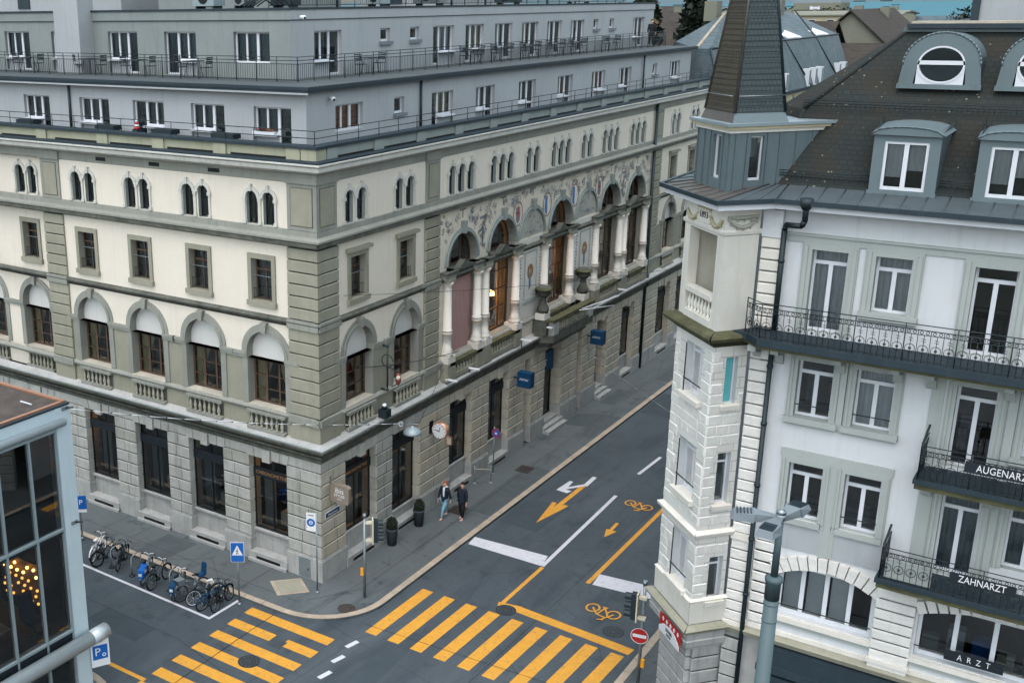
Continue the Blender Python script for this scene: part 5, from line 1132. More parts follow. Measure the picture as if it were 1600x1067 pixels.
# bull's-eye dormers
for c in (20.26, 22.54, 24.82):
    y0 = .44; F_ = Fr(0, y0, 0, -1); mb = MB(); zc = 21.33; rx, rz = .56, .48; RX, RZ = .91, .82
    n_ = 24; el = lambda ax, az, t: (c+ax*cos(t), zc+az*sin(t))
    out = [el(RX, RZ, pi*k/n_) for k in range(n_+1)]; inn = [el(rx, rz, pi*k/n_) for k in range(n_+1)]
    for k in range(n_): mb.face([F_(out[k][0], .1, out[k][1]), F_(out[k+1][0], .1, out[k+1][1]), F_(inn[k+1][0], .1, inn[k+1][1]), F_(inn[k][0], .1, inn[k][1])], 'zinc')
    for s_ in (-1, 1): mb.face([F_(c+s_*rx, .1, zc), F_(c+s_*RX, .1, zc), F_(c+s_*(RX+.06), .1, zc-.5), F_(c+s_*(rx+.05), .1, zc-.5)], 'zinc')
    for k in range(n_): a, b = out[k], out[k+1]; mb.face([F_(a[0], .1, a[1]), F_(b[0], .1, b[1]), (b[0]+.03, y0+1.9, b[1]-.05), (a[0]+.03, y0+1.9, a[1]-.05)], 'zinc', True); mb.cyl(F_(a[0], .1, a[1]), F_(b[0], .1, b[1]), .025, None, 5, 'zinc')
    for s_ in (-1, 1): mb.face([F_(c+s_*RX, .1, zc), F_(c+s_*(RX+.06), .1, zc-.5), (c+s_*RX, y0+.8, zc-.5), (c+s_*RX, y0+1.5, zc)], 'zinc')
    mb.box(F_, c-RX-.08, c+RX+.08, -.1, .17, zc-.62, zc-.5, 'zinc')
    o = mb.build('bullseye_dormer', N)
    q = MB(); q.box(F_, c-rx, c+rx, .0, .12, zc+.0, zc+.1, 'white_paint')
    for k in range(30):
        t0, t1 = 2*pi*k/30, 2*pi*(k+1)/30; a, b, a2, b2 = el(rx, rz, t0), el(rx, rz, t1), el(rx-.045, rz-.045, t0), el(rx-.045, rz-.045, t1)
        q.face([F_(a[0], .12, a[1]), F_(b[0], .12, b[1]), F_(b2[0], .12, b2[1]), F_(a2[0], .12, a2[1])], 'white_paint'); q.face([F_(a2[0], .12, a2[1]), F_(b2[0], .12, b2[1]), F_(b2[0], .02, b2[1]), F_(a2[0], .02, a2[1])], 'white_paint')
    for k in range(16):
        a, b = el(rx, rz, -pi*k/16), el(rx, rz, -pi*(k+1)/16)
        q.face([F_(a[0], .105, a[1]), F_(b[0], .105, b[1]), F_(b[0], .105, zc-.52), F_(a[0], .105, zc-.52)], 'white_paint')
    w_ = q.build('round_window', o); p = MB(); p.face([F_(c+(rx-.02)*cos(2*pi*k/24), .03, zc+(rz-.02)*sin(2*pi*k/24)) for k in range(24)], 'glass_dark'); p.box(F_, c-.5, c+.5, -.1, -.06, zc-.42, zc-.02, 'curtain_grey'); p.box(F_, c-.56, c+.56, -.5, -.45, zc-.5, zc+.5, 'interior_dark'); p.build('pane', w_)
# barrel dormer on the street slope, seen end-on beyond the hip
mb = MB(); n_ = 10
for k in range(n_):
    a, b = pi/2*k/n_, pi/2*(k+1)/n_
    mb.face([(18.9-1.3*cos(a)*.9, 6.0, 20.7+.9*sin(a)), (18.9-1.3*cos(b)*.9, 6.0, 20.7+.9*sin(b)), (18.9-1.3*cos(b)*.9, 8.2, 20.7+.9*sin(b)), (18.9-1.3*cos(a)*.9, 8.2, 20.7+.9*sin(a))], 'zinc_pale', True)
mb.face([(18.9-1.3*cos(pi/2*k/n_)*.9, 6.0, 20.7+.9*sin(pi/2*k/n_)) for k in range(n_+1)]+[(20.2, 6.0, 21.6), (20.2, 6.0, 20.7)], 'zinc'); mb.build('barrel_dormer', N)
# ---- turret
T0 = (15.90, -2.50); FT = Fr(T0[0], T0[1], 135, 1); FS = Fr(T0[0], T0[1], 50, -1)
mb = MB(); TZ0, TZ1 = 18.0, 19.62
wall(mb, FT, 0, 1.9, TZ0, TZ1, [(.52, .98, 18.3, 19.5)], 0, .16, 'zinc'); wall(mb, FS, 0, 3.4, TZ0, TZ1, [(.62, 1.02, 18.3, 19.5)], 0, .14, 'zinc')
for u in (.12, .4, 1.1, 1.45, 1.85): mb.box(FT, u-.015, u+.015, 0, .035, TZ0, TZ1, 'zinc')
for u in (.15, .5, 1.12, 1.5, 2.0, 2.5): mb.box(FS, u-.015, u+.015, 0, .03, TZ0, TZ1, 'zinc')
mb.face([FT(1.9, 0, TZ0), FT(1.9, -1.7, TZ0), FT(1.9, -1.7, TZ1), FT(1.9, 0, TZ1)], 'zinc')
mb.build('turret_wall', N)
window('turret_window', N, FT, .52, .98, 18.3, 19.5, -.1, 'white_paint', .05, depth=.05, gm='glass_dark', cur=((.05, .95, .5, 0, 1),), curm='curtain'); window('turret_window', N, FS, .62, 1.02, 18.3, 19.5, -.08, 'white_paint', .05, depth=.05, gm='glass_dark', cur=((.05, .95, .5, 0, 1),), curm='curtain')
mb = MB()
for d0, z0, z1, mm in ((.06, 19.6, 19.7, 'white_stone'), (.14, 19.7, 19.78, 'wall_ochre'), (.2, 19.78, 19.86, 'zinc_pale')):
    ps = [FT(-d0, d0, 0)[:2], FT(1.9+d0, d0, 0)[:2], FT(1.9+d0, -1.75, 0)[:2], FS(3.3, -.6, 0)[:2], FS(3.5, d0, 0)[:2]]
    mb.prism(ps, z0, z1, mm)
mb.build('turret_cornice', N)
cx_, cy_ = FT(.98, -.82, 0)[:2]; apex = Vector((cx_, cy_, 26.9))
b4 = [FT(.03, -.03, 0), FT(1.87, -.03, 0), FT(1.87, -1.64, 0), FT(.03, -1.64, 0)]
b4 = [Vector((p[0], p[1], 19.86)) for p in b4]
# slight bell at the foot
mb = MB(); k1 = [p.lerp(Vector((cx_, cy_, 19.86)), .10) for p in b4]; k1 = [Vector((p.x, p.y, 20.12)) for p in k1]
fm = ['slate_rust', 'slate_rust', 'slate_spire', 'slate_spire']
for i in range(4):
    j = (i+1) % 4; mb.face([b4[i], b4[j], k1[j], k1[i]], 'zinc_old' if i == 0 else 'zinc')
mb.build('spire_foot', N)
mb = MB(); NS = 44
tp = [p.lerp(apex, .93) for p in k1]
for i in range(4):
    j = (i+1) % 4; cc = (k1[i]+k1[j])/2; nrm = Vector((cc.x-cx_, cc.y-cy_, 0)).normalized()
    for k in range(NS):
        a, b = k/NS, (k+1)/NS; lift = nrm*.014
        p0, p1, p2, p3 = k1[i].lerp(tp[i], a)+lift, k1[j].lerp(tp[j], a)+lift, k1[j].lerp(tp[j], b), k1[i].lerp(tp[i], b)
        mb.face([p0, p1, p2, p3], fm[i]); mb.face([p0, p1, p1-lift, p0-lift], fm[i])
mb.build('spire', N)
mb = MB()
for i in range(4): mb.cyl(k1[i], tp[i], .05, .03, 6, 'zinc_old' if i in (0, 1) else 'sheet_dark')
for i in (0, 3): j = (i+1) % 4; a, b = k1[i].lerp(tp[i], .07), k1[j].lerp(tp[j], .07); n2 = Vector(((a+b)/2-Vector((cx_, cy_, a.z)))).normalized()*.12; mb.cyl(a+n2, b+n2, .013, .013, 5, 'steel')
mb.lathe(apex-Vector((0, 0, .6)), [(.12, 0), (.05, .3), (.09, .5), (.02, 1.4)], 8, 'zinc'); mb.build('spire_hips', N)
# drain pipe with swan neck
mb = MB(); mb.tube([(18.02, -2.6, 17.95), (18.02, -2.6, 17.45), (17.95, -2.55, 17.3), (17.5, -2.3, 17.25), (17.44, -2.2, 17.1), (17.44, -2.2, 14.3)], .075, 8, 'iron'); mb.tube([(17.44, -2.2, 14.0), (17.44, -2.2, 0)], .07, 8, 'iron'); mb.lathe((18.02, -2.62, 17.75), [(.1, 0), (.17, .15), (.17, .3)], 8, 'iron')
for z in (16.2, 13.2, 11.5, 9.6, 7.9, 6.1): mb.lathe((17.44, -2.2, z), [(.09, 0), (.09, .08)], 8, 'iron')
mb.build('downpipe', N)
mb = MB(); mb.box(FC, 17.3, XR, -3.1, -3.0, .1, 17.5, 'interior'); 
for z in (4.6, 7.85, 11.0, 14.1, 17.6): mb.box(W, 16.9, XR-.1, -1.7, 6, z, z+.1, 'interior')
for u in (21.3, 25.7): mb.box(W, u, u+.1, -1.7, 1, .1, 17.5, 'interior')
mb.build('interior_walls', N)
bn = thing('shop_banner', 'red and white swiss souvenir banner hanging under the oriel ledge', 'sign', FO(.7, .05, 4.2))
mb = MB(); mb.box(FO, .02, 1.4, .2, .24, 4.12, 4.7, 'red'); mb.build('board', bn)
mb = MB(); mb.ext(FO, [(.02, 4.1), (1.4, 4.1), (1.4, 4.25), (1.1, 4.45), (.7, 4.52), (.3, 4.45), (.02, 4.25)], .24, .25, 'sign_white')
for u in (.15, .4, .65, .9, 1.15): mb.box(FO, u-.02, u+.02, .24, .252, 4.53, 4.67, 'sign_white'); mb.box(FO, u-.06, u+.06, .24, .2525, 4.58, 4.62, 'sign_white')
mb.build('emblem', bn); letters('SWISS', .16, FO, .72, .253, 4.34, 'black', bn, flip=-1); letters('LION', .13, FO, .72, .253, 4.2, 'black', bn, flip=-1)
# ================= GLASS BUILDING (near left) =================
G = thing('glass_building', 'pale metal and glass office building with copper roof edge and round silver duct', 'building')
XG, YG = -1.6, -11.2; FG = Fr(XG, 0, 90, -1); FN = Fr(0, YG, 0, 1)
mb = MB()
mb.box(FG, -11.82, YG, -.4, .02, 0, 10.93, 'pale_panel'); mb.box(FG, -30, -11.82, -.5, 0, 10.45, 10.93, 'pale_panel')
mb.box(FN, -14, XG-.45, -.4, -.02, 0, 10.92, 'pale_panel'); mb.build('frame', G)
for z in (3.0, 6.75): pass
mb = MB(); mb.box(W, -14, XG+.03, -30, YG-.01, 10.93, 10.99, 'sheet_dark'); mb.box(W, -13.9, XG-.12, -30, YG-.17, 10.99, 11.0, 'gravel_roof')
mb.box(W, -13.9, XG-.1, YG-.2, YG-.06, 10.99, 11.06, 'copper_light'); mb.box(W, XG-.2, XG-.08, -30, YG-.21, 10.99, 11.05, 'copper_light'); mb.box(W, -2.9, -2.35, -12.1, -12.06, 11.0, 11.03, 'white_paint'); mb.build('roof', G)
mb = MB(); mb.cyl(FG(-30, .12, 10.45), FG(-11.55, .12, 10.45), .13, .13, 12, 'silver'); mb.box(FG, -30, -11.9, .02, .1, 10.2, 10.3, 'zinc_pale'); mb.build('blind_housing', G)
mb = MB()
for y in (-11.87, -12.95, -14.15, -15.35, -16.55, -17.75, -19): mb.box(FG, y-.035, y+.035, -.12, .05, 0, 10.3, 'zinc_pale')
for z in (6.78, 3.05): mb.box(FG, -30, -11.83, -.12, .06, z-.04, z+.04, 'zinc_pale'); mb.box(FG, -30, -11.83, -.12, .02, z-.35 if z < 5 else z-.12, z-.05, 'dark_frame')
mb.build('mullions', G)
mb = MB(); mb.face([FG(-30, -.04, 0), FG(-11.83, -.04, 0), FG(-11.83, -.04, 10.4), FG(-30, -.04, 10.4)], 'glass_office'); mb.build('curtain_wall', G)
mb = MB()
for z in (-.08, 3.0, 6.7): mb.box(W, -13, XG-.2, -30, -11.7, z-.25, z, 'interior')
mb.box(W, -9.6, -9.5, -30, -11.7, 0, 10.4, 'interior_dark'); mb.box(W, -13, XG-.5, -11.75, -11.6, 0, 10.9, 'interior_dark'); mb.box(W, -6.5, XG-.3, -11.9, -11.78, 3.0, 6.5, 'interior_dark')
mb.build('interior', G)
mb = MB(); mb.cyl(FG(-30, .35, 2.62), FG(-11.45, .35, 2.62), .26, .26, 24, 'silver'); mb.cyl(FG(-11.43, .35, 2.62), FG(-10.72, .35, 2.62), .265, .265, 24, 'silver'); mb.build('silver_duct', G)
mb = MB()
for z in (6.85, 10.85): mb.cyl(FG(-11.4, .02, z), FG(-11.3, .3, z+.05), .03, .03, 6, 'iron'); mb.box(FG, -11.55, -11.3, .0, .06, z-.06, z+.06, 'galvanised')
mb.build('wire_bracket', G)
# warm bulb display, desk and blue chair seen through the glass
bd = thing('bulb_display', 'wooden wall rack of glowing bulbs behind the office glass', 'lamp display', (-4.0, -11.95, 3.4))
mb = MB(); mb.box(W, -5.0, -2.95, -11.96, -11.91, 3.5, 5.05, 'brown_wood'); mb.build('backboard', bd)
for r_ in range(6):
    for k in range(6):
        if (r_*7+k*3) % 5 == 4: continue
        q = MB(); q.ball((-4.8+.33*k+.1*(r_ % 2), -12.05, 4.88-.25*r_), .055, 'lamp_warm' if r_ < 2 else 'warm_shade', 8); q.build('bulb', bd)
bc = thing('office_chair', 'dark blue high-backed chair behind the office glass', 'chair', (-2.5, -12.7, 3.0))
mb = MB(); mb.box(W, -2.78, -2.22, -12.98, -12.42, 3.42, 3.56, 'blue_chair'); mb.build('seat', bc)
mb = MB(); mb.hex([(-2.86, -12.98, 3.5), (-2.74, -12.98, 3.5), (-2.74, -12.42, 3.5), (-2.86, -12.42, 3.5), (-2.98, -12.94, 4.4), (-2.84, -12.94, 4.4), (-2.84, -12.46, 4.4), (-2.98, -12.46, 4.4)], 'blue_chair'); mb.build('backrest', bc)
mb = MB(); mb.cyl((-2.5, -12.7, 3.0), (-2.5, -12.7, 3.42), .03, .03, 6, 'iron')
for k in range(5): mb.cyl((-2.5, -12.7, 3.06), (-2.5+.28*cos(k*1.257), -12.7+.28*sin(k*1.257), 3.02), .02, .02, 5, 'iron')
mb.build('base', bc)
dk = thing('desk', 'pale wooden desk behind the lower office glass', 'desk', (-3.3, -14.4, 3.0))
mb = MB(); mb.box(W, -4.2, -2.4, -15.2, -13.7, 3.7, 3.75, 'ivory'); mb.build('desktop', dk)
for sx in (-4.1, -2.5):
    for sy in (-15.1, -13.8): mb = MB(); mb.cyl((sx, sy, 3.0), (sx, sy, 3.7), .025, .025, 6, 'iron'); mb.build('leg', dk)
# ================= STREET OBJECTS =================
def local(o, x, y, z, rz=0.0, rx=0.0):
    o.location = (x, y, z); o.rotation_euler = (rx, 0, rz)
def bicycle(label, x, y, rz, fm='iron', cover=None, basket=False, saddle='black', bars='iron', lean=0.05, seat=False, wheel='rubber', rim='steel'):
    """built along +x with the front wheel at +x"""
    b = thing('bicycle', label, 'bicycle', (0, 0, 0), 'bicycles parked along the kerb')
    for wx in (-.52, .53):
        q = MB(); n_ = 20; r = .335
        F_ = Fr(wx, 0, 0, 1); q.ring(F_, 0, .345, r-.022, r+.012, -.02, .02, wheel, 0, 2*pi, n_); q.ring(F_, 0, .345, r-.045, r-.022, -.012, .012, rim, 0, 2*pi, n_)
        for k in range(9): a = 2*pi*k/9; q.cyl(F_(0, 0, .345), F_(cos(a)*(r-.04), 0, .345+sin(a)*(r-.04)), .004, None, 3, rim)
        q.cyl((wx, -.04, .345), (wx, .04, .345), .025, None, 6, rim)
        q.ring(F_, 0, .345, r+.03, r+.04, -.03, .03, fm, .3 if wx > 0 else .1, 2.6 if wx > 0 else 3.0, 9)
        q.build('wheel', b)
    q = MB(); seg = [((-.08, 0, .3), (-.2, 0, .8)), ((-.08, 0, .3), (.36, 0, .72)), ((-.18, 0, .66), (.34, 0, .84)), ((-.08, 0, .3), (-.52, .04, .345)), ((-.08, 0, .3), (-.52, -.04, .345)), ((-.19, 0, .74), (-.52, .04, .345)), ((-.19, 0, .74), (-.52, -.04, .345)), ((.33, 0, .95), (.42, 0, .66)), ((.42, .04, .66), (.53, .04, .345)), ((.42, -.04, .66), (.53, -.04, .345)), ((-.2, 0, .8), (-.21, 0, .9))]
    for a, c in seg: q.cyl(a, c, .019, None, 6, fm)
    q.cyl((-.08, -.06, .3), (-.08, .06, .3), .09, None, 10, 'iron'); q.cyl((-.08, .05, .3), (.06, .07, .2), .012, None, 5, 'iron'); q.cyl((-.08, -.05, .3), (-.22, -.07, .4), .012, None, 5, 'iron')
    for pz in (-.1, .1): q.box(W, (.0 if pz > 0 else -.28), (.1 if pz > 0 else -.18), min(pz, pz*.6), max(pz, pz*.6)+.03, (.18 if pz > 0 else .38), (.21 if pz > 0 else .41), 'iron')
    q.cyl((-.56, 0, .74), (-.22, 0, .74), .01, None, 4, fm); q.cyl((-.56, .05, .74), (-.3, .05, .74), .01, None, 4, fm); q.cyl((-.52, .04, .345), (-.52, .05, .74), .008, None, 4, fm)
    q.build('frame', b)
    q = MB(); q.hex([(-.34, -.08, .9), (-.34, .08, .9), (-.06, .025, .92), (-.06, -.025, .92), (-.34, -.075, .95), (-.34, .075, .95), (-.06, .02, .95), (-.06, -.02, .95)], saddle); q.build('saddle', b)
    q = MB(); q.tube([(.26, -.29, 1.02), (.36, -.16, 1.04), (.33, 0, .98), (.36, .16, 1.04), (.26, .29, 1.02)], .014, 6, bars); q.cyl((.25, -.3, 1.02), (.32, -.22, 1.03), .02, None, 6, 'rubber'); q.cyl((.25, .3, 1.02), (.32, .22, 1.03), .02, None, 6, 'rubber'); q.ball((.45, 0, .93), .04, 'steel', 8); q.build('handlebar', b)
    if cover:
        q = MB()
        for s_ in (-1, 1): q.ext(Fr(-.52, s_*.05, 0, 1), [(-.4, .42), (-.3, .76), (0, .86), (.28, .74), (.36, .42), (.2, .34), (-.2, .34)], -.02, .02, cover)
        q.hex([(-.88, -.12, .5), (-.88, .12, .5), (-.2, .12, .66), (-.2, -.12, .66), (-.8, -.13, .8), (-.8, .13, .8), (-.26, .12, .86), (-.26, -.12, .86)], cover)
        q.box(W, -.7, -.45, -.135, -.13, .62, .74, 'sign_white'); q.box(W, -.89, -.885, -.07, .07, .58, .7, 'sign_white')
        q.build('wheel_cover', b)
    if basket:
        q = MB(); q.hex([(.42, -.14, .74), (.42, .14, .74), (.66, .14, .74), (.66, -.14, .74), (.38, -.18, 1.0), (.38, .18, 1.0), (.74, .18, 1.0), (.74, -.18, 1.0)], 'galvanised'); q.build('basket', b)
    if seat:
        q = MB(); q.hex([(-.6, -.15, .8), (-.6, .15, .8), (-.32, .15, .8), (-.32, -.15, .8), (-.6, -.15, .88), (-.6, .15, .88), (-.32, .13, .86), (-.32, -.13, .86)], 'sign_navy'); q.hex([(-.66, -.16, .82), (-.66, .16, .82), (-.6, .16, .82), (-.6, -.16, .82), (-.74, -.13, 1.3), (-.74, .13, 1.3), (-.68, .13, 1.3), (-.68, -.13, 1.3)], 'sign_navy'); q.build('child_seat', b)
    b.location = (x, y, R_); b.rotation_euler = (lean, 0, radians(rz)); return b
bicycle('white step-through bicycle, leftmost of the row by the pale building column', -9.55, -3.75, 112, 'sign_white', None, saddle='sign_white', bars='sign_white', rim='sign_white')
bicycle('black bicycle second from left, lying against the first hoop stand', -8.75, -3.9, 82, 'black', rim='black', lean=-.12)
bicycle('dark grey bicycle third from left, handlebar low between two hoop stands', -8.1, -3.7, 118, 'iron', rim='black', lean=.1)
bicycle('silver rental bicycle with pale blue rear cover beside the empty hoop stand', -6.35, -3.95, 118, 'galvanised', 'sign_blue', bars='sign_white', rim='steel')
bicycle('black bicycle with white curved mudguard beside the pale blue covered one', -5.55, -3.95, 98, 'iron', bars='sign_white', lean=-.08)
bicycle('silver rental bicycle with deep blue round rear cover in mid row', -4.35, -4.1, 114, 'galvanised', 'sign_navy', basket=False, bars='sign_white')
bicycle('grey bicycle carrying a front basket and dark blue child seat', -3.7, -3.95, 258, 'galvanised', basket=True, seat=True, lean=.06)
bicycle('bicycle with long white front mudguard near the corner of the white bay line', -2.95, -3.95, 246, 'iron', saddle='sign_white', rim='sign_white')
bicycle('dark blue bicycle leaning in the tangle near the crossing sign', -2.6, -4.0, 84, 'sign_navy', lean=.14)
bicycle('black bicycle nearest the blue crossing sign post', -2.2, -3.75, 100, 'black', rim='steel', lean=-.1)
def hoop(label, x, y, rz):
    h = thing('bike_rack', label, 'bike rack', (x, y, R_), 'hoop stands for bicycles'); fr = Fr(x, y, rz, 1)
    q = MB(); q.tube([fr(-.38, 0, R_), fr(-.38, 0, .68), fr(-.3, 0, .76), fr(.3, 0, .76), fr(.38, 0, .68), fr(.38, 0, R_)], .025, 8, 'galvanised'); q.build('hoop', h)
    for s_ in (-.38, .38): q = MB(); q.cyl(fr(s_, 0, R_), fr(s_, 0, R_+.05), .15, .11, 12, 'iron'); q.build('foot', h)
hoop('hoop stand holding the black bicycle at the left of the row', -8.4, -3.75, 105); hoop('empty hoop stand in the gap left of the pale blue covered bicycle', -7.15, -3.75, 105); hoop('hoop stand hidden between the two rental bicycles', -4.9, -3.75, 105); hoop('hoop stand inside the tangle of bicycles by the sign', -2.9, -3.7, 105)
# signs
def disc_sign(o, fr, u, d, z, r, m, rim=None, name='sign_plate'):
    q = MB(); q.ring(fr, u, z, 0, r, d-.015, d, m, 0, 2*pi, 24)
    if rim: q.ring(fr, u, z, r*.8, r, d, d+.006, rim, 0, 2*pi, 24)
    return q.build(name, o)
def pole(o, x, y, z0, z1, r=.035, m='galvanised'):
    q = MB(); q.cyl((x, y, z0), (x, y, z1), r, r, 10, m); q.lathe((x, y, z0), [(r*3, 0), (r*2.4, .05), (r*1.2, .08)], 12, m); return q.build('pole', o)
s_ = thing('crossing_sign', 'blue pedestrian crossing sign with white triangle on a thin post by the bicycles', 'road sign', (-1.75, -3.27, R_))
pole(s_, -1.75, -3.27, R_, 2.7); fr = Fr(-1.75, -3.27, 35, -1)
q = MB(); q.box(fr, -.27, .27, .03, .05, 1.82, 2.68, 'sign_white'); q.box(fr, -.255, .255, .05, .056, 1.835, 2.665, 'sign_blue'); q.build('sign_plate', s_)
q = MB(); q.ext(fr, [(-.22, 2.12), (.22, 2.12), (0, 2.56)], .056, .06, 'sign_white')
for a, b in (((0, 2.36), (.0, 2.25)), ((0, 2.25), (-.05, 2.16)), ((0, 2.25), (.05, 2.16)), ((0, 2.34), (-.05, 2.28)), ((0, 2.34), (.05, 2.3))): t = Vector((b[0]-a[0], b[1]-a[1])).normalized()*.012; q.face([fr(a[0]-t.y, .062, a[1]+t.x), fr(b[0]-t.y, .062, b[1]+t.x), fr(b[0]+t.y, .062, b[1]-t.x), fr(a[0]+t.y, .062, a[1]-t.x)], 'black')
q.ring(fr, 0, 2.4, 0, .022, .06, .062, 'black', 0, 2*pi, 8); q.build('pictogram', s_)
s_ = thing('pedestrian_zone_sign', 'white plate with a round blue mark on a slim pole at the stone corner pier', 'road sign', (.3, -.85, 0))
pole(s_, .38, -.84, 0, 3.6, .03); fr = Fr(.38, -.84, 20, -1)
q = MB(); q.box(fr, -.42, -.02, .0, .02, 2.75, 3.55, 'sign_white'); q.build('sign_plate', s_)
q = MB(); q.ring(fr, -.22, 3.13, 0, .175, .02, .028, 'sign_blue', 0, 2*pi, 20); q.ring(fr, -.22, 3.13, .06, .085, .028, .032, 'sign_white', 0, 2*pi, 12); q.box(fr, -.3, -.14, .028, .033, 3.115, 3.145, 'sign_white'); q.box(fr, -.34, -.1, .02, .024, 3.42, 3.47, 'ornament'); q.build('pictogram', s_)
s_ = thing('street_name_plate', 'narrow navy street name plate on the corner pier right of the zone sign', 'sign', (.08, .6, 2.9))
q = MB(); q.box(FB, .2, 1.15, .07, .1, 2.83, 3.04, 'sign_navy'); q.build('board', s_); q = MB(); q.box(FB, .17, 1.18, .07, .09, 2.8, 3.07, 'sign_white'); q.build('rim', s_)
letters('Pilatusstrasse', .125, FB, .675, .104, 2.93, 'sign_white', s_, thick=.002)
s_ = thing('hanging_hotel_sign', 'taupe board reading ibis styles hung out from the corner pier', 'sign', (.1, .6, 4.0))
fr = Fr(0, .55, 0, -1); P = [(.12, 3.62), (.2, 3.55), (.98, 3.55), (1.06, 3.62), (1.06, 4.27), (.98, 4.35), (.2, 4.35), (.12, 4.27)]
q = MB(); q.ext(fr, P, -.1, .1, 'sign_taupe'); q.build('board', s_); q = MB(); q.box(fr, .04, .12, -.04, .04, 3.7, 4.6, 'sign_taupe'); q.build('bracket', s_)
letters('ibis', .34, fr, .6, .102, 4.09, 'sign_white', s_, thick=.003); letters('STYLES', .17, fr, .6, .102, 3.87, 'sign_white', s_, 'small_lettering', thick=.003); letters('HOTEL', .07, fr, .6, .102, 3.72, 'sign_white', s_, 'small_lettering', thick=.003)
for y, lab in ((16.85, 'navy box sign with white lettering on the pier left of the entrance steps'), (26.1, 'farther navy box sign with white lettering above the dark doorway')):
    s_ = thing('hanging_shop_sign', lab, 'sign', (.1, y, 4.2), 'navy box signs on the stone front'); fr = Fr(0, y, 0, -1)
    q = MB(); q.box(fr, .35, 1.12, -.22, .22, 3.92, 4.72, 'sign_navy'); q.build('board', s_); q = MB(); q.box(fr, .05, .36, -.04, .04, 4.3, 4.36, 'iron'); q.build('bracket', s_)
    letters("ARMA'", .18, fr, .735, .222, 4.35, 'sign_white', s_, thick=.003)
s_ = thing('entrance_panel', 'tall navy panel with a white S hanging in the entrance bay', 'sign', (-.2, 21.4, 3.5))
q = MB(); q.box(FB, 20.9, 22.3, -.32, -.26, 3.3, 4.45, 'sign_navy'); q.build('board', s_); letters("S'", .5, FB, 21.3, -.255, 3.85, 'sign_white', s_)
s_ = thing('wall_clock', 'round double-faced clock with copper rim bracketed from the stone front', 'clock', (.1, 8.5, 4.2)); c = (.62, 8.45, 4.18)
q = MB(); q.lathe(c, [(.38, -.14), (.42, -.1), (.42, .1), (.38, .14)], 24, 'copper_light', True, (0, 1, 0)); q.build('rim', s_)
fr = Fr(c[0], c[1], 0, -1); q = MB(); q.ring(fr, 0, c[2], 0, .36, .14, .15, 'sign_white', 0, 2*pi, 28); q.build('dial', s_)
q = MB()
for k in range(12): a = k*pi/6; q.box(Fr(c[0]+.3*cos(a), c[1], 0, -1), -.015, .015, .15, .155, c[2]+.3*sin(a)-.02, c[2]+.3*sin(a)+.02, 'sign_blue')
q.ext(fr, [(-.015, c[2]-.05), (.015, c[2]-.05), (.06, c[2]+.2), (.04, c[2]+.21)], .15, .158, 'black'); q.ext(fr, [(-.02, c[2]-.02), (.0, c[2]+.02), (-.24, c[2]+.03), (-.24, c[2]+.01)], .15, .16, 'black'); q.build('hands', s_)
q = MB(); q.cyl((.05, 8.5, 4.18), (.22, 8.48, 4.18), .05, .05, 8, 'iron'); q.box(FB, 8.35, 8.65, .06, .1, 3.9, 4.5, 'black'); q.build('bracket', s_)
s_ = thing('shop_plaque_lamp', 'small copper framed plaque sign below and right of the clock', 'sign', (.2, 9.9, 3.2)); fr = Fr(0, 9.9, 0, -1)
q = MB(); q.box(fr, .12, .4, -.06, .06, 2.9, 3.3, 'copper_light'); q.build('frame', s_); q = MB(); q.box(fr, .15, .37, .06, .065, 2.93, 3.27, 'ivory'); q.build('board', s_)
s_ = thing('no_parking_sign', 'round red-rimmed blue no parking sign on a post before the fourth shop window', 'road sign', (.5, 13.9, 0))
pole(s_, .55, 13.9, 0, 2.6, .03); fr = Fr(.6, 13.85, 0, -1); disc_sign(s_, fr, .1, .05, 2.3, .25, 'sign_blue', 'red'); q = MB(); t = .03; q.ext(fr, [(-.05, 2.48), (-.09, 2.44), (.25, 2.12), (.29, 2.16)], .05, .058, 'red'); q.box(fr, .04, .16, .05, .06, 2.25, 2.35, 'sign_white'); q.build('pictogram', s_)
s_ = thing('parking_sign', 'white panel with blue P fixed under the silver duct end of the glass building', 'road sign', (-1.3, -11.0, 1.6)); fr = Fr(-1.35, -10.98, 62, -1)
q = MB(); q.box(fr, -.32, .32, 0, .03, 1.3, 2.45, 'sign_white'); q.build('sign_plate', s_); q = MB(); q.box(fr, -.26, .26, .03, .036, 1.58, 2.12, 'sign_blue'); q.build('blue_field', s_)
letters('P', .42, fr, -.09, .038, 1.86, 'sign_white', s_, thick=.002); q = MB(); q.ring(fr, .13, 1.73, .04, .07, .036, .04, 'sign_white', 0, 2*pi, 12); q.ring(fr, .0, 2.42, .0, .2, .03, .034, 'red', pi, 2*pi, 12); q.build('pictogram', s_)
s_ = thing('parking_sign', 'small blue parking sign half hidden behind the pale building column', 'road sign', (-11.1, -3.2, 0)); pole(s_, -11.3, -3.1, 0, 2.3, .03); fr = Fr(-11.1, -3.2, 40, -1)
q = MB(); q.box(fr, -.25, .25, 0, .02, 1.55, 2.2, 'sign_blue'); q.box(fr, -.25, .25, 0, .021, 1.4, 1.54, 'sign_white'); q.build('sign_plate', s_); letters('P', .34, fr, 0, .022, 1.88, 'sign_white', s_, thick=.002)
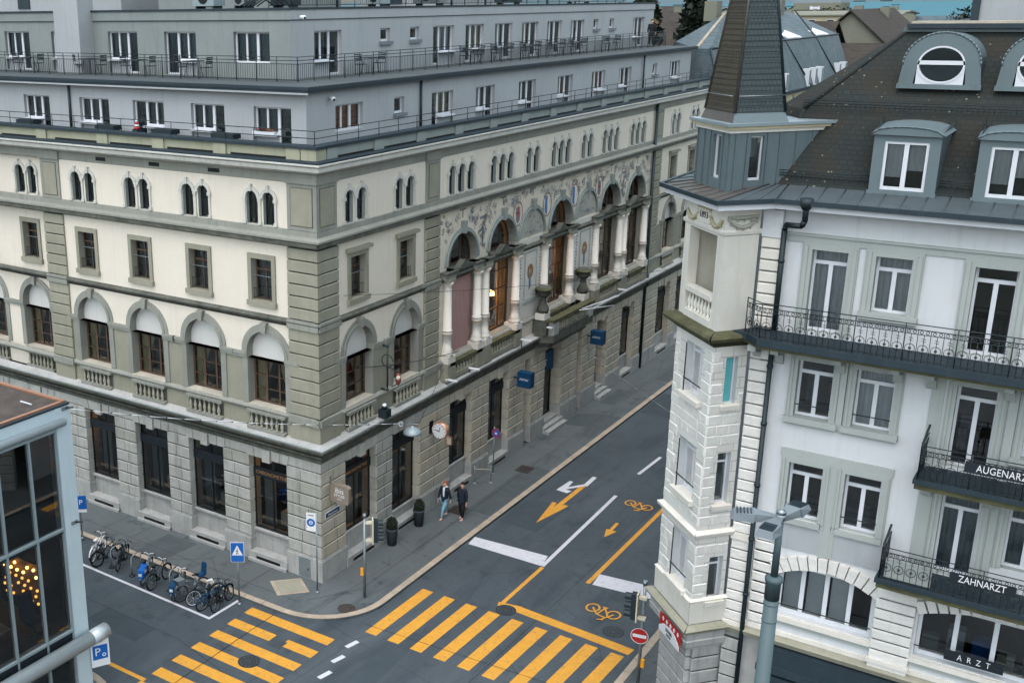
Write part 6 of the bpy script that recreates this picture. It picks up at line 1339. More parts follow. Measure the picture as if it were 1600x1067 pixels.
def traffic_light(label, x, y, top, hz, face, side, button_side):
    t = thing('traffic_light', label, 'traffic light', (x, y, 0))
    q = MB(); q.cyl((x, y, 0), (x, y, top), .06, .055, 12, 'galvanised'); q.cyl((x, y, top), (x, y, top+.18), .075, .075, 12, 'steel'); q.build('pole', t)
    fr = Fr(x+side[0], y+side[1], face, 1)
    q = MB(); q.box(fr, -.19, .19, -.03, .02, hz, hz+1.05, 'ivory'); q.build('backboard', t)
    q = MB(); q.box(fr, -.13, .13, .02, .2, hz+.05, hz+1.0, 'iron'); q.box(fr, -.1, .1, -.3, -.03, hz+.08, hz+.16, 'ivory'); q.box(fr, -.1, .1, -.3, -.03, hz+.85, hz+.93, 'ivory'); q.build('housing', t)
    for k in range(3):
        q = MB(); zc = hz+.2+.325*k
        q.ring(fr, 0, zc, .115, .13, .2, .42, 'iron', -.5, pi+.5, 12); q.ring(fr, 0, zc, 0, .115, .2, .205, ('leaf_dark', 'brown_wood', 'brown_wood')[k], 0, 2*pi, 14); q.build('signal_lens', t)
    q = MB(); bx, by = button_side; q.box(Fr(x+bx, y+by, face, 1), -.06, .06, -.06, .06, 1.0, 1.3, 'yellow'); q.build('push_button', t); return t
traffic_light('traffic signal with cream backing on grey post near the rounded kerb', 2.2, -.06, 3.55, 2.45, -52, (.26, .2), (-.11, -.03))
t = traffic_light('traffic signal facing left above a no entry disc on the right pavement', 13.6, .15, 4.1, 2.9, 100, (-.1, -.32), (.12, -.02))
fr = Fr(13.6, .15, 12, -1)
s_ = thing('no_entry_sign', 'round red no entry disc with white bar below the right traffic signal', 'road sign', (13.6, .1, 2.2)); disc_sign(s_, fr, -.05, .09, 2.2, .3, 'red'); q = MB(); q.box(fr, -.28, .18, .09, .097, 2.14, 2.26, 'sign_white'); q.ring(fr, -.05, 2.2, .28, .3, .09, .095, 'sign_white', 0, 2*pi, 24); q.build('bar', s_)
# manholes, covers
def cover(label, x, y, r, m, z=R_+.012, group=None):
    o = thing('manhole_cover', label, 'manhole cover', (x, y, z)); q = MB(); q.lathe((x, y, z-.03), [(r, 0), (r, .03)], 24, m, False); q.build('lid', o)
    q = MB(); F_ = [(r*.88, r*.95)]
    n_ = 20
    for r0, r1 in ((.86*r, .93*r), (.55*r, .6*r), (.25*r, .3*r)):
        for k in range(n_): a, b = 2*pi*k/n_, 2*pi*(k+1)/n_; q.face([(x+r0*cos(a), y+r0*sin(a), z+.006), (x+r1*cos(a), y+r1*sin(a), z+.006), (x+r1*cos(b), y+r1*sin(b), z+.006), (x+r0*cos(b), y+r0*sin(b), z+.006)], 'black')
    for k in range(12): a = k*pi/6; q.face([(x+.3*r*cos(a-.05), y+.3*r*sin(a-.05), z+.006), (x+.85*r*cos(a-.03), y+.85*r*sin(a-.03), z+.006), (x+.85*r*cos(a+.03), y+.85*r*sin(a+.03), z+.006), (x+.3*r*cos(a+.05), y+.3*r*sin(a+.05), z+.006)], 'black')
    q.build('ribbing', o)
x, y = rdp(1.34, -6.32); cover('iron cover set in the near zebra stripes of the side street', x, y, .42, 'iron_cover')
x, y = rdp(7.34, 2.33); cover('iron cover touching the yellow waiting line in mid street', x, y, .42, 'iron_cover')
x, y = rdp(11.43, 3.26); cover('faint round cover in the cycle lane before the right kerb', x, y, .42, 'asphalt')
cover('rusty cover on the rounded pavement corner', 2.1, -1.2, .36, 'rust_cover', .012)
o = thing('square_cover', 'small square iron cover let into the second zebra stripe', 'cover', (1.3, -4.6, R_)); q = MB(); q.box(W, 1.05, 1.62, -4.9, -4.4, R_, R_+.012, 'iron_cover'); q.build('lid', o)
o = thing('pavement_hatch', 'pale square concrete hatch in the pavement below the corner pier', 'hatch', (-.8, -1.1, 0)); q = MB(); q.hex([(-1.8, -1.25, 0), (-.8, -2.0, 0), (.1, -1.0, 0), (-.9, -.3, 0), (-1.8, -1.25, .012), (-.8, -2.0, .012), (.1, -1.0, .012), (-.9, -.3, .012)], 'kerb_stone'); q.hex([(-1.62, -1.2, .012), (-.78, -1.8, .012), (-.05, -1.0, .012), (-.9, -.45, .012), (-1.62, -1.2, .02), (-.78, -1.8, .02), (-.05, -1.0, .02), (-.9, -.45, .02)], 'molasse'); q.build('slab', o)
for i, (x, y) in enumerate(((1.6, 15.4), (1.2, 9.2))):
    o = thing('pavement_grate', ('dark rectangular grate in the pavement beyond the walkers', 'dark rectangular grate close to the stone plinth behind the walkers')[i], 'grate', (x, y, 0)); q = MB(); q.box(W, x-.4, x+.4, y-.45, y+.45, 0, .012, 'rust_cover'); q.build('lid', o)
    q = MB(); 
    for k in range(7): q.box(W, x-.36, x+.36, y-.4+.12*k, y-.35+.12*k, .012, .018, 'black')
    q.build('bars', o)
# planters with clipped bushes
def leaves(mb, c, R, n, m, size, rnd, sz=(1, 1, 1), hollow=.45):
    for _ in range(n):
        v = Vector((rnd.gauss(0, 1), rnd.gauss(0, 1), rnd.gauss(0, 1))).normalized()*R*(hollow+(1-hollow)*rnd.random()**.6)
        p = Vector(c)+Vector((v.x*sz[0], v.y*sz[1], v.z*sz[2])); a = Vector((rnd.gauss(0, 1), rnd.gauss(0, 1), rnd.gauss(0, 1))).normalized(); b = a.cross(Vector((rnd.random(), rnd.random(), rnd.random()+.1))).normalized(); s = size*rnd.uniform(.6, 1.3)
        mb.face([p+a*s, p+b*s*.6, p-a*s, p-b*s*.6], m)
rd = random.Random(21)
for i, (x, y) in enumerate(((.55, 4.47), (.52, 6.78))):
    o = thing('potted_bush', ('round clipped bush in a tall grey tub, nearer the traffic signal', 'round clipped bush in a tall grey tub, nearer the walkers')[i], 'potted plant', (x, y, 0), 'potted bushes by the shop windows')
    q = MB(); q.lathe((x, y, 0), [(.2, 0), (.26, .7), (.28, .74), (.28, .8), (.24, .8), (.22, .74)], 16, 'pot'); q.build('pot', o)
    q = MB(); leaves(q, (x, y, 1.0), .3, 1100, 'leaf_dark', .035, rd, (.9, .9, 1.1)); leaves(q, (x, y, 1.0), .29, 350, 'leaf_mid', .035, rd, (.9, .9, 1.1)); q.build('foliage', o)
o = thing('rope_barrier', 'brass crowd barrier of two posts and a bar by the shop window behind the walkers', 'barrier', (.4, 13.0, 0))
q = MB()
for x, y in ((.3, 12.4), (.95, 12.9)): q.cyl((x, y, 0), (x, y, .85), .018, .018, 8, 'galvanised'); q.lathe((x, y, 0), [(.13, 0), (.11, .03), (.03, .05)], 12, 'galvanised'); q.ball((x, y, .87), .035, 'ivory', 8)
q.build('posts', o); q = MB(); q.cyl((.3, 12.4, .75), (.95, 12.9, .75), .012, .012, 6, 'ivory'); q.build('bar', o)
# wrought-iron hanging ornament
o = thing('hanging_inn_sign', 'wrought iron bracket with red painted heart ornament on the olive wall between arched windows', 'sign', (.1, 4.5, 8)); 
q = MB(); q.cyl((.3, 4.45, 7.2), (.3, 4.45, 9.3), .035, .035, 8, 'iron')
for z in (7.25, 9.2): q.cyl((.0, 4.45, z), (.35, 4.45, z), .05, .05, 8, 'iron')
q.tube([(.3, 4.45, 8.3)]+[(.3+.55*sin(t*.45), 4.45, 8.3+.45*cos(t*.45)-.45) for t in range(1, 7)], .025, 6, 'iron'); q.tube([(.3+.28*cos(t), 4.45, 8.55+.28*sin(t)) for t in [k*.5 for k in range(12)]], .02, 5, 'iron'); q.build('bracket', o)
q = MB(); q.lathe((.85, 4.45, 7.55), [(.02, 0), (.1, .12), (.14, .26), (.09, .45), (.03, .55)], 10, 'ornament_red'); q.build('ornament', o); q = MB(); q.ball((.95, 4.3, 7.95), .1, 'ivory', 8); q.build('finial', o)
# cornice floodlights
for i, (x, y, z) in enumerate(((.55, 9.4, 6.3), (.55, 11.5, 6.3), (.7, 16.7, 6.45), (.75, 19.0, 6.6), (.6, 24.0, 6.6), (.6, 29.6, 6.4))):
    o = thing('cornice_floodlight', 'slim white floodlight arm standing on the mossy cornice, '+('first from the left', 'second from the left', 'left of the balcony', 'at the left corner of the balcony', 'right of the balcony', 'rightmost')[i], 'floodlight', (x-.2, y, z-.2), 'floodlights along the cornice')
    q = MB(); q.box(W, x-.25, x+.35, y-.06, y+.06, z, z+.07, 'sign_white'); q.build('lamp_body', o); q = MB(); q.cyl((x-.2, y, 6.05), (x-.2, y, z), .02, .02, 6, 'iron'); q.build('arm', o)
o = thing('corner_spotlight', 'dark square spotlight with pale lens on the cornice above the hanging lamp', 'floodlight', (.35, 4.2, 6.1)); q = MB(); q.box(W, .2, .6, 3.9, 4.3, 6.15, 6.5, 'iron'); q.cyl((.4, 4.1, 6.5), (.45, 4.0, 6.72), .12, .1, 12, 'iron'); q.build('housing', o); q = MB(); q.cyl((.45, 4.0, 6.72), (.455, 3.99, 6.74), .085, .085, 12, 'sign_white'); q.build('lens', o)
# suspended lamp and span wires
L = (1.22, 5.03, 5.28)
o = thing('hanging_lamp', 'pale dome street lamp hung from a span wire before the corner building', 'street lamp', L)
q = MB(); q.lathe(L, [(.40, -.02), (.385, .06), (.31, .17), (.2, .25), (.07, .3), (.05, .36)], 20, 'zinc_pale'); q.build('lamp_shade', o); q = MB(); q.lathe((L[0], L[1], L[2]-.1), [(.02, 0), (.2, .02), (.33, .09)], 16, 'sign_white'); q.build('diffuser', o)
q = MB(); q.cyl((L[0]-.35, L[1]-.1, L[2]+.4), (L[0]+.25, L[1]+.1, L[2]+.42), .02, .02, 6, 'zinc_pale'); q.cyl((L[0], L[1], L[2]+.34), (L[0], L[1], L[2]+.42), .05, .05, 8, 'iron'); q.ring(Fr(L[0]-.5, L[1]-.15, 0, 1), 0, L[2]+.36, .09, .12, -.01, .01, 'sign_white', 0, 2*pi, 12); q.build('suspension', o)
def wire(label, P, r, m, sag=.0, n_=18, grp=None, beads=False):
    o = thing('span_wire', label, 'cable', P[0]); q = MB(); a, b = Vector(P[0]), Vector(P[1]); pts = []
    for k in range(n_+1): t = k/n_; p = a.lerp(b, t); p.z -= sag*4*t*(1-t); pts.append(p)
    q.tube(pts, r, 5, m)
    if beads:
        for p in pts[1:-1]: q.cyl(p-Vector((.03, .03, 0)), p+Vector((.03, .03, 0)), .02, .02, 6, 'iron')
    q.build('cable', o); return o
wire('pale lamp cable strung from the glass building to the dome lamp', ((-1.45, -11.25, 10.8), (L[0]-.4, L[1]-.12, L[2]+.4)), .013, 'sign_white', .25, 22, beads=True)
wire('thin dark wire from the dome lamp to the stone front', ((L[0]+.25, L[1]+.1, L[2]+.42), (.1, 9.6, 6.9)), .012, 'iron', .05)
wire('thin wire crossing the rose shutter of the loggia', ((.1, 1.6, 12.0), (6.4, 26.0, 9.4)), .010, 'iron', .3)
wire('thin wire across the olive wall towards the wrought bracket', ((.05, 3.0, 8.6), (.6, 10.0, 7.6)), .018, 'iron', .12)
wire('thin grey wire high over the pavement and carriageway', ((.2, 22, 5.8), (15.2, 10, 5.0)), .012, 'galvanised', .5)
# flag poles on the balcony
for i, (p, b) in enumerate((((1.15, 22.6, 6.9), (2.6, 24.2, 7.5)), ((1.15, 22.2, 6.9), (2.2, 24.6, 6.8)))):
    o = thing('flag_pole', ('bare white flag pole slanting out from the loggia balcony, upper one', 'bare pale flag pole slanting out from the loggia balcony, lower one')[i], 'flag pole', p, 'bare flag poles on the balcony'); q = MB(); q.cyl(p, b, .028, .02, 7, 'sign_white'); q.cyl((p[0]-.2, p[1]-.1, p[2]-.2), p, .04, .04, 7, 'iron'); q.build('shaft', o)
# triple-headed street lamp
SLx, SLy = 20.72, -13.6
o = thing('street_lamp', 'tall teal grey lamp mast with three flat lantern heads before the white building', 'street lamp', (SLx, SLy, R_))
q = MB(); q.cyl((SLx, SLy, R_), (SLx, SLy, 12.55), .165, .128, 24, 'lamp_paint'); q.lathe((SLx, SLy, 12.4), [(.135, 0), (.135, .33), (.155, .36), (.155, .44), (.08, .47)], 24, 'lamp_paint'); q.lathe((SLx, SLy, 11.95), [(.138, 0), (.138, .02)], 24, 'zinc'); q.lathe((SLx, SLy, 12.3), [(.138, 0), (.138, .02)], 24, 'zinc'); q.build('mast', o)
q = MB(); q.cyl((SLx, SLy, 12.8), (SLx, SLy, 14.0), .066, .06, 16, 'lamp_paint'); q.cyl((SLx, SLy, 14.0), (SLx, SLy, 14.12), .085, .085, 16, 'galvanised'); q.lathe((SLx, SLy, 14.12), [(.09, 0), (.07, .06), (0.01, .09)], 14, 'steel'); q.build('upper_mast', o)
for az in (198, 78, 266):
    fr = Fr(SLx, SLy, az, 1); q = MB(); z = 14.02
    q.hex([fr(.06, -.07, z-.05), fr(.06, .07, z-.05), fr(.5, .17, z-.06), fr(.5, -.17, z-.06), fr(.06, -.06, z+.05), fr(.06, .06, z+.05), fr(.46, .14, z+.09), fr(.46, -.14, z+.09)], 'galvanised')
    q.hex([fr(.46, -.19, z-.07), fr(.46, .19, z-.07), fr(.86, .16, z-.05), fr(.86, -.16, z-.05), fr(.44, -.16, z+.09), fr(.44, .16, z+.09), fr(.8, .13, z+.06), fr(.8, -.13, z+.06)], 'grey_render_dark')
    for k in range(5): q.box(fr, .5+.06*k, .52+.06*k, -.12, .12, z+.05, z+.1, 'sheet_dark')
    h = q.build('lamp_head', o); q = MB(); q.box(fr, .5, .8, -.13, .13, z-.085, z-.07, 'sign_white'); q.build('lens', h)
# terrace furniture
def table(x, y, z, label, grp='bistro tables on the roof terrace'):
    o = thing('bistro_table', label, 'table', (x, y, z), grp); q = MB(); q.box(W, x-.35, x+.35, y-.35, y+.35, z+.7, z+.73, 'iron'); q.build('table_top', o)
    for sx in (-.3, .3):
        for sy in (-.3, .3): q = MB(); q.cyl((x+sx, y+sy, z), (x+sx*.6, y+sy*.6, z+.7), .014, .014, 5, 'iron'); q.build('leg', o)
def chair(x, y, z, rz, label, grp='folding chairs on the roof terrace', m='iron'):
    o = thing('terrace_chair', label, 'chair', (0, 0, 0), grp)
    q = MB(); q.box(W, -.2, .2, -.2, .2, .43, .46, m); q.build('seat', o); q = MB()
    for k in range(4): q.box(W, -.2, .2, .19+.01*k, .21+.01*k, .6+.08*k, .65+.08*k, m)
    q.cyl((-.19, .18, .43), (-.19, .24, .92), .012, .012, 5, m); q.cyl((.19, .18, .43), (.19, .24, .92), .012, .012, 5, m); q.build('backrest', o)
    for sx in (-.18, .18):
        for sy in (-.18, .18): q = MB(); q.cyl((sx, sy, 0), (sx, sy, .44), .012, .012, 5, m); q.build('leg', o)
    local(o, x, y, z, radians(rz))
TZ = 20.06
spots = [('A', -9.9, 4.2, 'left of the railing corner'), ('A', -13.4, 4.2, 'between the middle balcony doors'), ('A', -16.6, 4.15, 'just right of the chimney shaft'), ('A', -21.2, 4.2, 'left of the chimney shaft'),
         ('B', -4.2, 9.8, 'right of the railing corner'), ('B', -4.2, 19.2, 'second to the right of the corner'), ('B', -4.2, 22.5, 'third to the right of the corner'), ('B', -4.2, 25.9, 'fourth to the right of the corner'), ('B', -4.2, 29.2, 'fifth to the right of the corner'), ('B', -4.2, 32.2, 'sixth to the right of the corner'), ('B', -4.2, 37.5, 'farthest from the corner')]
for k, (f, x, y, w_) in enumerate(spots):
    table(x, y, TZ, 'dark upper terrace table '+w_)
    if f == 'A': chair(x-.75, y, TZ, 90, 'folding chair left of the table '+w_); chair(x+.75, y, TZ, -90, 'folding chair right of the table '+w_)
    else: chair(x, y-.75, TZ, 180, 'folding chair before the table '+w_); chair(x, y+.75, TZ, 0, 'folding chair beyond the table '+w_)
for i, (x, y) in enumerate(((-5.3, 1.0), (-8.7, 1.0), (-12.2, 1.0), (-17.6, 1.0))):
    o = thing('terrace_bench', 'low dark bench behind the parapet '+('below the window nearest the corner', 'below the second window from the corner', 'below the third window from the corner', 'below the fifth window from the corner')[i], 'bench', (x, y, 17.5), 'low benches on the lower terrace'); q = MB(); q.box(W, x-.6, x+.6, y-.25, y+.25, 17.95, 18.15, 'iron'); q.build('seat', o); q = MB(); q.box(W, x-.5, x+.5, y-.2, y+.2, 17.5, 17.95, 'iron'); q.build('base', o)
o = thing('flower_box', 'window box with orange and white flowers under the attic window nearest the corner', 'flower box', (-3.9, 1.5, 18.1)); q = MB(); q.box(F4A, -4.35, -3.2, .0, .16, 18.12, 18.24, 'white_paint'); q.build('box', o)
q = MB(); leaves(q, (-3.8, 1.62, 18.28), .12, 120, 'leaf_mid', .04, rd, (3.6, .8, .7)); leaves(q, (-3.5, 1.6, 18.32), .1, 60, 'curtain_orange', .04, rd, (3, .8, .7)); leaves(q, (-4.0, 1.6, 18.32), .1, 40, 'red', .03, rd, (2, .8, .7)); q.build('flowers', o)
o = thing('banded_cone', 'small red and white banded cone behind the lower parapet', 'cone', (-10.4, 1.0, 17.9)); q = MB(); q.box(W, -10.55, -10.25, .85, 1.15, 17.5, 18.05, 'iron'); q.build('stand', o)
for k in range(4): q = MB(); q.cyl((-10.4, 1.0, 18.05+.1*k), (-10.4, 1.0, 18.15+.1*k), .14-.025*k, .12-.025*k, 12, 'red' if k % 2 == 0 else 'sign_white'); q.build('band', o)
# rooftop plant
for i, (x0, x1, y0, y1, z1, m, lab) in enumerate(((-34, -19.3, 9, 14, 25.2, 'grey_render', 'grey rendered stair housing on the flat roof at far left'), (-16.6, -9.0, 9, 14, 25.6, 'green_render', 'greenish lift housing on the flat roof right of the chimney shaft'), (-24, -16, 20, 24, 25.4, 'grey_render_dark', 'low dark plant room in mid roof'), (-16, -10, 26, 34, 24.2, 'grey_render', 'pale plant room towards the far end of the roof'))):
    o = thing('roof_housing', lab, 'roof housing', (x0, y0, 22.985)); q = MB(); q.box(W, x0, x1, y0, y1, 22.985, z1, m); q.build('wall', o); q = MB(); q.box(W, x0-.1, x1+.1, y0-.1, y1+.1, z1, z1+.1, 'sheet_dark'); q.build('roof', o)
    q = MB(); q.box(W, (x0+x1)/2-.9, (x0+x1)/2+.1, y0-.06, y0, 23.1, min(z1-.4, 25.0), 'sheet_dark'); q.build('door', o)
rd2 = random.Random(8)
labs = ['silver ventilation box beside the green lift housing', 'silver ventilation box near the roof corner', 'dark cooling unit before the corner railing', 'small pale cooling unit on the long roof edge', 'large grey cooling unit in the middle of the long roof edge', 'grey cooling unit three quarters along the long roof edge', 'last cooling unit by the far roof end']
for i, (x, y, w_, h) in enumerate(((-11.0, 6.6, 1.3, .75), (-8.7, 6.4, .7, .5), (-7.2, 7.5, 1.1, .9), (-6.6, 14.0, .9, .6), (-7.0, 19.5, 1.6, .9), (-6.8, 28.0, 1.4, .7), (-6.9, 38.0, 1.5, .8))):
    o = thing('cooling_unit', labs[i], 'cooling unit', (x, y, 22.985), 'cooling units on the flat roof'); m = ('zinc_pale', 'steel', 'iron')[i % 3]
    q = MB(); q.box(W, x-w_/2, x+w_/2, y-.4, y+.4, 23.1, 23.1+h, m); q.build('casing', o); q = MB(); q.ring(Fr(x, y-.4, 0, -1), 0, 23.1+h/2, 0, h*.4, 0, .01, 'black', 0, 2*pi, 14); q.build('fan_grille', o)
    for sx in (-.4, .4): q = MB(); q.box(W, x+sx*w_-.04, x+sx*w_+.04, y-.3, y+.3, 22.985, 23.1, 'iron'); q.build('foot', o)
for i in range(8):
    x, y = (-7.6+rd2.uniform(-.6, .6), 8+4.6*i); h = rd2.uniform(.4, .8)
    o = thing('vent_pipe', f'thin vent pipe on the flat roof, {("first", "second", "third", "fourth", "fifth", "sixth", "seventh", "eighth")[i]} from the building corner', 'vent pipe', (x, y, 22.985), 'vent pipes on the flat roof'); q = MB(); q.cyl((x, y, 22.98), (x, y, 22.98+h), .06, .06, 8, 'iron'); q.lathe((x, y, 22.98+h), [(.1, 0), (.12, .08), (.02, .14)], 8, 'iron'); q.build('pipe', o)
o = thing('roof_railing', 'tall dark railing guarding the flat roof behind the corner', 'railing', (-6, 9, 23)); r_ = rail('bars', [(-9, 8.5), (-6.2, 8.5), (-6.2, 44)], 22.985, (.1, 1.0), .02, 1.5, 'iron', (.1, 1.0, .16), par=o)
o = thing('roof_cable', 'coiled dark cables and pipe bundle on the roof corner', 'cable', (-6.6, 6.2, 23)); q = MB()
for k in range(5): q.tube([(-8.3+.25*k, 5.6, 23.05), (-7.5+.3*k, 6.0+.1*k, 23.5+.1*k), (-6.9+.25*k, 6.4, 23.05)], .035, 5, 'iron')
q.build('cables', o)
# ================= PEOPLE =================
def skinned(name, V, E, parent, m, sub=2, root=0):
    """V: list of (x,y,z,r) joints, E: edges; one continuous surface"""
    me = bpy.data.meshes.new(name); bm = bmesh.new(); L_ = bm.verts.layers.skin.verify(); vs = []
    for i, v in enumerate(V):
        b = bm.verts.new(v[:3]); r = v[3]; b[L_].radius = (r, r) if not isinstance(r, tuple) else r; b[L_].use_root = (i == root); vs.append(b)
    for a, b in E: bm.edges.new((vs[a], vs[b]))
    bm.to_mesh(me); bm.free(); me.materials.append(MATS[m]); o = bpy.data.objects.new(name, me); COL.objects.link(o); o.parent = parent
    s = o.modifiers.new('skin', 'SKIN'); s.use_smooth_shade = True; t = o.modifiers.new('sub', 'SUBSURF'); t.levels = t.render_levels = sub
    return o
def person(label, x, y, z, rz, h, legs, arms, coat, trousers, shoe, hair, coat_len=.0, long_hair=False, scarf=None, scale=1.0):
    """local: facing +x, z up; legs = (front foot dx, back foot dx); arms = swing of left/right"""
    p = thing('person', label, 'person', (0, 0, 0)); s = h/1.75; f = lambda *a: (a[0]*s, a[1]*s, a[2]*s, a[3]*s)
    lf, rf = legs; V = []; E = []
    def add(v, par=None): V.append(f(v[0], v[1], v[2], v[3]*(.7 if v[3] > .04 and v[2] < 1.45 else 1))); i = len(V)-1; (par is not None) and E.append((par, i)); return i
    pel = add((0, 0, .95, .13)); wst = add((0, 0, 1.1, .115), pel); ch = add((0, 0, 1.3, .14), wst); nk = add((.01, 0, 1.48, .055), ch); jaw = add((.035, 0, 1.56, .062), nk); hd = add((.02, 0, 1.64, .088), jaw); top = add((.0, 0, 1.71, .06), hd); nose = add((.115, 0, 1.61, .016), hd)
    for sy in (-1, 1): add((.0, sy*.095, 1.62, .02), hd)
    for sy, fx in ((1, lf), (-1, rf)):
        hip = add((0, sy*.09, .9, .095), pel); kn = add((fx*.55+.05, sy*.09, .5, .062), hip); an = add((fx, sy*.085, .09, .042), kn); add((fx+.13, sy*.09, .035, .035), an)
    for sy, ax in ((1, arms[0]), (-1, arms[1])):
        sh = add((0, sy*.17, 1.4, .062), ch); el = add((ax*.4, sy*.24, 1.12, .045), sh); wr = add((ax, sy*.25, .88, .03), el); pm = add((ax+.01, sy*.25, .82, .032), wr)
        for k in range(4):
            dx = -.03+.02*k; L2 = (.065, .078, .074, .055)[k]; a = add((ax+.01+dx, sy*.25, .77, .0095), pm); add((ax+.03+dx, sy*.245, .77-L2, .008), a)
        a = add((ax+.05, sy*.24, .81, .01), pm); add((ax+.075, sy*.235, .77, .009), a)
    skinned('body', V, E, p, 'skin', 2, 0)
    V2 = []; E2 = []
    def add2(v, par=None): V2.append(f(*v)); i = len(V2)-1; (par is not None) and E2.append((par, i)); return i
    hem = add2((-.0, 0, .78-coat_len, .20)); w0 = add2((0, 0, .92, .175), hem); w1 = add2((0, 0, 1.08, .155), w0); c1 = add2((0, 0, 1.3, .17), w1); n1 = add2((0, 0, 1.47, .09), c1)
    for sy, ax in ((1, arms[0]), (-1, arms[1])):
        sh = add2((0, sy*.18, 1.41, .08), c1); el = add2((ax*.4, sy*.245, 1.12, .064), sh); add2((ax*.98, sy*.25, .9, .048), el)
    skinned('coat', V2, E2, p, coat, 2, 0)
    V3 = [f(0, 0, .93, .15)]; E3 = []
    for sy, fx in ((1, lf), (-1, rf)):
        i = len(V3); V3 += [f(0, sy*.09, .84, .12), f(fx*.55+.05, sy*.09, .5, .085), f(fx*.98, sy*.085, .12, .065)]; E3 += [(0, i), (i, i+1), (i+1, i+2)]
    skinned('trousers', V3, E3, p, trousers, 2, 0)
    for sy, fx in ((1, lf), (-1, rf)): skinned('shoe', [f(fx-.03, sy*.088, .055, .05), f(fx+.08, sy*.09, .045, .048), f(fx+.17, sy*.092, .035, .034)], [(0, 1), (1, 2)], p, shoe, 2, 1)
    q = MB(); q.ball((-.018*s, 0, 1.675*s), .104*s, hair, 12, (1.0, .92, .95))
    if long_hair: q.ball((-.06*s, 0, 1.58*s), .085*s, hair, 10, (.8, 1.05, 1.3))
    q.build('hair', p)
    for sy in (-.035, .035):
        q = MB(); q.ball((.105*s, sy*s, 1.645*s), .011*s, 'black', 6); q.build('eye', p)
    if scarf:
        skinned('scarf', [f(.03, 0, 1.47, .095), f(.12, .03, 1.38, .055), f(.15, .04, 1.2, .045), f(.15, .05, 1.05, .04)], [(0, 1), (1, 2), (2, 3)], p, scarf, 2, 0)
        skinned('hood', [f(-.08, 0, 1.45, .1), f(-.02, .12, 1.45, .06), f(-.02, -.12, 1.45, .06)], [(0, 1), (0, 2)], p, 'cloth_white', 2, 0)
    p.location = (x, y, z); p.rotation_euler = (0, 0, radians(rz)); p.scale = (scale,)*3
    return p
person('person with reddish hair in dark coat, white hood and pale jeans walking on the pavement', 1.05, 8.2, 0, -95, 1.72, (.34, -.3), (-.12, .14), 'cloth_navy', 'denim', 'shoe_pink', 'hair_ginger', .05, True, 'cloth_white', 1.06)
person('person in dark navy jacket and black trousers walking on the kerb side of the pavement', 1.85, 8.45, 0, -95, 1.76, (.1, -.1), (.05, -.06), 'cloth_navy', 'cloth_black', 'shoe_pink', 'hair_dark', .02, False, None, 1.06)
person('person in black jacket standing at the far end of the upper terrace', -3.9, 43.6, 20.06, -60, 1.8, (.03, -.02), (.12, .1), 'cloth_black', 'cloth_black', 'cloth_black', 'hair_dark')
# ================= BACKGROUND TOWN =================
# neighbouring slate-mansard building beyond the hotel
B1 = thing('mansard_building', 'cream building with steep blue-grey slate mansard roof beyond the far end of the hotel', 'building', (0, 60, 0))
def roof_mesh(parent, name, faces, m): 
    q = MB(); [q.face(f_, m) for f_ in faces]; return q.build(name, parent)
ya, yb, x0 = 46.3, 84.5, .35
zi, zt = 19.85, 22.1; xi = -.75
FP = [(-1.9, ya), (x0, ya), (x0, yb), (-11, yb), (-9, 60)]
q = MB(); q.prism(FP, 0, 15.7, 'wall_ochre')
for k in range(9): q.box(W, x0, x0+.05, ya+2+4.2*k, ya+2.3+4.2*k, 9, 15.5, 'wall_dim')
q.build('wall', B1)
q = MB(); q.prism([(-2.0, ya-.15), (x0+.35, ya-.15), (x0+.35, yb+.2), (-11.2, yb+.2), (-9.2, 60)], 15.7, 15.95, 'sheet_dark'); q.build('eaves', B1)
AP = (-2.9, 56.0, zt); RE = (-5, 80.5, zt); TS = [(-1.75, ya+.3, zi), (xi, ya+.3, zi), (xi, yb-1, zi), (-10, yb-1, zi), (-8, 60, zi)]
roof_mesh(B1, 'mansard_roof', [[(x0+.2, ya, 15.95), (x0+.2, yb, 15.95), TS[2], TS[1]], [(-1.9, ya, 15.95), (x0+.2, ya, 15.95), TS[1], TS[0]], [(-1.9, ya, 15.95), TS[0], TS[4], (-9, 60, 15.95)], [(-9, 60, 15.95), TS[4], TS[3], (-11, yb, 15.95)], [(x0+.2, yb, 15.95), (-11, yb, 15.95), TS[3], TS[2]],
    [TS[1], TS[2], RE, AP], [TS[0], TS[1], AP], [TS[0], AP, TS[4]], [TS[4], AP, RE, TS[3]], [TS[2], TS[3], RE]], 'slate_teal')
xr = -5
q = MB()
for y in (55.3, 65.2, 75.1):   # projecting gable wedges between the slopes
    q.cyl((xi, y, zi), (x0+.25, y+4.5, 16.0), .07, .07, 5, 'sheet_dark'); q.cyl((xi, y, zi), (-3.4, y+2.5, zt), .07, .07, 5, 'sheet_dark')
q.cyl((xi, ya+.3, zi), (xi, yb-1, zi), .09, .09, 6, 'sheet_dark'); q.cyl((x0+.2, ya, 15.95), (xi, ya+.3, zi), .08, .08, 6, 'sheet_dark'); q.cyl(TS[0], AP, .12, .12, 6, 'kerb_stone'); q.cyl(AP, RE, .09, .09, 6, 'sheet_dark'); q.build('ridge_flashing', B1)
for y in (51.5, 61.9, 68.9, 71.0, 73.1, 79.6, 81.8):
    q = MB(); F_ = Fr(x0-.02, 0, 90, -1); q.box(F_, y-.32, y+.32, -.6, .3, 15.98, 17.4, 'white_paint'); o = q.build('dormer_window', B1); q = MB(); q.box(F_, y-.24, y+.24, .3, .31, 16.1, 17.28, 'curtain_grey'); q.build('pane', o)
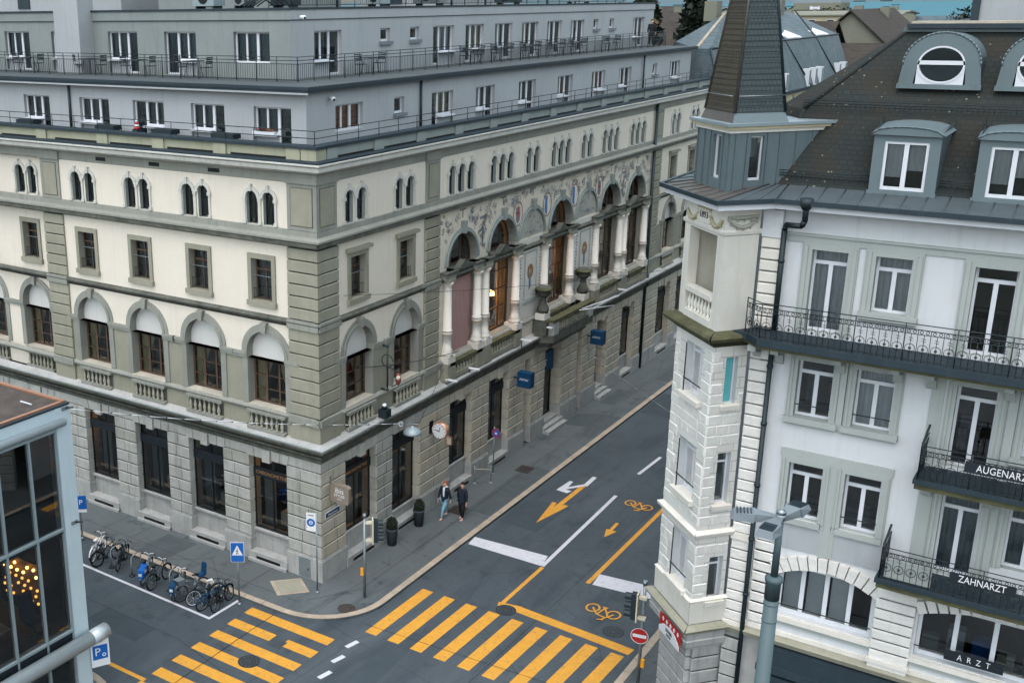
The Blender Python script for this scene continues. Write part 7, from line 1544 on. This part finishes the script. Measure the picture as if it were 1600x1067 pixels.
for y in (58.5, 68.2, 77.5):
    q = MB(); q.hex([(-.9, y-1.6, 19.9), (-.6, y+1.6, 19.9), (-2.6, y+1.6, 20.55), (-2.6, y-1.6, 20.55), (-.9, y-1.6, 20.0), (-.6, y+1.6, 20.0), (-2.6, y+1.6, 20.75), (-2.6, y-1.6, 20.75)], 'white_paint'); q.build('skylight', B1)
for y in (58, 66, 76): q = MB(); q.box(W, xr-.2, xr+.8, y, y+1.2, 21.5, 23.0, 'wall_dim'); q.build('chimney', B1)
def house(label, x0, x1, y0, y1, ze, zr, axis='y', wall_m='wall_pale', roof_m='tile_brown', chim=1, win=True, seed=0, cat='building', z0=-.5):
    b = thing('town_house', label, cat, ((x0+x1)/2, (y0+y1)/2, 0)); q = MB(); q.box(W, x0, x1, y0, y1, z0, ze, wall_m)
    if axis == 'y': xm = (x0+x1)/2; q.face([(x0, y0, ze), (x1, y0, ze), (xm, y0, zr-.15)], wall_m); q.face([(x0, y1, ze), (x1, y1, ze), (xm, y1, zr-.15)], wall_m)
    else: ym = (y0+y1)/2; q.face([(x0, y0, ze), (x0, y1, ze), (x0, ym, zr-.15)], wall_m); q.face([(x1, y0, ze), (x1, y1, ze), (x1, ym, zr-.15)], wall_m)
    q.build('wall', b); q = MB(); e = .5
    if axis == 'y':
        for s_ in (-1, 1):
            xo = (x0-e) if s_ < 0 else (x1+e); q.hex([(xo, y0-e, ze-.25), (xo, y1+e, ze-.25), (xm, y1+e, zr), (xm, y0-e, zr), (xo, y0-e, ze-.05), (xo, y1+e, ze-.05), (xm, y1+e, zr+.2), (xm, y0-e, zr+.2)], roof_m)
    else:
        for s_ in (-1, 1):
            yo = (y0-e) if s_ < 0 else (y1+e); q.hex([(x0-e, yo, ze-.25), (x1+e, yo, ze-.25), (x1+e, ym, zr), (x0-e, ym, zr), (x0-e, yo, ze-.05), (x1+e, yo, ze-.05), (x1+e, ym, zr+.2), (x0-e, ym, zr+.2)], roof_m)
    q.build('roof', b); r_ = random.Random(seed)
    for k in range(chim):
        cx, cy = r_.uniform(x0+1, x1-1), r_.uniform(y0+1, y1-1); q = MB(); q.box(W, cx-.5, cx+.5, cy-.4, cy+.4, ze, zr+r_.uniform(.3, 1.0), 'wall_dim'); q.box(W, cx-.6, cx+.6, cy-.5, cy+.5, zr+1.0, zr+1.12, 'sheet_dark'); q.build('chimney', b)
    if win and y0 < 400:
        n_ = max(2, int((x1-x0)/3)); 
        for k in range(n_): u = x0+(x1-x0)*(k+.5)/n_; q = MB(); q.box(W, u-.5, u+.5, y0-.06, y0+.02, ze-2.4, ze-.9, 'dark_frame'); q.box(W, u-.6, u+.6, y0-.05, y0-.01, ze-2.5, ze-.8, 'white_paint'); q.build('window', b)
    return b
house('brown tiled house just beyond the slate mansard, long low ridge', -24, -4.5, 90, 106, 16.0, 20.6, 'x', roof_m='tile_brown', chim=3, seed=1)
house('house closing the street with a broad brown tiled slope', -4, 12, 89, 104, 14.0, 18.4, 'x', 'wall_dim', 'tile_brown', 1, seed=2)
house('gabled grey-rendered house with dark slope beyond the street end', -9.0, .2, 105, 128, 17.4, 21.7, 'y', 'wall_dim', 'tile_brown', 2, False, seed=3)
house('dark roofed house right of the gabled grey one', 1.5, 16, 108, 128, 16.2, 21.2, 'y', 'wall_dim', 'slate_teal', 2, False, seed=13)
house('cream flat-topped block above the brown roofs near the lake', -36, -12, 175, 190, 20.6, 20.9, 'x', 'wall_ochre', 'wall_dim', 3, seed=4)
house('pale town house left of the spire behind the terrace', -40, -26, 105, 120, 18.5, 21.5, 'x', 'wall_ochre', 'tile_brown', 2, seed=5)
house('long dark tiled roof behind the terrace railing', -32, -15, 62, 76, 17.5, 19.6, 'x', 'wall_dim', 'tile_brown', 3, seed=6)
r_ = random.Random(44); k = 0
walls_ = ['wall_ochre', 'wall_pale', 'wall_dim', 'cream']; wn = {'wall_ochre': 'ochre', 'wall_pale': 'pale grey', 'wall_dim': 'drab', 'cream': 'cream'}
for row in range(7):
    y = 135+row*48
    for c_ in range(6):
        # keep within the wedge seen between hotel and white building
        u = c_/6; xa = CAM[0]+(y-CAM[1])*(-.60+.40*u)+r_.uniform(-3, 3); wd = r_.uniform(14, 24); wm = walls_[r_.randrange(4)]; zr = 23-r_.uniform(2.2, 4.2)+row*.12
        house(f'distant {wn[wm]} house, {("first", "second", "third", "fourth", "fifth", "sixth")[c_]} from left in row {("one", "two", "three", "four", "five", "six", "seven")[row]}', xa, xa+wd, y, y+r_.uniform(12, 20), zr-r_.uniform(2.5, 4), zr, 'x' if r_.random() < .6 else 'y', wm, 'tile_brown' if (c_+row) % 2 else 'slate_teal', 1, row < 2, seed=row*9+c_)
o = thing('church_tower', 'grey pointed church tower against the lake', 'tower', (-66, 356, 0)); q = MB(); q.box(W, -74, -60, 350, 362, 0, 22, 'wall_dim'); q.build('wall', o); q = MB(); P = [(-74, 350, 22), (-60, 350, 22), (-60, 362, 22), (-74, 362, 22)]; [q.face([P[i], P[(i+1) % 4], (-67, 356, 44)], 'grey_render_dark') for i in range(4)]; q.build('spire', o); q = MB(); q.box(W, -69, -66, 349.7, 350, 17, 21, 'white_paint'); q.build('belfry_window', o)
def tree(label, x, y, z0, h, R, m1_, m2_, seed, conifer=False, n=2600, bare=False):
    t = thing('conifer_tree' if conifer else 'broadleaf_tree', label, 'tree', (x, y, z0)); rn = random.Random(seed)
    q = MB(); q.cyl((x, y, z0), (x, y, z0+h*.9), h*.03, h*.006, 8, 'bark')
    for k in range(14): a = rn.uniform(0, 6.28); zz = z0+h*rn.uniform(.35, .85); L_ = R*rn.uniform(.5, .95)*(1 if not conifer else 1.2-(zz-z0)/h); q.cyl((x, y, zz), (x+L_*cos(a), y+L_*sin(a), zz+L_*(.5 if not conifer else -.1)), h*.008, h*.002, 5, 'bark')
    q.build('trunk', t); q = MB()
    if conifer:
        for k in range(26):
            f_ = k/26; zc = z0+h*(.25+.75*f_); rr_ = R*(1-f_)**.8+.25; leaves(q, (x, y, zc), rr_, n//26, m1_ if k % 3 else m2_, h*.018, rn, (1, 1, .35), .2)
    else:
        for k in range(22):
            a = rn.uniform(0, 6.28); d_ = R*rn.uniform(0, .75); c = (x+d_*cos(a), y+d_*sin(a), z0+h*rn.uniform(.5, .92)); leaves(q, c, R*rn.uniform(.25, .42), n//22, m1_ if rn.random() < .6 else m2_, h*.014, rn, (1, 1, .8), .3)
    q.build('crown', t)
tree('dark broad conifer behind the terrace person', -11.5, 62, -.5, 25.5, 4.2, 'leaf_dark', 'leaf_brown', 1, True, 5200)
tree('tall dark conifer between the terrace and the spire', -15, 85, -.5, 26, 4.6, 'leaf_dark', 'leaf_dark', 2, True, 5200)
tree('second dark conifer close to the spire edge', -12.5, 92, -.5, 25, 4.6, 'leaf_dark', 'leaf_mid', 3, True, 5200)
tree('brownish bare-looking tree behind the roof end', -17, 70, -.5, 24.5, 4.5, 'leaf_brown', 'leaf_dark', 4, False, 3600)
tree('brown tree to the right of the tall conifer', -9.0, 98, -.5, 22.8, 5, 'leaf_brown', 'leaf_mid', 5, False, 3600)
tree('dim tree above the brown roofs near the lake', -30, 210, -.5, 22.5, 7, 'leaf_dark', 'leaf_brown', 6, False, 2600)
tree('dim tree near the gabled house ridge', -5, 190, -.5, 23.2, 6, 'leaf_brown', 'leaf_dark', 7, False, 2600)
# far shore
q = MB(); rn = random.Random(2); n_ = 60; base = []
for k in range(n_+1): x = -9000+18000*k/n_; base.append((x, 11400, 20+60*abs(sin(k*.9))+rn.uniform(0, 40)))
for a, b in zip(base, base[1:]): q.face([(a[0], a[1], -1), (b[0], b[1], -1), (b[0], b[1]+1500, b[2]), (a[0], a[1]+1500, a[2])], 'hill')
tag(q.build('hills'), kind='structure')
# distance mist, thickened to lift the blacks like a tone grade
q = MB(); q.box(W, -3000, 3000, -200, 9000, -1.8, 60, 'glass')
hz = q.build('black_lift_haze'); tag(hz, kind='stuff'); hm = bpy.data.materials.new('black_lift_volume'); hm.use_nodes = True; nn = hm.node_tree.nodes; nn.remove(nn['Principled BSDF']); pv = nn.new('ShaderNodeVolumePrincipled'); pv.inputs['Color'].default_value = srgb(170, 196, 204); pv.inputs['Density'].default_value = 0.0016; hm.node_tree.links.new(pv.outputs[0], nn['Material Output'].inputs['Volume']); hz.data.materials.clear(); hz.data.materials.append(hm)
